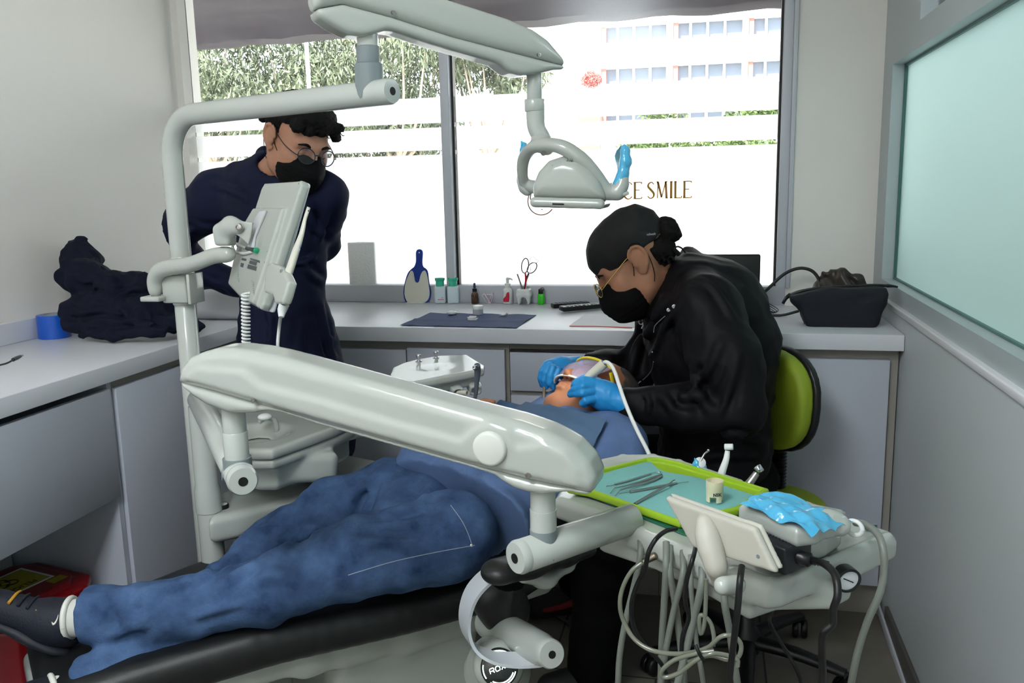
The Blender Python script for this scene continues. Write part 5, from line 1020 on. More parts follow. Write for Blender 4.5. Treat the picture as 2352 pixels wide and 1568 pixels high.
        for b in sides:
            MB().tube([p(.028, .066*b, -.035), p(.014, .080*b, -.008), p(.006, .086*b, .020), p(-.006, .092*b, .040), p(-.026, .094*b, .034), p(-.032, .090*b, .0), p(-.020, .080*b, -.05), p(.002, .069*b, -.078), p(.018, .062*b, -.088)], .0011, 6, 6).build('ear_loop', m, o)
        return o
def thing_child(name, parent):
    o = bpy.data.objects.new(name, None); COL.objects.link(o); o.parent = parent; o.empty_display_size = .05; return o
def skinmat(name, rgb): 
    m = mat(name, rgb, .48, var=.10, vscale=30, spec=.4); b = m.node_tree.nodes['Principled BSDF']; b.inputs['Subsurface Weight'].default_value = .04; b.inputs['Subsurface Radius'].default_value = (.01, .004, .002); b.inputs['Subsurface Scale'].default_value = .5; return m
M_sk1 = skinmat('skin_assistant', (166, 120, 96)); M_sk2 = skinmat('skin_dentist', (166, 118, 92)); M_sk3 = skinmat('skin_patient', (146, 98, 72))
M_hair = mat('dark_hair', (11, 9, 8), .75, spec=.2, bump=1.8, bscale=140, stretch=(1, 1, 1)); M_mask = mat('black_mask', (10, 10, 11), .8, spec=.15, bump=.2, bscale=300); M_navy = mat('navy_gown', (16, 21, 46), .72, bump=.35, bscale=45, spec=.2)
M_blk = mat('black_jacket', (13, 13, 16), .6, bump=.4, bscale=35, spec=.15); M_pant = mat('black_trousers', (8, 8, 9), .85, bump=.3, bscale=60, spec=.1); M_glove = mat('blue_nitrile', (38, 140, 205), .42, bump=.25, bscale=90, spec=.5)
M_lens = thin_mat('spectacle_lens', (235, 240, 248), 'clear'); M_gun = mat('gunmetal_frame', (60, 58, 66), .3, metal=.8); M_gold2 = mat('gold_frame', (200, 170, 90), .25, metal=.9)
# ------------------------------------------------------------------ standing assistant
ac = aY(684, 324, 2.26); H1 = Head(ac, (.74, -.50, -.44), (.38, -.12, .9), .98)
B1 = lambda px, py, y: aY(px, py, y)
neck = B1(635, 415, 2.34); fine = [(ac-.135, ac+.135)]
S = Sdf(None, None, .011, axes(V(-1.62, 2.05, -.02), V(-.80, 2.66, ac[2]+.15), .011, fine, .0034))
H1.skin(S, neck)
S.ell(B1(640, 490, 2.34), (.13, .08, .14), k=.05); S.ell(B1(650, 620, 2.34), (.10, .075, .14), k=.05); S.ell(B1(655, 740, 2.34), (.10, .075, .11), k=.04)
S.chain([B1(600, 430, 2.35), B1(505, 455, 2.38), B1(372, 545, 2.47), B1(470, 628, 2.53), B1(540, 655, 2.50)], [.05, .05, .036, .03, .024], .03)
S.chain([B1(700, 430, 2.31), B1(752, 450, 2.32), B1(742, 560, 2.45), B1(640, 640, 2.52), B1(580, 655, 2.50)], [.05, .045, .034, .028, .024], .03)
hb = [B1(560, 660, 2.50), B1(590, 668, 2.51)]; S.chain([B1(540, 655, 2.50), B1(565, 662, 2.50), B1(585, 672, 2.50)], [.024, .03, .022], .02); S.chain([B1(580, 655, 2.52), B1(560, 668, 2.52)], [.024, .028], .02)
for q in range(4): S.cap(B1(585, 664+q*4, 2.485+q*.012), B1(606, 690+q*3, 2.485+q*.012), .009, .007, .008)
for b in (-1, 1):
    hx = B1(655, 760, 2.34)+V(.075*b, 0, 0); S.chain([hx, V(hx[0]+.01*b, 2.36, .48), V(hx[0]+.015*b, 2.38, .09)], [.055, .05, .036], .02); S.cap((hx[0]+.015*b, 2.38, .05), (hx[0]+.03*b+.03, 2.26, .035), .035, .03, .03)
v, f = S.mesh(2); PA = link('person', v, f, M_sk1, None, V(ac[0], 2.35, 0)); tag(PA, 'person in navy gown and black mask leaning forward, hands behind the back', 'person')
# gown
S = Sdf((-1.66, 2.02, .52), (-.76, 2.66, ac[2]+.02), .0065)
S.ell(B1(640, 472, 2.33), (.165, .112, .135), k=.0); S.ell(B1(650, 565, 2.33), (.127, .105, .15), k=.06); S.ell(B1(645, 645, 2.33), (.118, .105, .13), k=.06); S.ell(B1(660, 765, 2.33), (.145, .125, .16), k=.06)
S.ell(B1(674, 880, 2.33), (.165, .14, .17), k=.06); S.cap(B1(690, 960, 2.33), B1(697, 1010, 2.33), .15, .155, .05)
S.chain([B1(590, 430, 2.35), B1(500, 458, 2.38), B1(380, 540, 2.47), B1(465, 625, 2.53), B1(545, 652, 2.50)], [.085, .080, .058, .050, .042], .035)
S.chain([B1(700, 430, 2.30), B1(748, 448, 2.31), B1(742, 560, 2.44), B1(650, 635, 2.52), B1(585, 652, 2.51)], [.070, .056, .048, .042, .038], .03)
# standing collar
S.chain([B1(608, 352, 2.42), B1(612, 385, 2.36), B1(640, 408, 2.29), B1(680, 424, 2.24)], [.022, .030, .028, .020], .03); S.chain([B1(608, 352, 2.42), B1(650, 385, 2.42), B1(705, 415, 2.33)], [.022, .03, .03], .03)
# cut the neck opening
S.cap(H1.p(-.03, 0, -.04), neck+V(.0, 0, .02), .064, .060, .008, 's'); S.put(lambda X, Y, Z: (Z-.60)+0*X+0*Y, (-1.66, 2.02, .52), (-.76, 2.66, .62), .0, 's') if False else None
# folds as soft ridges
for pts, r in (([(748, 470, 2.26), (742, 520, 2.25), (735, 560, 2.25)], .010), ([(700, 470, 2.215), (725, 520, 2.22), (742, 545, 2.25)], .010), ([(728, 590, 2.25), (700, 600, 2.22), (660, 610, 2.215)], .008), ([(742, 650, 2.27), (715, 630, 2.23), (690, 600, 2.22)], .009), ([(700, 730, 2.22), (690, 790, 2.21), (705, 850, 2.2)], .010), ([(735, 690, 2.25), (752, 760, 2.25), (775, 830, 2.24)], .010), ([(770, 760, 2.28), (760, 800, 2.26), (775, 850, 2.26)], .008), ([(560, 640, 2.26), (555, 720, 2.24), (560, 800, 2.23)], .010), ([(600, 650, 2.22), (620, 740, 2.19), (615, 830, 2.18)], .008), ([(430, 500, 2.40), (470, 520, 2.37), (520, 520, 2.33)], .010), ([(400, 560, 2.42), (430, 540, 2.40), (450, 520, 2.38)], .008), ([(480, 420, 2.32), (540, 440, 2.28), (590, 470, 2.23)], .009), ([(470, 632, 2.49), (500, 650, 2.47), (520, 650, 2.46)], .012)): S.fold([q[:2] for q in pts], r*1.15, r*1.7)
S.disp(wrink(.0075, 16, 11, (1, 0, .3)), .03); S.disp(wrink(.0035, 38, 12, (.4, .2, 1)), .03)
S.build('gown', M_navy, PA)
S = Sdf((-1.35, 2.1, .0), (-.85, 2.55, .66), .008)
for b in (-1, 1):
    hx = B1(655, 760, 2.34)+V(.075*b, 0, 0); S.chain([hx, V(hx[0]+.01*b, 2.36, .48), V(hx[0]+.015*b, 2.38, .09)], [.09, .075, .06], .02)
S.chain([(hx[0]+.01, 2.30, .60), (hx[0]+.04, 2.32, .50)], [.08, .07], .02); S.disp(wrink(.006, 25, 13, (0, 0, 1)), .03); S.build('trousers', M_pant, PA)
for b in (-1, 1):
    S = Sdf((hx[0]-.3, 2.1, -.005), (hx[0]+.2, 2.5, .14), .005); hx2 = B1(655, 760, 2.34)[0]+.075*b+.015*b; S.cap((hx2, 2.39, .05), (hx2+.03+.015*b, 2.24, .04), .044, .038, .02); S.put(lambda X, Y, Z: (Z-.004)+0*X+0*Y, (-2, 1, -.1), (2, 3, .01), 0, 's'); S.build('shoe', M_blackp, PA)
# hair
S = Sdf(ac-.16, ac+.17, .0028); p = H1.p
S.ell(p(-.020, 0, .046), (.104, .084, .086), H1.R); S.ell(p(.035, 0, .092), (.062, .066, .032), H1.R, .03)
for b in (-1, 1): S.cap(p(.028, .068*b, .035), p(.030, .068*b, -.004), .012, .007, .012)
S.box(p(.105, 0, -.02), (.085, .2, .080), H1.R@rotm((0, 1, 0), -6), .01, .006, 's'); S.box(p(.03, 0, -.075), (.2, .2, .065), H1.R@rotm((0, 1, 0), 24), .01, .006, 's')
for b in (-1, 1): S.ell(p(-.004, .088*b, -.004), (.026, .022, .036), H1.R, .004, 's')
r = np.random.default_rng(21)
for i in range(46):
    a, b, c = r.uniform(-.06, .088), r.uniform(-.066, .066), r.uniform(.07, .118)
    if a > .05: c = r.uniform(.078, .104)
    S.ell(p(a, b, c-.6*max(0, abs(a)-.05)-.012), r.uniform(.012, .020), k=.008)
for i in range(9): S.ell(p(r.uniform(.085, .100), r.uniform(-.055, .05), r.uniform(.070, .092)), r.uniform(.009, .013), k=.006)
for i in range(20): S.ell(p(r.uniform(-.09, -.02), r.choice([-1, 1])*r.uniform(.065, .078), r.uniform(.02, .07)), r.uniform(.010, .014), k=.01)
S.disp(wrink(.0032, 210, 22, (1, 0, .3)), .02); hr = S.build('hair', M_hair, PA, smooth=1)
for i, (b0, c0, sx) in enumerate(((-.045, .070, 1), (-.03, .078, -1), (-.052, .085, 1), (-.01, .072, 1))):
    ph = np.linspace(0, 5.4, 22); c_ = p(.106, b0, c0); MB().tube([c_+H1.F*(.012*math.cos(q)+.003*q*.3)*1+H1.U*(.012*math.sin(q)*sx)-H1.L*.001*q for q in ph], .0011, 5).build('curl', M_hair, hr)
for b in (-1, 1):
    MB().tube([p(.093, .016*b, .017), p(.094, .032*b, .025), p(.084, .052*b, .020)], [.0038, .0045, .002], 8, 4, flat=(H1.U, .9, .5)).build('eyebrow', M_hair, hr)
    MB().tube([p(.0855, .020*b, -.009), p(.0858, .034*b, -.0125), p(.079, .047*b, -.009)], [.0008, .0013, .0008], 6, 4).build('eyelash', M_hair, hr)
H1.glasses(PA, M_gun, (.024, .021), M_lens, .0015, -.004, -.25, -.004)
H1.mask(PA, M_mask)
# ------------------------------------------------------------------ seated dentist
dc = aY(1452, 602, 2.27); H2 = Head(dc, (-.80, -.24, -.56), (-.58, -.03, .80), 1.02); D = B1
neck = D(1560, 690, 2.30)
S = Sdf(None, None, .011, axes(V(-.50, 1.80, -.02), V(.30, 2.75, dc[2]+.17), .011, [(dc-.135, dc+.135)], .0034)); H2.skin(S, neck)
S.ell(D(1608, 800, 2.32), (.10, .12, .15), rotm((0, 1, 0), -18), .05); S.ell(D(1660, 960, 2.34), (.11, .13, .15), None, .05); S.ell((.03, 2.34, .56), (.14, .16, .09), None, .05)
nsh, nel, nwr = D(1625, 715, 2.13), D(1690, 935, 2.03), D(1432, 922, 2.05)
fsh, fel, fwr = D(1540, 740, 2.45), D(1455, 850, 2.42), D(1322, 843, 2.33)
S.chain([D(1590, 710, 2.3), nsh, nel, nwr], [.06, .056, .040, .026], .03); S.chain([D(1560, 720, 2.35), fsh, fel, fwr], [.045, .040, .034, .025], .02)
PALM = [(D(1425, 922, 2.05), .026), (D(1385, 905, 2.055), .030), (D(1362, 888, 2.055), .024)]
def near_hand(S, g=0):
    S.cap(D(1432, 922, 2.05), D(1388, 908, 2.055), .026+g, .031+g, .02); S.cap(D(1392, 905, 2.055), D(1358, 884, 2.05), .031+g, .021+g, .018); S.cap(D(1388, 918, 2.06), D(1352, 908, 2.06), .026+g, .018+g, .02)
    for pts, rr in (([(1362, 876, 2.045), (1338, 872, 2.035), (1321, 880, 2.04), (1317, 888, 2.055)], [.0125, .0105, .0098, .0082]),
                    ([(1360, 886, 2.035), (1338, 887, 2.02), (1322, 893, 2.03), (1311, 900, 2.05)], [.0125, .0105, .0095, .0080]),
                    ([(1360, 898, 2.03), (1338, 902, 2.015), (1322, 904, 2.03), (1309, 906, 2.05)], [.0125, .0105, .0095, .0080]),
                    ([(1365, 915, 2.03), (1345, 920, 2.015), (1338, 926, 2.02), (1345, 930, 2.035)], [.0120, .0105, .0095, .0085]),
                    ([(1380, 882, 2.08), (1360, 870, 2.085), (1342, 868, 2.08), (1326, 874, 2.07)], [.0145, .0120, .0105, .0085])):
        S.chain([D(*q) for q in pts], [x*.86+g for x in rr], .0022)
def far_hand(S, g=0):
    S.cap(D(1322, 843, 2.33), D(1290, 845, 2.30), .025+g, .029+g, .02); S.cap(D(1292, 845, 2.30), D(1262, 842, 2.27), .028+g, .020+g, .02)
    for pts, rr in (([(1256, 838, 2.26), (1246, 852, 2.25), (1242, 868, 2.25), (1245, 884, 2.26)], [.0125, .0110, .0100, .0085]),
                    ([(1262, 840, 2.245), (1254, 856, 2.235), (1250, 872, 2.235), (1255, 888, 2.245)], [.0125, .0112, .0100, .0085]),
                    ([(1270, 845, 2.235), (1264, 862, 2.225), (1262, 878, 2.225), (1270, 889, 2.235)], [.0125, .0110, .0100, .0085]),
                    ([(1282, 850, 2.24), (1277, 865, 2.23), (1274, 877, 2.235), (1276, 885, 2.24)], [.0130, .0110, .0095, .0080]),
                    ([(1292, 856, 2.29), (1284, 868, 2.275), (1275, 877, 2.265), (1268, 882, 2.26)], [.0150, .0120, .0105, .0090])):
        S.chain([D(*q) for q in pts], [x*.86+g for x in rr], .0022)
near_hand(S, -.002); far_hand(S, -.002)
kn = V(-.22, 2.02, .54); fk = V(-.26, 2.48, .54)
S.chain([(.02, 2.25, .55), kn, (-.265, 2.10, .34), (-.29, 2.13, .09)], [.085, .055, .045, .036], .03); S.cap((-.28, 2.135, .05), (-.38, 2.095, .035), .03, .022, .03)
S.chain([(.02, 2.42, .55), fk, (-.38, 2.55, .30), (-.40, 2.57, .10)], [.085, .055, .045, .034], .03); S.cap((-.41, 2.57, .05), (-.49, 2.54, .035), .03, .022, .03)
v, f = S.mesh(2); PD = link('person', v, f, M_sk2, None, V(.0, 2.3, 0)); tag(PD, 'person in black jacket, cap and blue gloves seated on the green stool, treating the patient', 'person')
# jacket
S = Sdf((-.34, 1.86, .52), (.26, 2.66, dc[2]+.04), .006)
S.ell(D(1598, 770, 2.31), (.135, .185, .17), rotm((0, 1, 0), -25), 0); S.ell(D(1640, 880, 2.33), (.150, .175, .17), rotm((0, 1, 0), -8), .06); S.ell(D(1645, 1000, 2.33), (.148, .18, .13), None, .06); S.ell(D(1640, 1070, 2.33), (.150, .18, .08), None, .05)
S.chain([D(1600, 650, 2.33), D(1650, 690, 2.33), D(1705, 790, 2.36)], [.075, .10, .10], .06, fl=((0, 1, 0), 1.25))
S.chain([D(1590, 680, 2.25), nsh, D(1668, 830, 2.06), nel], [.080, .080, .076, .064], .045); S.chain([nel, D(1580, 935, 2.03), D(1450, 925, 2.05)], [.066, .056, .040], .03)
S.chain([D(1550, 730, 2.38), fsh, fel], [.075, .075, .056], .04); S.chain([fel, D(1390, 842, 2.38), D(1328, 843, 2.335)], [.056, .044, .037], .03)
# collar ring round the neck, then open it
S.chain([D(1582, 590, 2.36), D(1560, 650, 2.22), D(1535, 705, 2.16), D(1512, 728, 2.16)], [.022, .030, .026, .018], .025); S.chain([D(1582, 590, 2.36), D(1560, 655, 2.40), D(1510, 725, 2.34)], [.022, .030, .022], .025)
S.cap(H2.p(-.02, 0, -.05), D(1545, 685, 2.29), .060, .058, .008, 's'); S.cap(D(1500, 700, 2.26), D(1520, 735, 2.24), .030, .018, .012, 's')
for pts, r in (([(1560, 700, 2.13), (1520, 760, 2.14), (1490, 830, 2.15)], .009), ([(1500, 740, 2.15), (1465, 800, 2.17), (1450, 860, 2.2)], .014), ([(1480, 760, 2.2), (1455, 800, 2.2), (1447, 870, 2.22)], .012), ([(1600, 640, 2.2), (1640, 660, 2.12), (1690, 740, 2.1)], .008), ([(1590, 840, 2.08), (1600, 900, 2.04), (1640, 950, 1.98)], .012), ([(1560, 900, 2.02), (1580, 910, 2.0), (1630, 900, 1.99)], .012), ([(1520, 905, 2.0), (1535, 925, 1.99), (1550, 950, 2.0)], .010), ([(1660, 780, 1.98), (1620, 860, 2.0), (1590, 880, 2.03)], .009), ([(1700, 800, 2.02), (1680, 880, 1.98), (1650, 960, 1.975)], .008), ([(1480, 900, 2.0), (1490, 925, 1.99), (1485, 955, 2.0)], .007), ([(1610, 1010, 2.15), (1680, 1000, 2.14), (1750, 1010, 2.2)], .010), ([(1600, 1050, 2.16), (1680, 1045, 2.15), (1760, 1050, 2.2)], .010), ([(1360, 830, 2.34), (1375, 845, 2.335), (1385, 865, 2.34)], .008), ([(1395, 825, 2.35), (1410, 845, 2.34), (1420, 860, 2.34)], .009)): S.fold([q[:2] for q in pts], r*1.1, r*1.8)
S.disp(wrink(.007, 17, 31, (.3, 0, 1)), .03); S.disp(wrink(.004, 42, 32, (1, .2, .6)), .03)
J = S.build('jacket', M_blk, PD)
M_zip = mat('zip_silver', (170, 172, 176), .4, metal=.6)
def surf(J, px, py, y, d=.002):
    """point on the garment under the line of sight, a little proud of the cloth"""
    bpy.context.view_layer.update(); o = Vector(CAMP.tolist()); w = Vector(unit(_ray(px, py)).tolist()); ok, h, n_, i_ = J.ray_cast(J.matrix_world.inverted()@o, w)
    if not ok: return None if y is None else aY(px, py, y)
    h = np.array((J.matrix_world@h)[:]); return h+np.array(n_[:])*d
for q in ((1536, 711), (1549, 704)): c = surf(J, *q, 2.15, .001); MB().lathe([(.0048, 0), (.0048, .0014), (.003, .002), (.0016, .0008)], c, unit(CAMP-c), 16).build('snap_button', M_zip, J)
MB().tube([surf(J, *q, 2.15) for q in ((1528, 725), (1515, 735), (1505, 748), (1502, 762))], .0011, 6, 4).build('zip', M_zip, J)
MB().tube([surf(J, *q, 2.15) for q in ((1502, 830), (1500, 845), (1492, 858), (1478, 870), (1468, 877), (1461, 886))], .0013, 6, 4).build('pocket_zip', M_zip, J)
c = surf(J, 1499, 807, 2.15); MB().sph(c, .0022, 8).build('zip_pull', M_zip, J)
c = surf(J, 1476, 738, 2.16, .003); MB().tube([c+V(.006*math.cos(q)-.001, -.002, .007*math.sin(q)) for q in np.linspace(.5, 6.2, 16)]+[c+V(.004, -.002, -.010), c+V(0, -.002, -.018)], .0016, 8).build('emblem_pin', mat('pin_white', (220, 220, 225), .3), J)
# trousers
S = Sdf((-.60, 1.86, .0), (.26, 2.72, .68), .008)
S.ell((.03, 2.34, .57), (.165, .19, .09), None, .0); S.chain([(.02, 2.24, .56), kn, (-.265, 2.10, .34), (-.29, 2.13, .09)], [.105, .088, .075, .068], .03); S.chain([(.02, 2.44, .56), fk, (-.38, 2.55, .30), (-.40, 2.57, .12)], [.105, .085, .07, .06], .03)
S.disp(wrink(.008, 22, 33, (.3, 0, 1)), .03); S.build('trousers', M_pant, PD)
sc_s = []
for (x, y, dx, dy) in ((-.28, 2.14, -.12, -.05), (-.40, 2.575, -.13, -.045)):
    S = Sdf((x-.24, y-.14, -.005), (x+.1, y+.14, .16), .0045); S.cap((x, y, .055), (x+dx, y+dy, .040), .046, .038, .02); S.cap((x, y, .06), (x+.01, y, .10), .042, .046, .02); S.put(lambda X, Y, Z: (Z-.003)+0*X+0*Y, (-2, 1, -.1), (2, 3, .01), 0, 's'); sh = S.build('shoe', mat('black_knit_shoe', (22, 22, 24), .7, bump=.3, bscale=150), PD)
    MB().tube([(x+dx*1.25, y+dy-.034, .035), (x+dx*.5, y+dy*.5-.046, .05), (x+.03, y-.046, .085), (x+.045, y-.02, .105)], [.004, .009, .013, .007], 10, 5, flat=(Z3, 1, .35)).build('red_stripe', mat('dark_red_stripe', (120, 14, 24), .6), sh)
# cap, bun, curls
p = H2.p; S = Sdf(dc-.19, dc+.19, .0028)
S.ell(p(-.012, 0, .045), (.112, .086, .088), H2.R); S.ell(p(-.058, 0, .082), (.045, .05, .035), H2.R, .03)
S.box(p(.04, 0, -.080), (.25, .2, .092), H2.R@rotm((0, 1, 0), 4), .01, .004, 's')
for b in (-1, 1): S.ell(p(-.004, .088*b, -.012), (.026, .022, .036), H2.R, .004, 's')
S.disp(wrink(.003, 45, 41, (1, 0, 0)), .02); cp = S.build('surgical_cap', mat('black_cap_cloth', (10, 11, 13), .75, bump=.3, bscale=80), PD)
c = surf(cp, 1493, 538, 2.2, .0035); tn_ = unit(CAMP-c); tu_ = unit(np.cross(Z3, tn_)+Z3*.08); v, f = text_mesh('oaibeab', .0082, c, tu_, np.cross(tn_, tu_), .001, .0001); MB().add(v, f).build('cap_lettering', mat('grey_print', (150, 152, 156), .6), cp, smooth=False)
S = Sdf(dc-.21, dc+.24, .0032); bc = D(1530, 529, 2.28); S.ell(bc, (.032, .036, .034)); S.ell(D(1546, 538, 2.28), (.020, .03, .020), k=.012); S.ell(D(1518, 520, 2.28), (.018, .024, .018), k=.012); S.cap(bc, D(1508, 552, 2.28), .024, .018, .01)
S.disp(wrink(.005, 120, 43, (1, 0, 1)), .02); hb_ = S.build('hair_bun', M_hair, PD, smooth=1)
S = Sdf(dc-.2, dc+.2, .0032); S.ell(p(-.062, 0, -.012), (.056, .072, .052), H2.R);
for b in (-1, 1): S.ell(p(-.004, .088*b, -.006), (.025, .026, .034), H2.R, .004, 's')
S.disp(wrink(.004, 130, 44, (1, 0, 1)), .02); hn = S.build('nape_hair', M_hair, PD, smooth=1)
for i, (px, py) in enumerate(((1524, 600), (1534, 604), (1545, 598), (1516, 588))):
    c = D(px-4, py, 2.205+.008*i); MB().tube([c+V(.007*math.cos(q), .002*q, .008*math.sin(q)) for q in np.linspace(0, 4.4, 18)], .0034, 6).build('curl', M_hair, hn)
mb = MB(); mb.tube([D(1532, 556, 2.25), D(1545, 570, 2.25), D(1560, 584, 2.26)], .006, 8, 4); mb.tube([D(1548, 574, 2.24), D(1555, 566, 2.24), D(1566, 570, 2.25), D(1574, 580, 2.26)], .0022, 8, 4); mb.build('cap_ties', cp.data.materials[0], cp)
for b in (-1, 1): MB().tube([p(.093, .016*b, .015), p(.094, .032*b, .022), p(.084, .052*b, .017)], [.0032, .0042, .002], 8, 4, flat=(H2.U, .9, .5)).build('eyebrow', M_hair, hn)
H2.glasses(PD, M_gold2, (.025, .018), M_lens, .0013, -.005, -.2, .004)
H2.mask(PD, M_mask)
for nm, fn, lo, hi, cuff in (('glove', near_hand, D(1290, 960, 2.0)-V(0, .03, .01), D(1445, 850, 2.05)+V(.02, .08, .03), (D(1424, 921, 2.05), D(1440, 924, 2.05))), ('glove', far_hand, D(1225, 905, 2.2)-V(0, .03, .01), D(1335, 815, 2.3)+V(.02, .09, .03), (D(1312, 843, 2.325), D(1328, 843, 2.335)))):
    S = Sdf(lo, hi, .0019); fn(S, .0004); S.cap(cuff[0], cuff[1], .0300, .0315, .006); S.disp(wrink(.0009, 150, 51, (1, 0, .4)), .01); S.build(nm, M_glove, PD, smooth=2)
# held tools
t = thing('scaler_handpiece', 'cream scaler handpiece in the gloved hand, with its long white hose', 'handpiece', D(1388, 835, 2.05))
MB().tube([D(1318, 900, 2.05), D(1335, 882, 2.05), D(1352, 864, 2.05), D(1372, 848, 2.05), D(1388, 834, 2.05)], [.003, .006, .0095, .0115, .0120], 18, 3).build('body', mat('cream_handpiece', (206, 204, 188), .35), t)
MB().tube([D(1384, 834, 2.05), D(1392, 831, 2.04), D(1403, 838, 2.02), D(1413, 856, 2.0), D(1424, 890, 1.97), D(1440, 935, 1.93), D(1462, 985, 1.88), D(1492, 1045, 1.80), D(1500, 1075, 1.74)], [.0036]+[.0046]*8, 12, 6).build('hose', M_whitep, t)
t = thing('saliva_ejector', 'bent white saliva ejector between the raised gloved hand and the mouth', 'dental tool', D(1275, 874, 2.23))
MB().tube([D(1270, 880, 2.24), D(1275, 873, 2.235), D(1284, 872, 2.23), D(1292, 880, 2.225), D(1297, 892, 2.22), D(1303, 904, 2.215)], [.0034]*6, 12, 5).build('tube', M_whitep, t)
t = thing('mirror_handle', 'brownish tool handle sticking down below the raised gloved hand', 'dental tool', D(1248, 925, 2.22)); MB().tube([D(1251, 880, 2.245), D(1248, 925, 2.22)], .0042, 10).build('handle', mat('brown_handle', (112, 100, 82), .5), t)
# ------------------------------------------------------------------ patient
pcn = aY(1366, 919, 2.20); H3 = Head(pcn, (-.42, -.22, .88), (.62, .62, .48), 1.0); p = H3.p
pel, abd, chs = aY(955, 1182, 1.91), aY(1100, 1120, 1.99), aY(1268, 1030, 2.09); ax_ = unit(chs-pel); lt = unit(np.cross(ax_, Z3)); RB = np.stack([lt, ax_, np.cross(lt, ax_)], 1)
nkp = aY(1345, 975, 2.12); hnd = aY(1078, 936, 1.93)
nleg = [aY(1020, 1235, 1.74), aY(820, 1280, 1.64), aY(605, 1355, 1.53), aY(400, 1400, 1.47), aY(215, 1415, 1.42)]
fleg = [aY(900, 1135, 1.98), aY(765, 1175, 1.88), aY(600, 1270, 1.77), aY(400, 1490, 1.48), aY(185, 1575, 1.34)]
def leg(S, g, kk=.02): S.chain(nleg, [.098+g, .086+g, .066+g, .066+g, .052+g], kk); S.chain(fleg, [.092+g, .080+g, .064+g, .068+g, .054+g], kk)
lo, hi = V(-1.5, 1.05, .3), V(-.02, 2.45, 1.0)
S = Sdf(None, None, .011, axes(lo, hi, .011, [(pcn-.125, pcn+.125), (hnd-.07, hnd+.07)], .0036)); H3.skin(S, nkp)
leg(S, -.022); S.ell(pel, (.14, .12, .085), RB, .04); S.ell(abd, (.13, .14, .08), RB, .04); S.ell(chs, (.15, .16, .085), RB, .04); S.cap(chs, nkp, .08, .06, .04)
nsh_, fsh_ = chs+lt*.155+ax_*.09, chs-lt*.155+ax_*.09
if nsh_[1] > fsh_[1]: nsh_, fsh_ = fsh_, nsh_
nelb = pel+(nsh_-chs)*1.15+ax_*.16+Z3*.0; felb = pel-(nsh_-chs)*1.2+ax_*.12
S.chain([chs, nsh_, nelb, aY(1130, 1060, 1.84)], [.05, .048, .036, .026], .03); S.chain([chs, fsh_, felb, hnd-V(.06, .02, -.0)], [.05, .048, .036, .026], .03)
S.cap(hnd-V(.06, .02, 0), hnd, .026, .026, .02, fl=(Z3, .6))
for q in range(4): S.chain([hnd+V(.0, -.024+.017*q, .002), hnd+V(.032, -.022+.017*q, .014-.002*q), hnd+V(.052, -.020+.016*q, .008)], [.0095, .0088, .0075], .005)
S.chain([hnd+V(-.02, -.03, 0), hnd+V(.01, -.045, .006), hnd+V(.035, -.048, .006)], [.012, .0105, .0085], .006)
TOE = [unit(unit(L_[4]-L_[3])*.85+Z3*.55) for L_ in (nleg, fleg)]
for L_, tq_ in zip((nleg, fleg), TOE): d_ = unit(L_[4]-L_[3]); S.chain([L_[4], L_[4]+d_*.055, L_[4]+d_*.075+tq_*.05], [.026, .020, .014], .02)
v, f = S.mesh(2); PP = link('person', v, f, M_sk3, None, V(-.72, 1.9, .5)); tag(PP, 'person in blue jeans and denim shirt lying back in the treatment chair, legs crossed', 'person')
M_jean = mat('blue_jeans', (44, 68, 106), .9, bump=.8, bscale=240, rgb2=(78, 104, 142), var=.35, vscale=12, spec=.2); M_shirt = mat('denim_shirt', (84, 108, 148), .85, bump=.4, bscale=200, var=.12, vscale=14)
S = Sdf((-1.36, 1.12, .34), (-.40, 2.2, .86), .0062); leg(S, 0, .022); S.ell(pel, (.155, .13, .102), RB, .05); S.cap(nleg[0], nleg[0]+unit(abd-pel)*.03, .096, .092, .03)
for pts, r in (([(1000, 1110), (960, 1150), (900, 1175)], .010), ([(960, 1250), (880, 1240), (800, 1250)], .009), ([(700, 1330), (640, 1320), (580, 1330)], .010), ([(500, 1290), (460, 1320), (400, 1330)], .011), ([(880, 1075), (840, 1110), (800, 1150)], .010), ([(680, 1160), (650, 1180), (600, 1215)], .010), ([(350, 1400), (300, 1440), (240, 1460)], .010), ([(180, 1350), (230, 1400), (250, 1460)], .010), ([(270, 1380), (290, 1420), (350, 1440)], .010), ([(870, 1100, 1.82), (850, 1140, 1.76), (835, 1180, 1.68)], .008), ([(1000, 1160, 1.70), (930, 1165, 1.66), (860, 1180, 1.62)], .009), ([(1010, 1190, 1.67), (930, 1200, 1.62), (850, 1215, 1.58)], .009), ([(740, 1220, 1.60), (690, 1235, 1.56), (640, 1265, 1.53)], .010), ([(600, 1290, 1.50), (560, 1305, 1.48), (520, 1335, 1.46)], .010), ([(440, 1330, 1.44), (400, 1340, 1.42), (340, 1350, 1.4)], .010), ([(300, 1350, 1.40), (260, 1372, 1.38), (235, 1405, 1.37)], .010), ([(640, 1190, 1.74), (600, 1210, 1.72), (570, 1230, 1.7)], .009), ([(790, 1080, 1.84), (750, 1100, 1.83), (710, 1130, 1.8)], .010), ([(560, 1380, 1.46), (500, 1400, 1.44), (440, 1420, 1.42)], .008)): S.fold([q[:2] for q in pts], r*1.3, r*1.5)
for L_, rr in ((nleg, .058), (fleg, .056)):
    d_ = unit(L_[4]-L_[3]); S.cap(L_[4]-d_*.03, L_[4]+d_*.018, rr, rr+.002, .01)
S.disp(wrink(.0075, 18, 61, (1, .7, 0)), .03); S.disp(wrink(.003, 45, 62, (1, .5, .5)), .03)
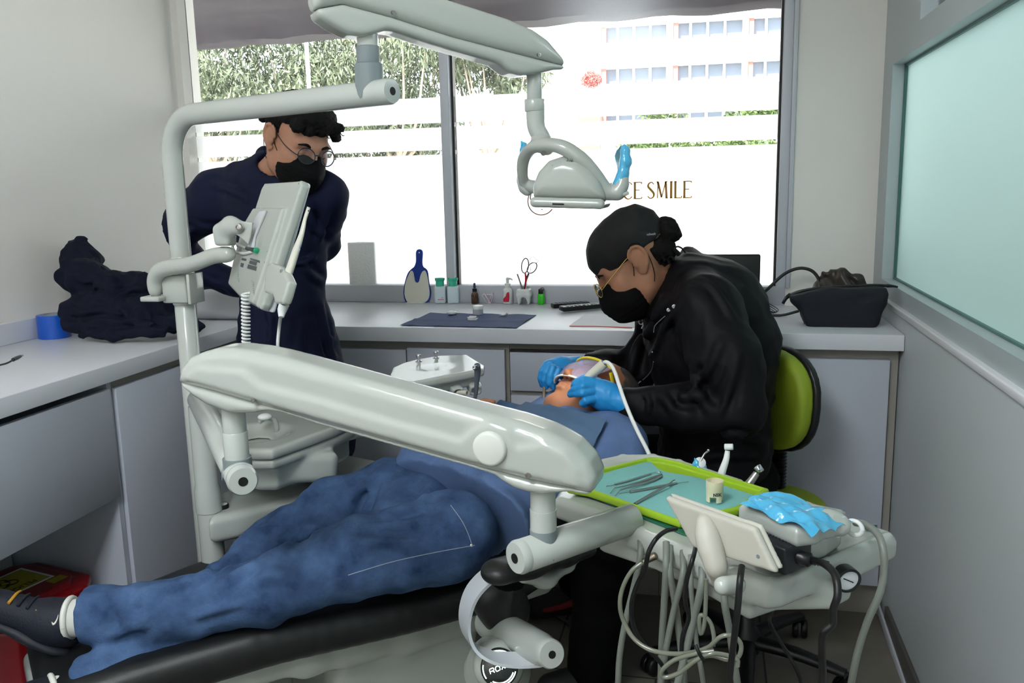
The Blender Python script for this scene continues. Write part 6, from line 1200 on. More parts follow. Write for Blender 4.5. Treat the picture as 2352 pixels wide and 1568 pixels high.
for L_, rr in ((nleg, .050), (fleg, .048)):
    d_ = unit(L_[4]-L_[3]); ho = L_[4]+d_*.118; S.box(ho, (.10, .11, .11), np.stack([d_, unit(np.cross(d_, Z3)), np.cross(unit(np.cross(d_, Z3)), d_)], 1), .002, 0, 's')
JN = S.build('jeans', M_jean, PP); M_st = mat('jean_stitch', (150, 160, 175), .8)
for pts in (((1085, 1255), (1075, 1225), (1060, 1195), (1035, 1160)), ((1090, 1252), (1000, 1268), (900, 1290), (800, 1320))):
    Q_ = spline(np.array(pts, float), 8); P_q = [surf(JN, *q, 1.6, .0006) for q in Q_]; keep = [P_q[0]]
    for x in P_q[1:]:
        if np.linalg.norm(x-keep[-1]) < .06: keep.append(x)
    if len(keep) > 3: MB().tube(keep, .0009, 6).build('seam_stitch', M_st, JN)
c = surf(JN, 1083, 1252, 1.6, .0005); MB().lathe([(.0035, 0), (.003, .001), (.001, .0014)], c, unit(CAMP-c), 12).build('rivet', M_steel, JN)
# shirt
S = Sdf((-1.0, 1.5, .44), (-.02, 2.5, .98), .006)
S.ell(abd+lt*.015, (.190, .17, .112), RB); S.ell(chs, (.180, .17, .105), RB, .05); S.ell((pel+abd)/2+ax_*.01+lt*.02, (.198, .14, .116), RB, .04); S.ell(pel+ax_*.03+lt*.025, (.205, .13, .124), RB, .03); S.ell(pel+ax_*.09+lt*.09-Z3*.01, (.135, .13, .118), RB, .05)
S.chain([D(1330, 1010, 2.0), D(1400, 1000, 2.03), D(1430, 1020, 2.0), D(1440, 1060, 1.97)], [.05, .05, .05, .045], .03)
S.ell(D(1120, 1200, 1.78), (.10, .10, .085), None, .06)
S.cap(p(-.02, 0, -.05), nkp, .06, .062, .008, 's')
for pts, r in (([(960, 1060, 1.84), (1010, 1090, 1.78), (1050, 1130, 1.73)], .009), ([(1030, 1080, 1.82), (1080, 1120, 1.76), (1120, 1170, 1.7)], .009), ([(1130, 1150, 1.70), (1150, 1190, 1.68), (1170, 1230, 1.66)], .009), ([(1350, 990, 2.0), (1370, 1020, 1.97), (1380, 1060, 1.96)], .009), ([(1400, 980, 2.02), (1420, 1010, 1.98), (1430, 1050, 1.96)], .008)): S.fold([q[:2] for q in pts], r*1.2, r*1.3)
S.disp(wrink(.006, 20, 63, (.6, .8, 0)), .03); S.disp(wrink(.0028, 55, 64, (1, -.5, .5)), .03)
hn_ = unit(ax_-.5*lt); S.box(pel+ax_*.055-hn_*.30, (.30, .4, .4), np.stack([hn_, unit(np.cross(Z3, hn_)), np.cross(hn_, unit(np.cross(Z3, hn_)))], 1), .002, 0, 's')
S.chain([chs+ax_*.05, nsh_, nelb+Z3*.0], [.075, .072, .056], .04); S.chain([nelb, aY(1130, 1060, 1.84)], [.056, .042], .03); S.chain([chs+ax_*.05, fsh_, felb, hnd-V(.07, .02, 0)], [.075, .072, .056, .040], .04)
SH = S.build('shirt', M_shirt, PP)
# bib
M_bib = mat('bib_teal_paper', (72, 98, 128), .8, bump=.2, bscale=160)
bpy.context.view_layer.update()
def drape(J, quad, nu, nv, d, y0, sag=.012):
    G = []
    for i in range(nu):
        row = []
        for j in range(nv):
            a, b = i/(nu-1), j/(nv-1); q = (np.array(quad[0])*(1-b)+np.array(quad[1])*b)*(1-a)+(np.array(quad[3])*(1-b)+np.array(quad[2])*b)*a
            s_ = None
            for st in range(0, 72, 4):
                s_ = surf(J, q[0], q[1]+st, None, d)
                if s_ is not None: break
            if s_ is None: s_ = aY(q[0], q[1], y0)
            elif st: w_ = _ray(q[0], q[1]); s_ = CAMP+w_*(s_[1]+.0005*st)/w_[1]
            row.append(s_)
        G.append(row)
    G = np.array(G)
    for _ in range(3):
        H = G.copy(); H[1:-1, 1:-1] = (G[:-2, 1:-1]+G[2:, 1:-1]+G[1:-1, :-2]+G[1:-1, 2:]+G[1:-1, 1:-1]*2)/6; G = H
    return G
q4 = [(1060, 975), (1150, 919), (1396, 974), (1325, 1095)]
G = drape(SH, q4, 20, 26, .017, 2.0)
for i in range(20):
    for j in range(26): G[i, j, 2] += .006*max(0, 1-abs(j-9)/1.6)*.8+.005*max(0, 1-abs(i-9)/1.5)+.002*math.sin(j*1.1+i*.4)
bib = MB().sheet(G, .0012).build('patient_bib', M_bib, None, G[10, 10]); tag(bib, 'folded blue-grey paper bib spread over the patient chest', 'bib')
# goggles over the eyes
gg = thing_child('safety_goggles', PP); M_gogl = thin_mat('goggle_lens', (225, 215, 235), 'mixd', .25, .05); M_yel = mat('yellow_rim', (235, 215, 30), .4)
G = [[p(.066+.036*math.cos(a*1.35)+.012*(1-abs(2*b-1)), .084*math.sin(a*1.35)*1.0, -.036+.078*b) for b in np.linspace(0, 1, 7)] for a in np.linspace(-1, 1, 21)]
MB().sheet(np.array(G), .0015).build('shield', M_gogl, gg)
MB().tube([p(.068+.037*math.cos(a*1.35), .085*math.sin(a*1.35), .044) for a in np.linspace(-1, 1, 21)], .0036, 8).build('rim', M_yel, gg); MB().tube([p(.068+.037*math.cos(a*1.35), .085*math.sin(a*1.35), -.037) for a in np.linspace(-1, 1, 21)], .003, 8).build('rim', mat('white_rim', (225, 225, 215), .4), gg)
for b in (-1, 1): MB().tube([p(.07, .085*b, .035), p(.03, .088*b, .02), p(-.02, .084*b, .012)], [.005, .004, .003], 8, 4, flat=(H3.U, 1, .4)).build('strap', M_yel, gg)
S = Sdf(pcn-.16, pcn+.16, .0034); S.ell(p(-.022, 0, .046), (.092, .080, .080), H3.R); S.box(p(.11, 0, -.02), (.09, .2, .10), H3.R, .01, .01, 's'); S.box(p(0, 0, -.10), (.2, .2, .09), H3.R, .01, .01, 's')
for b in (-1, 1): S.ell(p(-.004, .088*b, -.004), (.026, .024, .036), H3.R, .004, 's')
S.disp(wrink(.002, 150, 71), .02); S.build('hair', mat('greying_hair', (58, 52, 48), .7, bump=1, bscale=200), PP)
# shoes and socks
M_navs = mat('navy_knit_shoe', (16, 21, 34), .7, bump=.5, bscale=220, var=.3, vscale=25); M_wh = mat('shoe_white', (215, 214, 205), .6); M_och = mat('ochre_trim', (190, 140, 40), .5)
for i, L_ in enumerate((nleg, fleg)):
    d_ = unit(L_[4]-L_[3]); a = L_[4]+d_*.075; up_ = unit(Z3*.75+d_*.25+V(-.3, 0, 0)*0); toe = TOE[i]; sd_ = unit(np.cross(toe, d_)); sole = unit(np.cross(sd_, toe)); sole = sole if sole@d_ > 0 else -sole
    R_ = np.stack([toe, sd_, sole], 1); s = Sdf(a-.22, a+.26, .004); o_ = a+sole*.012
    s.ell(o_-toe*.01, (.055, .036, .038), R_); s.cap(o_+toe*.02, o_+toe*.11+sole*.012, .036, .033, .03); s.cap(a-d_*.024-toe*.004, a, .044, .042, .02); s.cap(a-d_*.14, a-d_*.062, .052, .050, .004, 's'); s.box(o_+toe*.05+sole*.062, (.16, .06, .02), R_, .002, .002, 's')
    sh = s.build('shoe', M_navs, PP)
    s = Sdf(a-.22, a+.26, .004); s.ell(o_-toe*.005+sole*.036, (.062, .040, .014), R_); s.cap(o_+toe*.03+sole*.036, o_+toe*.115+sole*.036, .036, .034, .02, fl=(sole, .4)); s.build('sole', mat('dark_sole', (22, 26, 34), .6), sh)
    s = Sdf(a-.22, a+.26, .0045); s.chain([L_[4]-d_*.01, a-d_*.012], [.038, .038], .01); s.build('sock', mat('white_sock', (205, 205, 198), .9, bump=.4, bscale=150), PP)
    for k in range(5):
        q = o_+toe*(.02+.018*k)-sole*(.030-.003*k); MB().tube([q-sd_*.026, q-sole*.008, q+sd_*.026], .0032, 8, 3).build('lace', M_och if k in (1, 4) else M_navs, sh)
    MB().tube([o_-toe*.03-sole*.030+sd_*.012, o_-toe*.005-sole*.042, o_+toe*.02-sole*.036], [.006, .008, .004], 8, 3).build('tongue_pull', M_och, sh)
    MB().tube([a-d_*.030+sd_*.040*math.cos(x)+unit(np.cross(sd_, d_))*.040*math.sin(x) for x in np.linspace(0, 6.2832, 40)], .006, 10).build('collar_lining', M_wh, sh)
    c = a-sd_*(-1)*.0; pass
    if i == 0: MB().tube([surf(sh, *q_, 1.3, .0005) for q_ in ((119, 1428), (123, 1433), (128, 1428), (132, 1419), (134, 1411))], [.0006, .0022, .0018, .0010, .0003], 8, 4, flat=(unit(CAMP-a), .5, 1)).build('check_emblem', M_wh, sh)
# ================================================================== THINGS ON THE WORKTOPS
ZC_ = .920
def top(px, py): return aZ(px, py, ZC_)
# paper towel roll
c = top(838, 688); T = thing('paper_towel_roll', 'upright white embossed paper towel roll by the assistant', 'paper roll', c); hR = aY(832, 556, c[1])[2]-ZC_; rR = .0575
MB().lathe([(rR-.002, 0), (rR, .003), (rR, hR-.003), (rR-.002, hR), (.022, hR), (.022, .02)], c, Z3, 48, cap=False).build('roll', mat('embossed_paper', (236, 236, 234), .9, bump=1, bscale=150), T)
MB().lathe([(.0215, .001), (.0215, hR+.0005), (.0195, hR+.0005), (.0195, .001)], c, Z3, 28, cap=False).build('core', mat('cardboard', (150, 140, 128), .9), T)
# tooth-shaped hand mirror on a stand
c = top(958, 695); T = thing('tooth_mirror', 'tooth-shaped hand mirror with a blue handle on a small white stand', 'mirror', c); yb = c[1]
q = lambda px, py: (aY(px, py, yb)[0]-c[0], aY(px, py, yb)[2]-ZC_)
out = [q(*p) for p in [(926, 672), (929, 650), (936, 628), (944, 618), (951, 612), (955, 600), (955, 580), (959, 573), (967, 573), (971, 580), (970, 600), (972, 612), (982, 622), (986, 650), (990, 672), (986, 690), (975, 696), (938, 696), (929, 688)]]
out = [tuple(x) for x in spline(np.array(out+[out[0]]), 4)[:-1]]; o = V(c[0], yb, ZC_)
MB().prism(out, o, V(1, 0, 0), Z3, V(0, 1, 0), .004, .001).build('blue_frame', mat('cobalt_plastic', (22, 58, 150), .35), T)
inn = [q(*p) for p in [(929, 674), (931, 652), (938, 632), (944, 622), (949, 624), (952, 636), (954, 646), (959, 649), (963, 645), (966, 632), (971, 623), (977, 622), (982, 635), (985, 655), (987, 674), (983, 688), (972, 694), (940, 694), (932, 686)]]
inn = [tuple(x) for x in spline(np.array(inn+[inn[0]]), 4)[:-1]]
MB().prism(inn, o-V(0, .002, 0), V(1, 0, 0), Z3, V(0, 1, 0), .0025, .0006).build('tooth_panel', mat('ivory_panel', (226, 224, 208), .3), T)
MB().lathe([(.0025, 0), (.0025, .001), (.001, .0012)], aY(963, 580, yb-.0005), (0, -1, 0), 14).build('hang_hole', M_whitep, T)
MB().bb((c[0]-.038, yb-.022, ZC_), (c[0]+.035, yb+.018, ZC_+.004), .001).build('stand', M_whitep, T)
# two pump bottles
M_frost = mat('frosted_bottle', (206, 222, 228), .35); M_teal = mat('teal_clear', (60, 190, 155), .2)
for i, (px, lb) in enumerate(((1012, 'frosted dispenser bottle with a teal cap and pink-lined label'), (1042, 'frosted dispenser bottle with a teal cap and one tiny dot'))):
    c = top(px, 696); T = thing('dispenser_bottle', lb, 'bottle', c, None); MB().box(c+Z3*.034, (.0225, .0225, .034), rotm(Z3, 14), .008, 3).build('bottle_body', M_frost, T)
    MB().lathe([(.0150, .066), (.0165, .069), (.0165, .088), (.0190, .090), (.0200, .099), (.0185, .099), (.0160, .091)], c, Z3, 28).build('cap', M_teal, T)
    if i == 0:
        u_ = V(math.cos(.244), math.sin(.244), 0); n_ = V(math.sin(.244), -math.cos(.244), 0); f_ = c+n_*.0228
        MB().box(f_+Z3*.017+u_*.003, (.012, .0003, .0016), rotm(Z3, 14)).build('label_strip', mat('pink_print', (220, 110, 120), .6), T)
        v, f = text_mesh('CBI', .007, f_+Z3*.024+u_*.008, u_, Z3, .0004); MB().add(v, f).build('lettering', mat('grey_print2', (120, 110, 115), .6), T, smooth=False)
        v, f = text_mesh('cleanser', .0045, f_+Z3*.031, u_, Z3, .0004) if False else (None, None)
    else: MB().sph(c+V(-.006, -.0235, .028), .0010, 6).build('dot', M_hole, T)
# dropper bottle
c = top(1091, 697); T = thing('dropper_bottle', 'small amber glass bottle with a dark rubber dropper', 'bottle', c)
MB().lathe([(.013, 0), (.0142, .002), (.0142, .034), (.012, .041), (.0075, .045), (.0075, .048)], c, Z3, 26).build('amber_glass', mat('amber_glass', (92, 52, 26), .12, trans=.45, coat=.5), T)
MB().lathe([(.0088, .047), (.0088, .059), (.006, .061)], c, Z3, 22).build('screw_cap', M_blackp, T); MB().lathe([(.0048, .060), (.0052, .066), (.0045, .078), (.002, .081)], c, Z3, 18).build('rubber_bulb', mat('navy_rubber', (34, 44, 92), .5), T)
# clear cup of brushes
c = top(1121, 698); T = thing('swab_holder', 'clear triangular holder with white and pink swabs', 'holder', c)
P0 = [(c+V(-.024, 0, .036)), (c+V(.020, 0, .036)), (c+V(.010, .0, .001)), (c+V(-.004, 0, .001))]
for a, b in ((0, 1), (1, 2), (0, 3)): MB().tube([P0[a], P0[b]], .0009, 6).build('holder_edge', M_whitep, T)
for a, b in ((0, 1),): MB().tube([P0[a]+V(0, .014, 0), P0[b]+V(0, .014, 0)], .0009, 6).build('holder_edge', M_whitep, T)
for i, (x0, x1, m_) in enumerate(((-.020, .010, 0), (-.015, .006, 0), (-.010, .012, 1), (-.006, .002, 0), (.022, .004, 1), (.016, -.002, 0))):
    MB().tube([c+V(x0, .004+.001*i, .044), c+V(x1, .003+.001*i, .002)], .0013, 8).build('swab', M_whitep if not m_ else mat('pink_swab', (205, 120, 175), .5), T)
# pump lotion
c = top(1167, 697); T = thing('pump_bottle', 'white pump bottle with a crimson shape on its label', 'bottle', c)
MB().lathe([(.0175, 0), (.0195, .002), (.0195, .050), (.017, .057), (.0095, .062), (.0095, .064)], c, Z3, 30).build('bottle_body', M_whitep, T)
MB().lathe([(.0105, .063), (.0105, .072), (.0115, .074), (.0115, .078), (.006, .080), (.006, .094)], c, Z3, 22).build('collar', M_whitep, T)
MB().tube([c+V(0, 0, .090), c+V(-.002, 0, .0965), c+V(.014, -.004, .0965), c+V(.020, -.005, .092)], [.005, .0055, .0035, .0028], 10, 3).build('pump_head', M_whitep, T)
G = []
for zz, a0, a1 in ((.009, -1.25, .1), (.020, -1.2, .2), (.026, -.8, .2), (.032, -.5, .22), (.042, -.35, .2), (.047, -.1, .15)):
    G.append([c+V(.0199*math.sin(x), -.0199*math.cos(x), zz) for x in np.linspace(a0+.3, a1+.3, 8)])
MB().sheet(np.array(G), .0003).build('crimson_shape', mat('crimson_print', (196, 24, 58), .45), T)
for k in range(4): MB().box(c+V(-.0145, -.0138, .040+.003*k), (.0009, .0004, .0006)).build('print_dash', M_grey, T)
# tooth-shaped pen cup
c = top(1204, 699); T = thing('tooth_pen_cup', 'white tooth-shaped cup holding scissors and a file', 'cup', c)
s = Sdf(c-V(.05, .05, .005), c+V(.05, .05, .08), .0016); s.box(c+Z3*.044, (.0275, .020, .016), None, .013); s.box(c+Z3*.055, (.0270, .020, .006), None, .006, .006)
for sx in (-1, 1):
    for sy in (-1, 1): s.cap(c+V(.017*sx, .009*sy, .036), c+V(.0185*sx, .010*sy, .004), .011, .0035, .01)
s.box(c+Z3*.062, (.020, .013, .022), None, .008, .004, 's'); s.build('cup_body', M_whitep, T)
t = thing('scissors', 'red and black handled scissors standing in the tooth cup', 'scissors', c+Z3*.03); R2 = lambda px, py, dy=0: aY(px, py, c[1]+dy)
ph = np.linspace(0, 2*np.pi, 26)
def ringp(cx, cy, rx, ry, rot, dy=0): 
    return [R2(cx+rx*math.cos(a)*math.cos(rot)-ry*math.sin(a)*math.sin(rot), cy+rx*math.cos(a)*math.sin(rot)+ry*math.sin(a)*math.cos(rot), dy) for a in ph]
M_sch = mat('scissor_handle', (40, 24, 32), .4); M_red = mat('red_grip', (170, 22, 36), .4)
MB().tube(ringp(1206, 610, 8, 17, .12), .0020, 8).build('finger_ring', M_sch, t); MB().tube(ringp(1222, 615, 9, 14, .65, .004), .0020, 8).build('finger_ring', M_sch, t)
MB().tube([R2(1206, 626), R2(1208, 640), R2(1206, 662)], [.003, .0045, .0025], 8, 3).build('shank', M_red, t); MB().tube([R2(1214, 628, .004), R2(1208, 645, .004), R2(1204, 664, .004)], [.003, .004, .0025], 8, 3).build('shank', M_sch, t)
MB().tube([R2(1207, 660), R2(1204, 690)], .0022, 6).build('blade', M_steel, t)
t = thing('tooth_wire_pick', 'bent white wire pick standing among the scissors rings', 'pick', c+Z3*.03); MB().tube([R2(1205, 672, -.004), R2(1216, 630, -.004), R2(1219, 612, -.004), R2(1216, 604, -.004), R2(1219, 592, -.004), R2(1226, 590, -.004), R2(1232, 596, -.004), R2(1237, 598, -.004), R2(1233, 603, -.004), R2(1224, 602, -.004)], .0011, 6, 4).build('wire', M_whitep, t)
t = thing('nail_file', 'grey file leaning out of the tooth cup', 'file', c+Z3*.03); MB().tube([R2(1188, 629, .003), R2(1192, 640, .003), R2(1200, 664, .003)], .003, 8, flat=((0, 1, 0), .4, 1)).build('blade', mat('file_grey', (120, 118, 120), .6), t)
# lighter
c = top(1243, 699); T = thing('green_lighter', 'bright green lighter with a black nozzle', 'lighter', c)
MB().box(c+Z3*.021, (.0125, .008, .021), None, .004).build('body', mat('neon_green', (50, 200, 30), .25, spec=.6), T); MB().box(c+Z3*.050+V(-.001, 0, 0), (.0085, .007, .010), None, .003).build('nozzle_block', M_blackp, T); MB().tube([c+V(-.004, 0, .058), c+V(.004, 0, .064), c+V(.011, 0, .061), c+V(.009, 0, .052)], .0028, 8, 3).build('trigger', mat('mauve_metal', (130, 110, 118), .3, metal=.7), T)
# remotes
for nm, px0, py0, px1, py1, lb, dz in (('remote_control', 1268, 702, 1352, 697, 'black remote control lying under another one', 0), ('remote_control', 1289, 709, 1385, 700, 'black remote control with pale keys, resting across another one', .006)):
    a, b = aZ(px0, py0, ZC_+.008+dz), aZ(px1, py1, ZC_+.008+dz); cc = (a+b)/2; ang = math.degrees(math.atan2(b[1]-a[1], b[0]-a[0])); Rz = rotm(Z3, ang); L_ = np.linalg.norm(b-a)/2
    T = thing(nm, lb, 'remote control', cc); MB().box(cc, (L_, .019, .0085), Rz@rotm((1, 0, 0), 0 if dz == 0 else 4), .004, 3).build('case', M_blackp, T)
    kk = mat('key_grey', (60, 62, 66), .5) if dz == 0 else mat('key_pale', (170, 172, 175), .5)
    for i in range(8):
        for j in range(3): MB().box(cc+Rz@V(-L_*.75+i*L_*.19, -.010+.010*j, .0088), (.0032, .0030, .0010), Rz, .0008).build('key', kk, T)
# folder of paper
pp = [aZ(*p, ZC_+.001)[:2] for p in [(1308, 748), (1345, 722), (1470, 722), (1490, 752)]]
T = thing('paper_folder', 'pale folder with an orange-red edge beneath the dentist mask', 'folder', aZ(1400, 738, ZC_)); MB().prism(pp, (0, 0, ZC_+.0003), (1, 0, 0), (0, 1, 0), Z3, .0022).build('sheets', mat('folder_white', (222, 224, 228), .6), T)
a, b = aZ(1308, 749, ZC_+.001), aZ(1452, 753, ZC_+.001); MB().tube([a, (a+b)/2+Z3*.002, b], .0015, 6, 4).build('orange_edge', mat('orange_red', (205, 80, 50), .6), T)
# dark napkin with small things
qd = [(919, 747), (988, 719), (1232, 723), (1186, 753)]; C4 = [aZ(*p, ZC_+.002) for p in qd]; G = []
for i in range(14):
    row = []
    for j in range(26):
        a, b = i/13, j/25; P = (C4[0]*(1-b)+C4[3]*b)*(1-a)+(C4[1]*(1-b)+C4[2]*b)*a; row.append(P+Z3*(.003*max(0, 1-abs(i-6)/1.2)+.002*max(0, 1-abs(j-12)/1.3)+.0012*math.sin(j*.9+i*.6)+.0008))
    G.append(row)
tag(MB().sheet(np.array(G), .001).build('napkin', mat('slate_napkin', (70, 84, 118), .85, bump=.3, bscale=200), None, aZ(1080, 735, ZC_)), 'slate blue disposable napkin spread near the worktop edge', 'napkin')
c = aZ(1098, 722, ZC_+.004); T = thing('cream_jar', 'small white round jar on the slate napkin', 'jar', c); MB().lathe([(.017, 0), (.0185, .0015), (.0185, .020)], c, Z3, 32).build('jar_body', mat('clear_jar', (200, 205, 210), .2, trans=.2), T); MB().lathe([(.0190, .020), (.0190, .030), (.0175, .032), (.001, .0325)], c, Z3, 32).build('lid', M_whitep, T)
c = aZ(1038, 722, ZC_+.004); tag(MB().lathe([(.012, .001), (.0165, .005), (.0165, .009), (.012, .0125), (.008, .0125), (.006, .010)], c, Z3, 28, sx=1.1).build('floss_box', M_whitep, None, c), 'white pebble-shaped floss box on the slate napkin', 'floss box')
c = aZ(1085, 735, ZC_+.004); T = thing('gauze_stack', 'untidy stack of white gauze squares on the slate napkin', 'gauze', c); M_gz = mat('gauze', (236, 236, 234), .9, bump=.5, bscale=400)
for k, (dx, dy, an) in enumerate(((0, 0, 12), (.002, .001, -8), (-.003, .002, 25), (.001, -.001, 3))): MB().box(c+V(dx, dy, .0016+.0032*k), (.0155-.001*k, .012, .0015), rotm(Z3, an)@rotm((1, 0, 0), 3*k-4), .001).build('gauze_square', M_gz, T)
c = aZ(1158, 726, ZC_+.004); G = [[c+V(.013*a+.003*b, .006*b, .001+.014*max(0, a-.2)**2+.004*b*b) for b in np.linspace(-1, 1, 6)] for a in np.linspace(-1, 1, 8)]
tag(MB().sheet(np.array(G), .001).build('torn_wrapper', mat('wrapper_white', (232, 234, 236), .5), None, c), 'small curled scrap of white wrapper on the slate napkin', 'wrapper')
# flat screen, its cables
c = aZ(1690, 705, ZC_); yy = 3.02; a = aY(1560, 585, yy); b = aY(1744, 700, yy); T = thing('computer_monitor', 'black flat screen seen from behind, partly hidden by the dentist', 'monitor', V((a[0]+b[0])/2, yy, ZC_))
MB().bb((a[0]-.08, yy, b[2]+.01), (b[0], yy+.028, a[2]), .006).build('screen_back', mat('monitor_black', (10, 10, 12), .45), T); MB().bb((a[0]+.0, yy+.01, ZC_+.004), (a[0]+.05, yy+.03, b[2]+.05), .004).build('stand_neck', M_blackp, T); MB().bb((a[0]-.08, yy-.05, ZC_+.0005), (a[0]+.12, yy+.10, ZC_+.008), .003).build('stand_foot', M_blackp, T)
p1 = aY(1590, 570, 3.1); tag(MB().tube([V(p1[0], 3.1, a[2]), p1], .0022, 8).sph(p1, .0055, 8).build('webcam_stalk', M_blackp, None, p1), 'tiny black ball-tipped antenna above the flat screen', 'antenna')
cable('power_lead', 'thick black lead arching from behind the screen to the wash bag', [(1742, 682, 3.12), (1765, 662, 3.13), (1800, 630, 3.14), (1835, 616, 3.14), (1865, 622, 3.13), (1882, 645, 3.10), (1885, 675, 3.06)], .0058, M_cab, 'cable')
cable('power_lead', 'black lead lying on the worktop towards the wash bag', [(1750, 722, 2.99), (1775, 724, 2.98), (1800, 723, 2.97), (1835, 714, 2.96)], .0045, M_cab, 'cable')
t = thing('white_charger', 'white plug with curled thin wires beside the flat screen', 'charger', aY(1748, 690, 3.1)); MB().sph(aY(1747, 688, 3.1), (.010, .008, .010), 10).build('plug', M_whitep, t)
mb = MB()
for k in range(4): mb = MB().tube([aY(1752+k, 690+k*3, 3.08), aY(1768, 698+k*5, 3.07), aY(1788-4*k, 712+k*2, 3.05), aY(1770, 720-k*2, 3.05), aY(1752, 712+k*3, 3.05)], .0013, 6, 5).build('wire', M_cab, t)
# wash bag and leather bag
zb_ = ZC_; cb = V(.405, 2.87, ZC_); T = thing('wash_bag', 'black-blue cloth wash bag at the end of the worktop', 'bag', cb); M_bag = mat('navy_canvas', (14, 19, 28), .8, bump=.4, bscale=300)
yb = 2.83; g = lambda px, py: (aY(px, py, yb)[0]-cb[0], aY(px, py, yb)[2]-ZC_)
s = Sdf(cb-V(.2, .12, .01), cb+V(.14, .12, .2), .0032); pol_ = [g(*p) for p in [(1855, 753), (1846, 738), (1838, 715), (1815, 690), (1808, 676), (1850, 666), (1900, 660), (1980, 656), (2030, 658), (2036, 672), (2030, 700), (2018, 730), (2000, 755), (1990, 762)]]
s.ext(pol_, V(cb[0], yb, ZC_), V(1, 0, 0), Z3, V(0, 1, 0), .058, .022); s.disp(wrink(.004, 40, 81, (0, 0, 1)), .02); BG = s.build('bag_body', M_bag, T)
MB().tube([aY(1812, 678, yb), aY(1855, 665, yb), aY(1920, 659, yb), aY(2000, 655, yb), aY(2040, 656, yb)], .0045, 8, 4).build('zip_band', M_blackp, T)
MB().tube([aY(1815, 677, yb-.01), aY(1806, 684, yb-.02), aY(1798, 697, yb-.02)], [.007, .006, .005], 8, 3, flat=((0, 1, 0), .5, 1)).build('pull_tab', M_blackp, T); MB().tube([aY(2036, 656, yb), aY(2052, 657, yb), aY(2062, 659, yb)], [.006, .004, .003], 8, 3).build('pull_tab', M_blackp, T)
MB().tube([surf(BG, *q, yb, .001) for q in ((1841, 700), (1843, 720), (1848, 745))], .001, 6, 4).build('seam', M_blackp, BG)
cl_ = aY(1935, 650, 3.08); T = thing('leather_bag', 'dark brown leather pouch behind the wash bag', 'bag', V(cl_[0], 3.09, ZC_)); s = Sdf(V(.28, 2.98, ZC_-.01), V(.545, 3.23, ZC_+.18), .0034)
lc = V(cl_[0], 3.11, 0); s.ell(V(lc[0]-.010, lc[1], ZC_+.06), (.085, .06, .078)); s.box(V(lc[0], lc[1], ZC_+.025), (.085, .05, .022), None, .015, .02)
s.chain([V(lc[0]-.06, lc[1]-.02, ZC_+.132), V(lc[0], lc[1]-.035, ZC_+.138), V(lc[0]+.05, lc[1]-.03, ZC_+.115), V(lc[0]+.08, lc[1]-.03, ZC_+.08)], [.008, .012, .012, .008], .02); s.chain([V(lc[0]-.01, lc[1]-.05, ZC_+.12), V(lc[0]+.02, lc[1]-.058, ZC_+.09), V(lc[0]+.03, lc[1]-.055, ZC_+.05)], .010, .02); s.disp(wrink(.006, 55, 82, (1, 0, 1)), .02); s.build('pouch', mat('brown_leather', (52, 44, 40), .35, bump=.2, bscale=200), T)
# left counter: tape roll, padded coat, basin, cable end
c = aZ(103, 780, ZC_); c = V(c[0], c[1]+.045, ZC_); rT = .0485; hT = aY(100, 712, c[1]+.0)[2]-ZC_; hT = .075
T = thing('blue_film_roll', 'wide roll of blue barrier film next to the padded coat', 'film roll', c); MB().lathe([(rT-.002, 0), (rT, .001), (rT, hT-.001), (rT-.002, hT), (.030, hT-.001), (.030, .01)], c, Z3, 48, cap=False).build('blue_film', mat('blue_film', (24, 86, 190), .3, coat=.2), T); MB().lathe([(.0298, .0), (.0298, hT+.001), (.027, hT+.001), (.027, 0)], c, Z3, 36, cap=False).build('core', mat('grey_core', (150, 160, 165), .8), T)
cable('charger_tip', 'thin black cable end with a metal tip on the left worktop', [(-60, 850, 1.50), (0, 838, 1.62), (20, 832, 1.66), (34, 823, 1.70)], .0022, M_cab, 'cable'); 
a = aY(30, 826, 1.69); b = aY(47, 818, 1.73); MB().tube([a, (a+b)/2, b], [.0045, .005, .0035], 10).build('plug_end', M_blackp, bpy.data.objects['charger_tip']); MB().tube([b, b+unit(b-a)*.012], .0025, 8).build('metal_tip', M_steel, bpy.data.objects['charger_tip'])
# coat
M_coat = mat('navy_padded_coat', (15, 19, 36), .8, bump=.5, bscale=120, spec=.2); yc = 2.38; E1 = lambda px, py, dy=0: aY(px, py, yc+dy)
s = Sdf(V(-2.118, 2.02, .921), V(-1.50, 2.76, 1.28), .005)
s.chain([E1(182, 553, .10), E1(185, 590, .10), E1(195, 640, .06)], [.012, .055, .062], .03); s.chain([E1(152, 632, .02), E1(200, 640, 0), E1(250, 660, 0)], [.030, .055, .050], .03)
s.chain([E1(240, 655, .05), E1(320, 670, .05), E1(400, 705, .08), E1(450, 740, .05)], [.05, .06, .05, .02], .03)
s.chain([E1(165, 715, -.02), E1(230, 705, -.03), E1(320, 720, -.02), E1(400, 735, 0)], [.038, .052, .05, .035], .03)
s.chain([E1(190, 770, -.10), E1(260, 768, -.10), E1(380, 756, -.08)], [.017, .018, .016], .012, fl=(Z3, .9)); s.chain([E1(165, 745, -.06), E1(240, 745, -.08), E1(380, 742, -.05), E1(470, 748, -.04)], [.025, .030, .026, .010], .02)
for pts, r, h in (([(185, 565), (215, 600), (245, 645)], .008, .010), ([(200, 580), (235, 610), (252, 640)], .006, .006), ([(155, 625), (200, 650), (245, 640)], .010, .010), ([(180, 690), (215, 660), (250, 655), (300, 655)], .009, .012), ([(250, 690), (300, 665), (350, 660)], .009, .010), ([(150, 725), (200, 715), (240, 712), (320, 735)], .010, .012), ([(330, 700), (345, 730), (350, 745)], .008, .008), ([(160, 745), (240, 735), (330, 740), (380, 740)], .008, .010), ([(185, 760), (260, 752), (380, 748)], .006, -.010)): s.fold(pts, r, h)
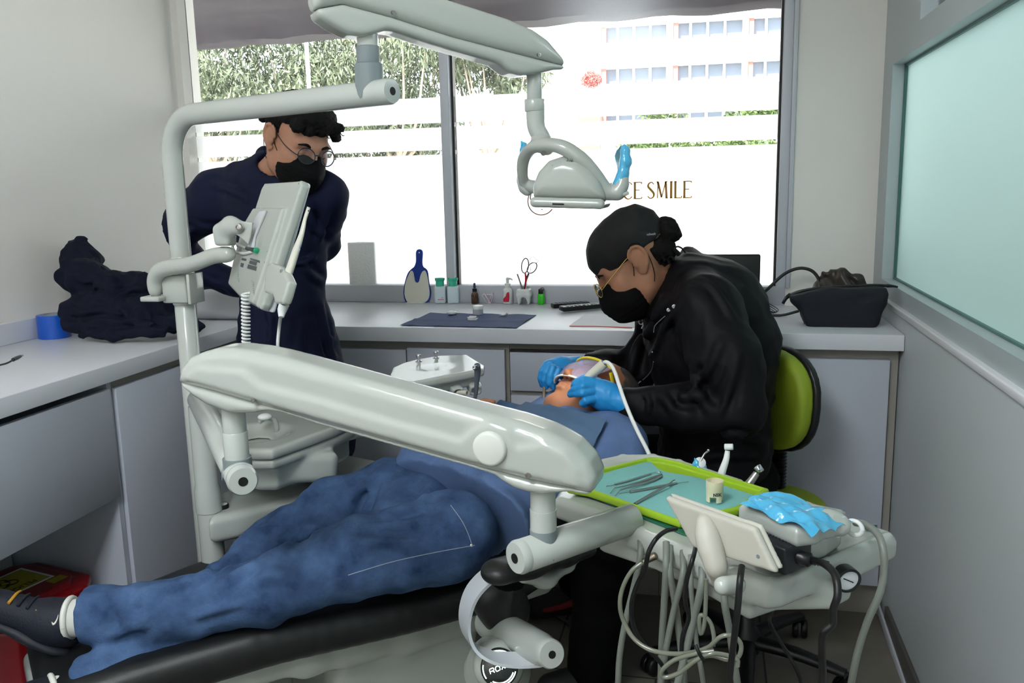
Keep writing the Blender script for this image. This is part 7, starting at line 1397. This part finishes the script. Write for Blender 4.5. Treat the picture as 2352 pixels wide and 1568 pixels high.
s.disp(wrink(.013, 24, 85, (1, 0, 1)), .03); s.disp(wrink(.006, 55, 86, (0, 1, 1)), .03)
tag(s.build('padded_coat', M_coat, None, E1(260, 770)), 'dark navy padded coat heaped on the worktop against the left wall', 'coat')
# counter-top basin
cz = V(-1.78, 2.90, ZC_); s = Sdf(cz-V(.25, .25, .01), cz+V(.25, .25, .16), .005); s.box(cz+Z3*.062, (.20, .17, .062), None, .035); s.box(cz+Z3*.10, (.185, .155, .08), None, .03, .006, 's')
tag(s.build('wash_basin', mat('ceramic', (212, 212, 216), .2, coat=.5), None, cz), 'white ceramic basin sitting in the worktop corner behind the post', 'basin')
# niche: red sharps bin and white box
M_rb = mat('red_bin_plastic', (112, 6, 14), .35); bc_ = V(-1.86, 1.87, .119); T = thing('sharps_bin', 'red biohazard bin with a yellow warning label in the open niche', 'bin', bc_)
cA = V(-1.80, 1.80, 0); zt_ = .335; rot = rotm(Z3, -12)
s = Sdf(cA+V(-.24, -.26, .11), cA+V(.24, .2, .40), .0042); oct_ = [(-.15, -.10), (-.10, -.15), (.10, -.15), (.15, -.10), (.15, .10), (.10, .15), (-.10, .15), (-.15, .10)]
s.ext(oct_, V(cA[0], cA[1], .215), rot[:, 0], rot[:, 1], Z3, .095, .02); s.build('bin_body', M_rb, T)
s = Sdf(cA+V(-.24, -.26, .28), cA+V(.24, .24, .40), .0036); s.ext([(a*1.06, b*1.06) for a, b in oct_], V(cA[0], cA[1], zt_-.014), rot[:, 0], rot[:, 1], Z3, .014, .008); s.ext([(a*.8, b*.8) for a, b in oct_], V(cA[0], cA[1], zt_+.004), rot[:, 0], rot[:, 1], Z3, .010, .006, .006); LD = s.build('lid', M_rb, T)
lp = lambda a, b, z=zt_+.0145: V(cA[0], cA[1], z)+rot[:, 0]*a+rot[:, 1]*b
M_yl = mat('warning_yellow', (150, 142, 16), .5); MB().prism([(-.068, -.088), (.068, -.088), (.068, .088), (-.068, .088)], lp(-.015, 0), rot[:, 0], rot[:, 1], Z3, .0004).build('label_border', M_whitep, T, smooth=False); LB = MB().prism([(-.060, -.080), (.060, -.080), (.060, .080), (-.060, .080)], lp(-.015, 0), rot[:, 0], rot[:, 1], Z3, .0008).build('warning_label', M_yl, T, smooth=False)
MB().prism([(.060, .055), (.092, .055), (.092, .10), (.060, .10)], lp(0, 0), rot[:, 0], rot[:, 1], Z3, .0008).build('yellow_sticker', M_yl, T, smooth=False); MB().prism([(.060, -.09), (.092, -.09), (.092, -.05), (.060, -.05)], lp(0, 0), rot[:, 0], rot[:, 1], Z3, .0008).build('white_sticker', M_whitep, T, smooth=False)
mb = MB(); o_ = lp(-.028, .0, zt_+.0156)
for k in range(3):
    th = math.radians(90+120*k); cx_, cy_ = .55*math.cos(th), .55*math.sin(th); st = [(cx_+.5*math.cos(th+a), cy_+.5*math.sin(th+a), 2.2-1.5*min(1, abs(2.6-abs(a))**1*0)) for a in np.linspace(-2.6+.0, 2.6, 20)]
    strokes(mb, [[(x, y, .5+1.6*abs(math.cos(i/19*math.pi))*1.0) for i, (x, y, _) in enumerate(st)]], o_, .030, .0045, (0, 0, 1), rot[:, 1], -rot[:, 0], .0002)
strokes(mb, [[(.42*math.cos(a), .42*math.sin(a)) for a in np.linspace(0, 6.3, 24)]], o_, .030, .003, (0, 0, 1), rot[:, 1], -rot[:, 0], .0004)
mb.build('biohazard_symbol', M_hole, LB, smooth=False)
v, f = text_mesh('PELIGRO', .026, lp(.028, .0, zt_+.0154), -rot[:, 1], rot[:, 0], .0003, .0004); MB().add(v, f).build('lettering', M_hole, LB, smooth=False)
tag(MB().bb((-2.10, 1.80, .119), (-1.96, 1.975, .40), .003).build('storage_box', mat('box_card', (196, 196, 192), .7), None, (-2.03, 1.88, .119)), 'plain white box standing behind the red bin', 'box')
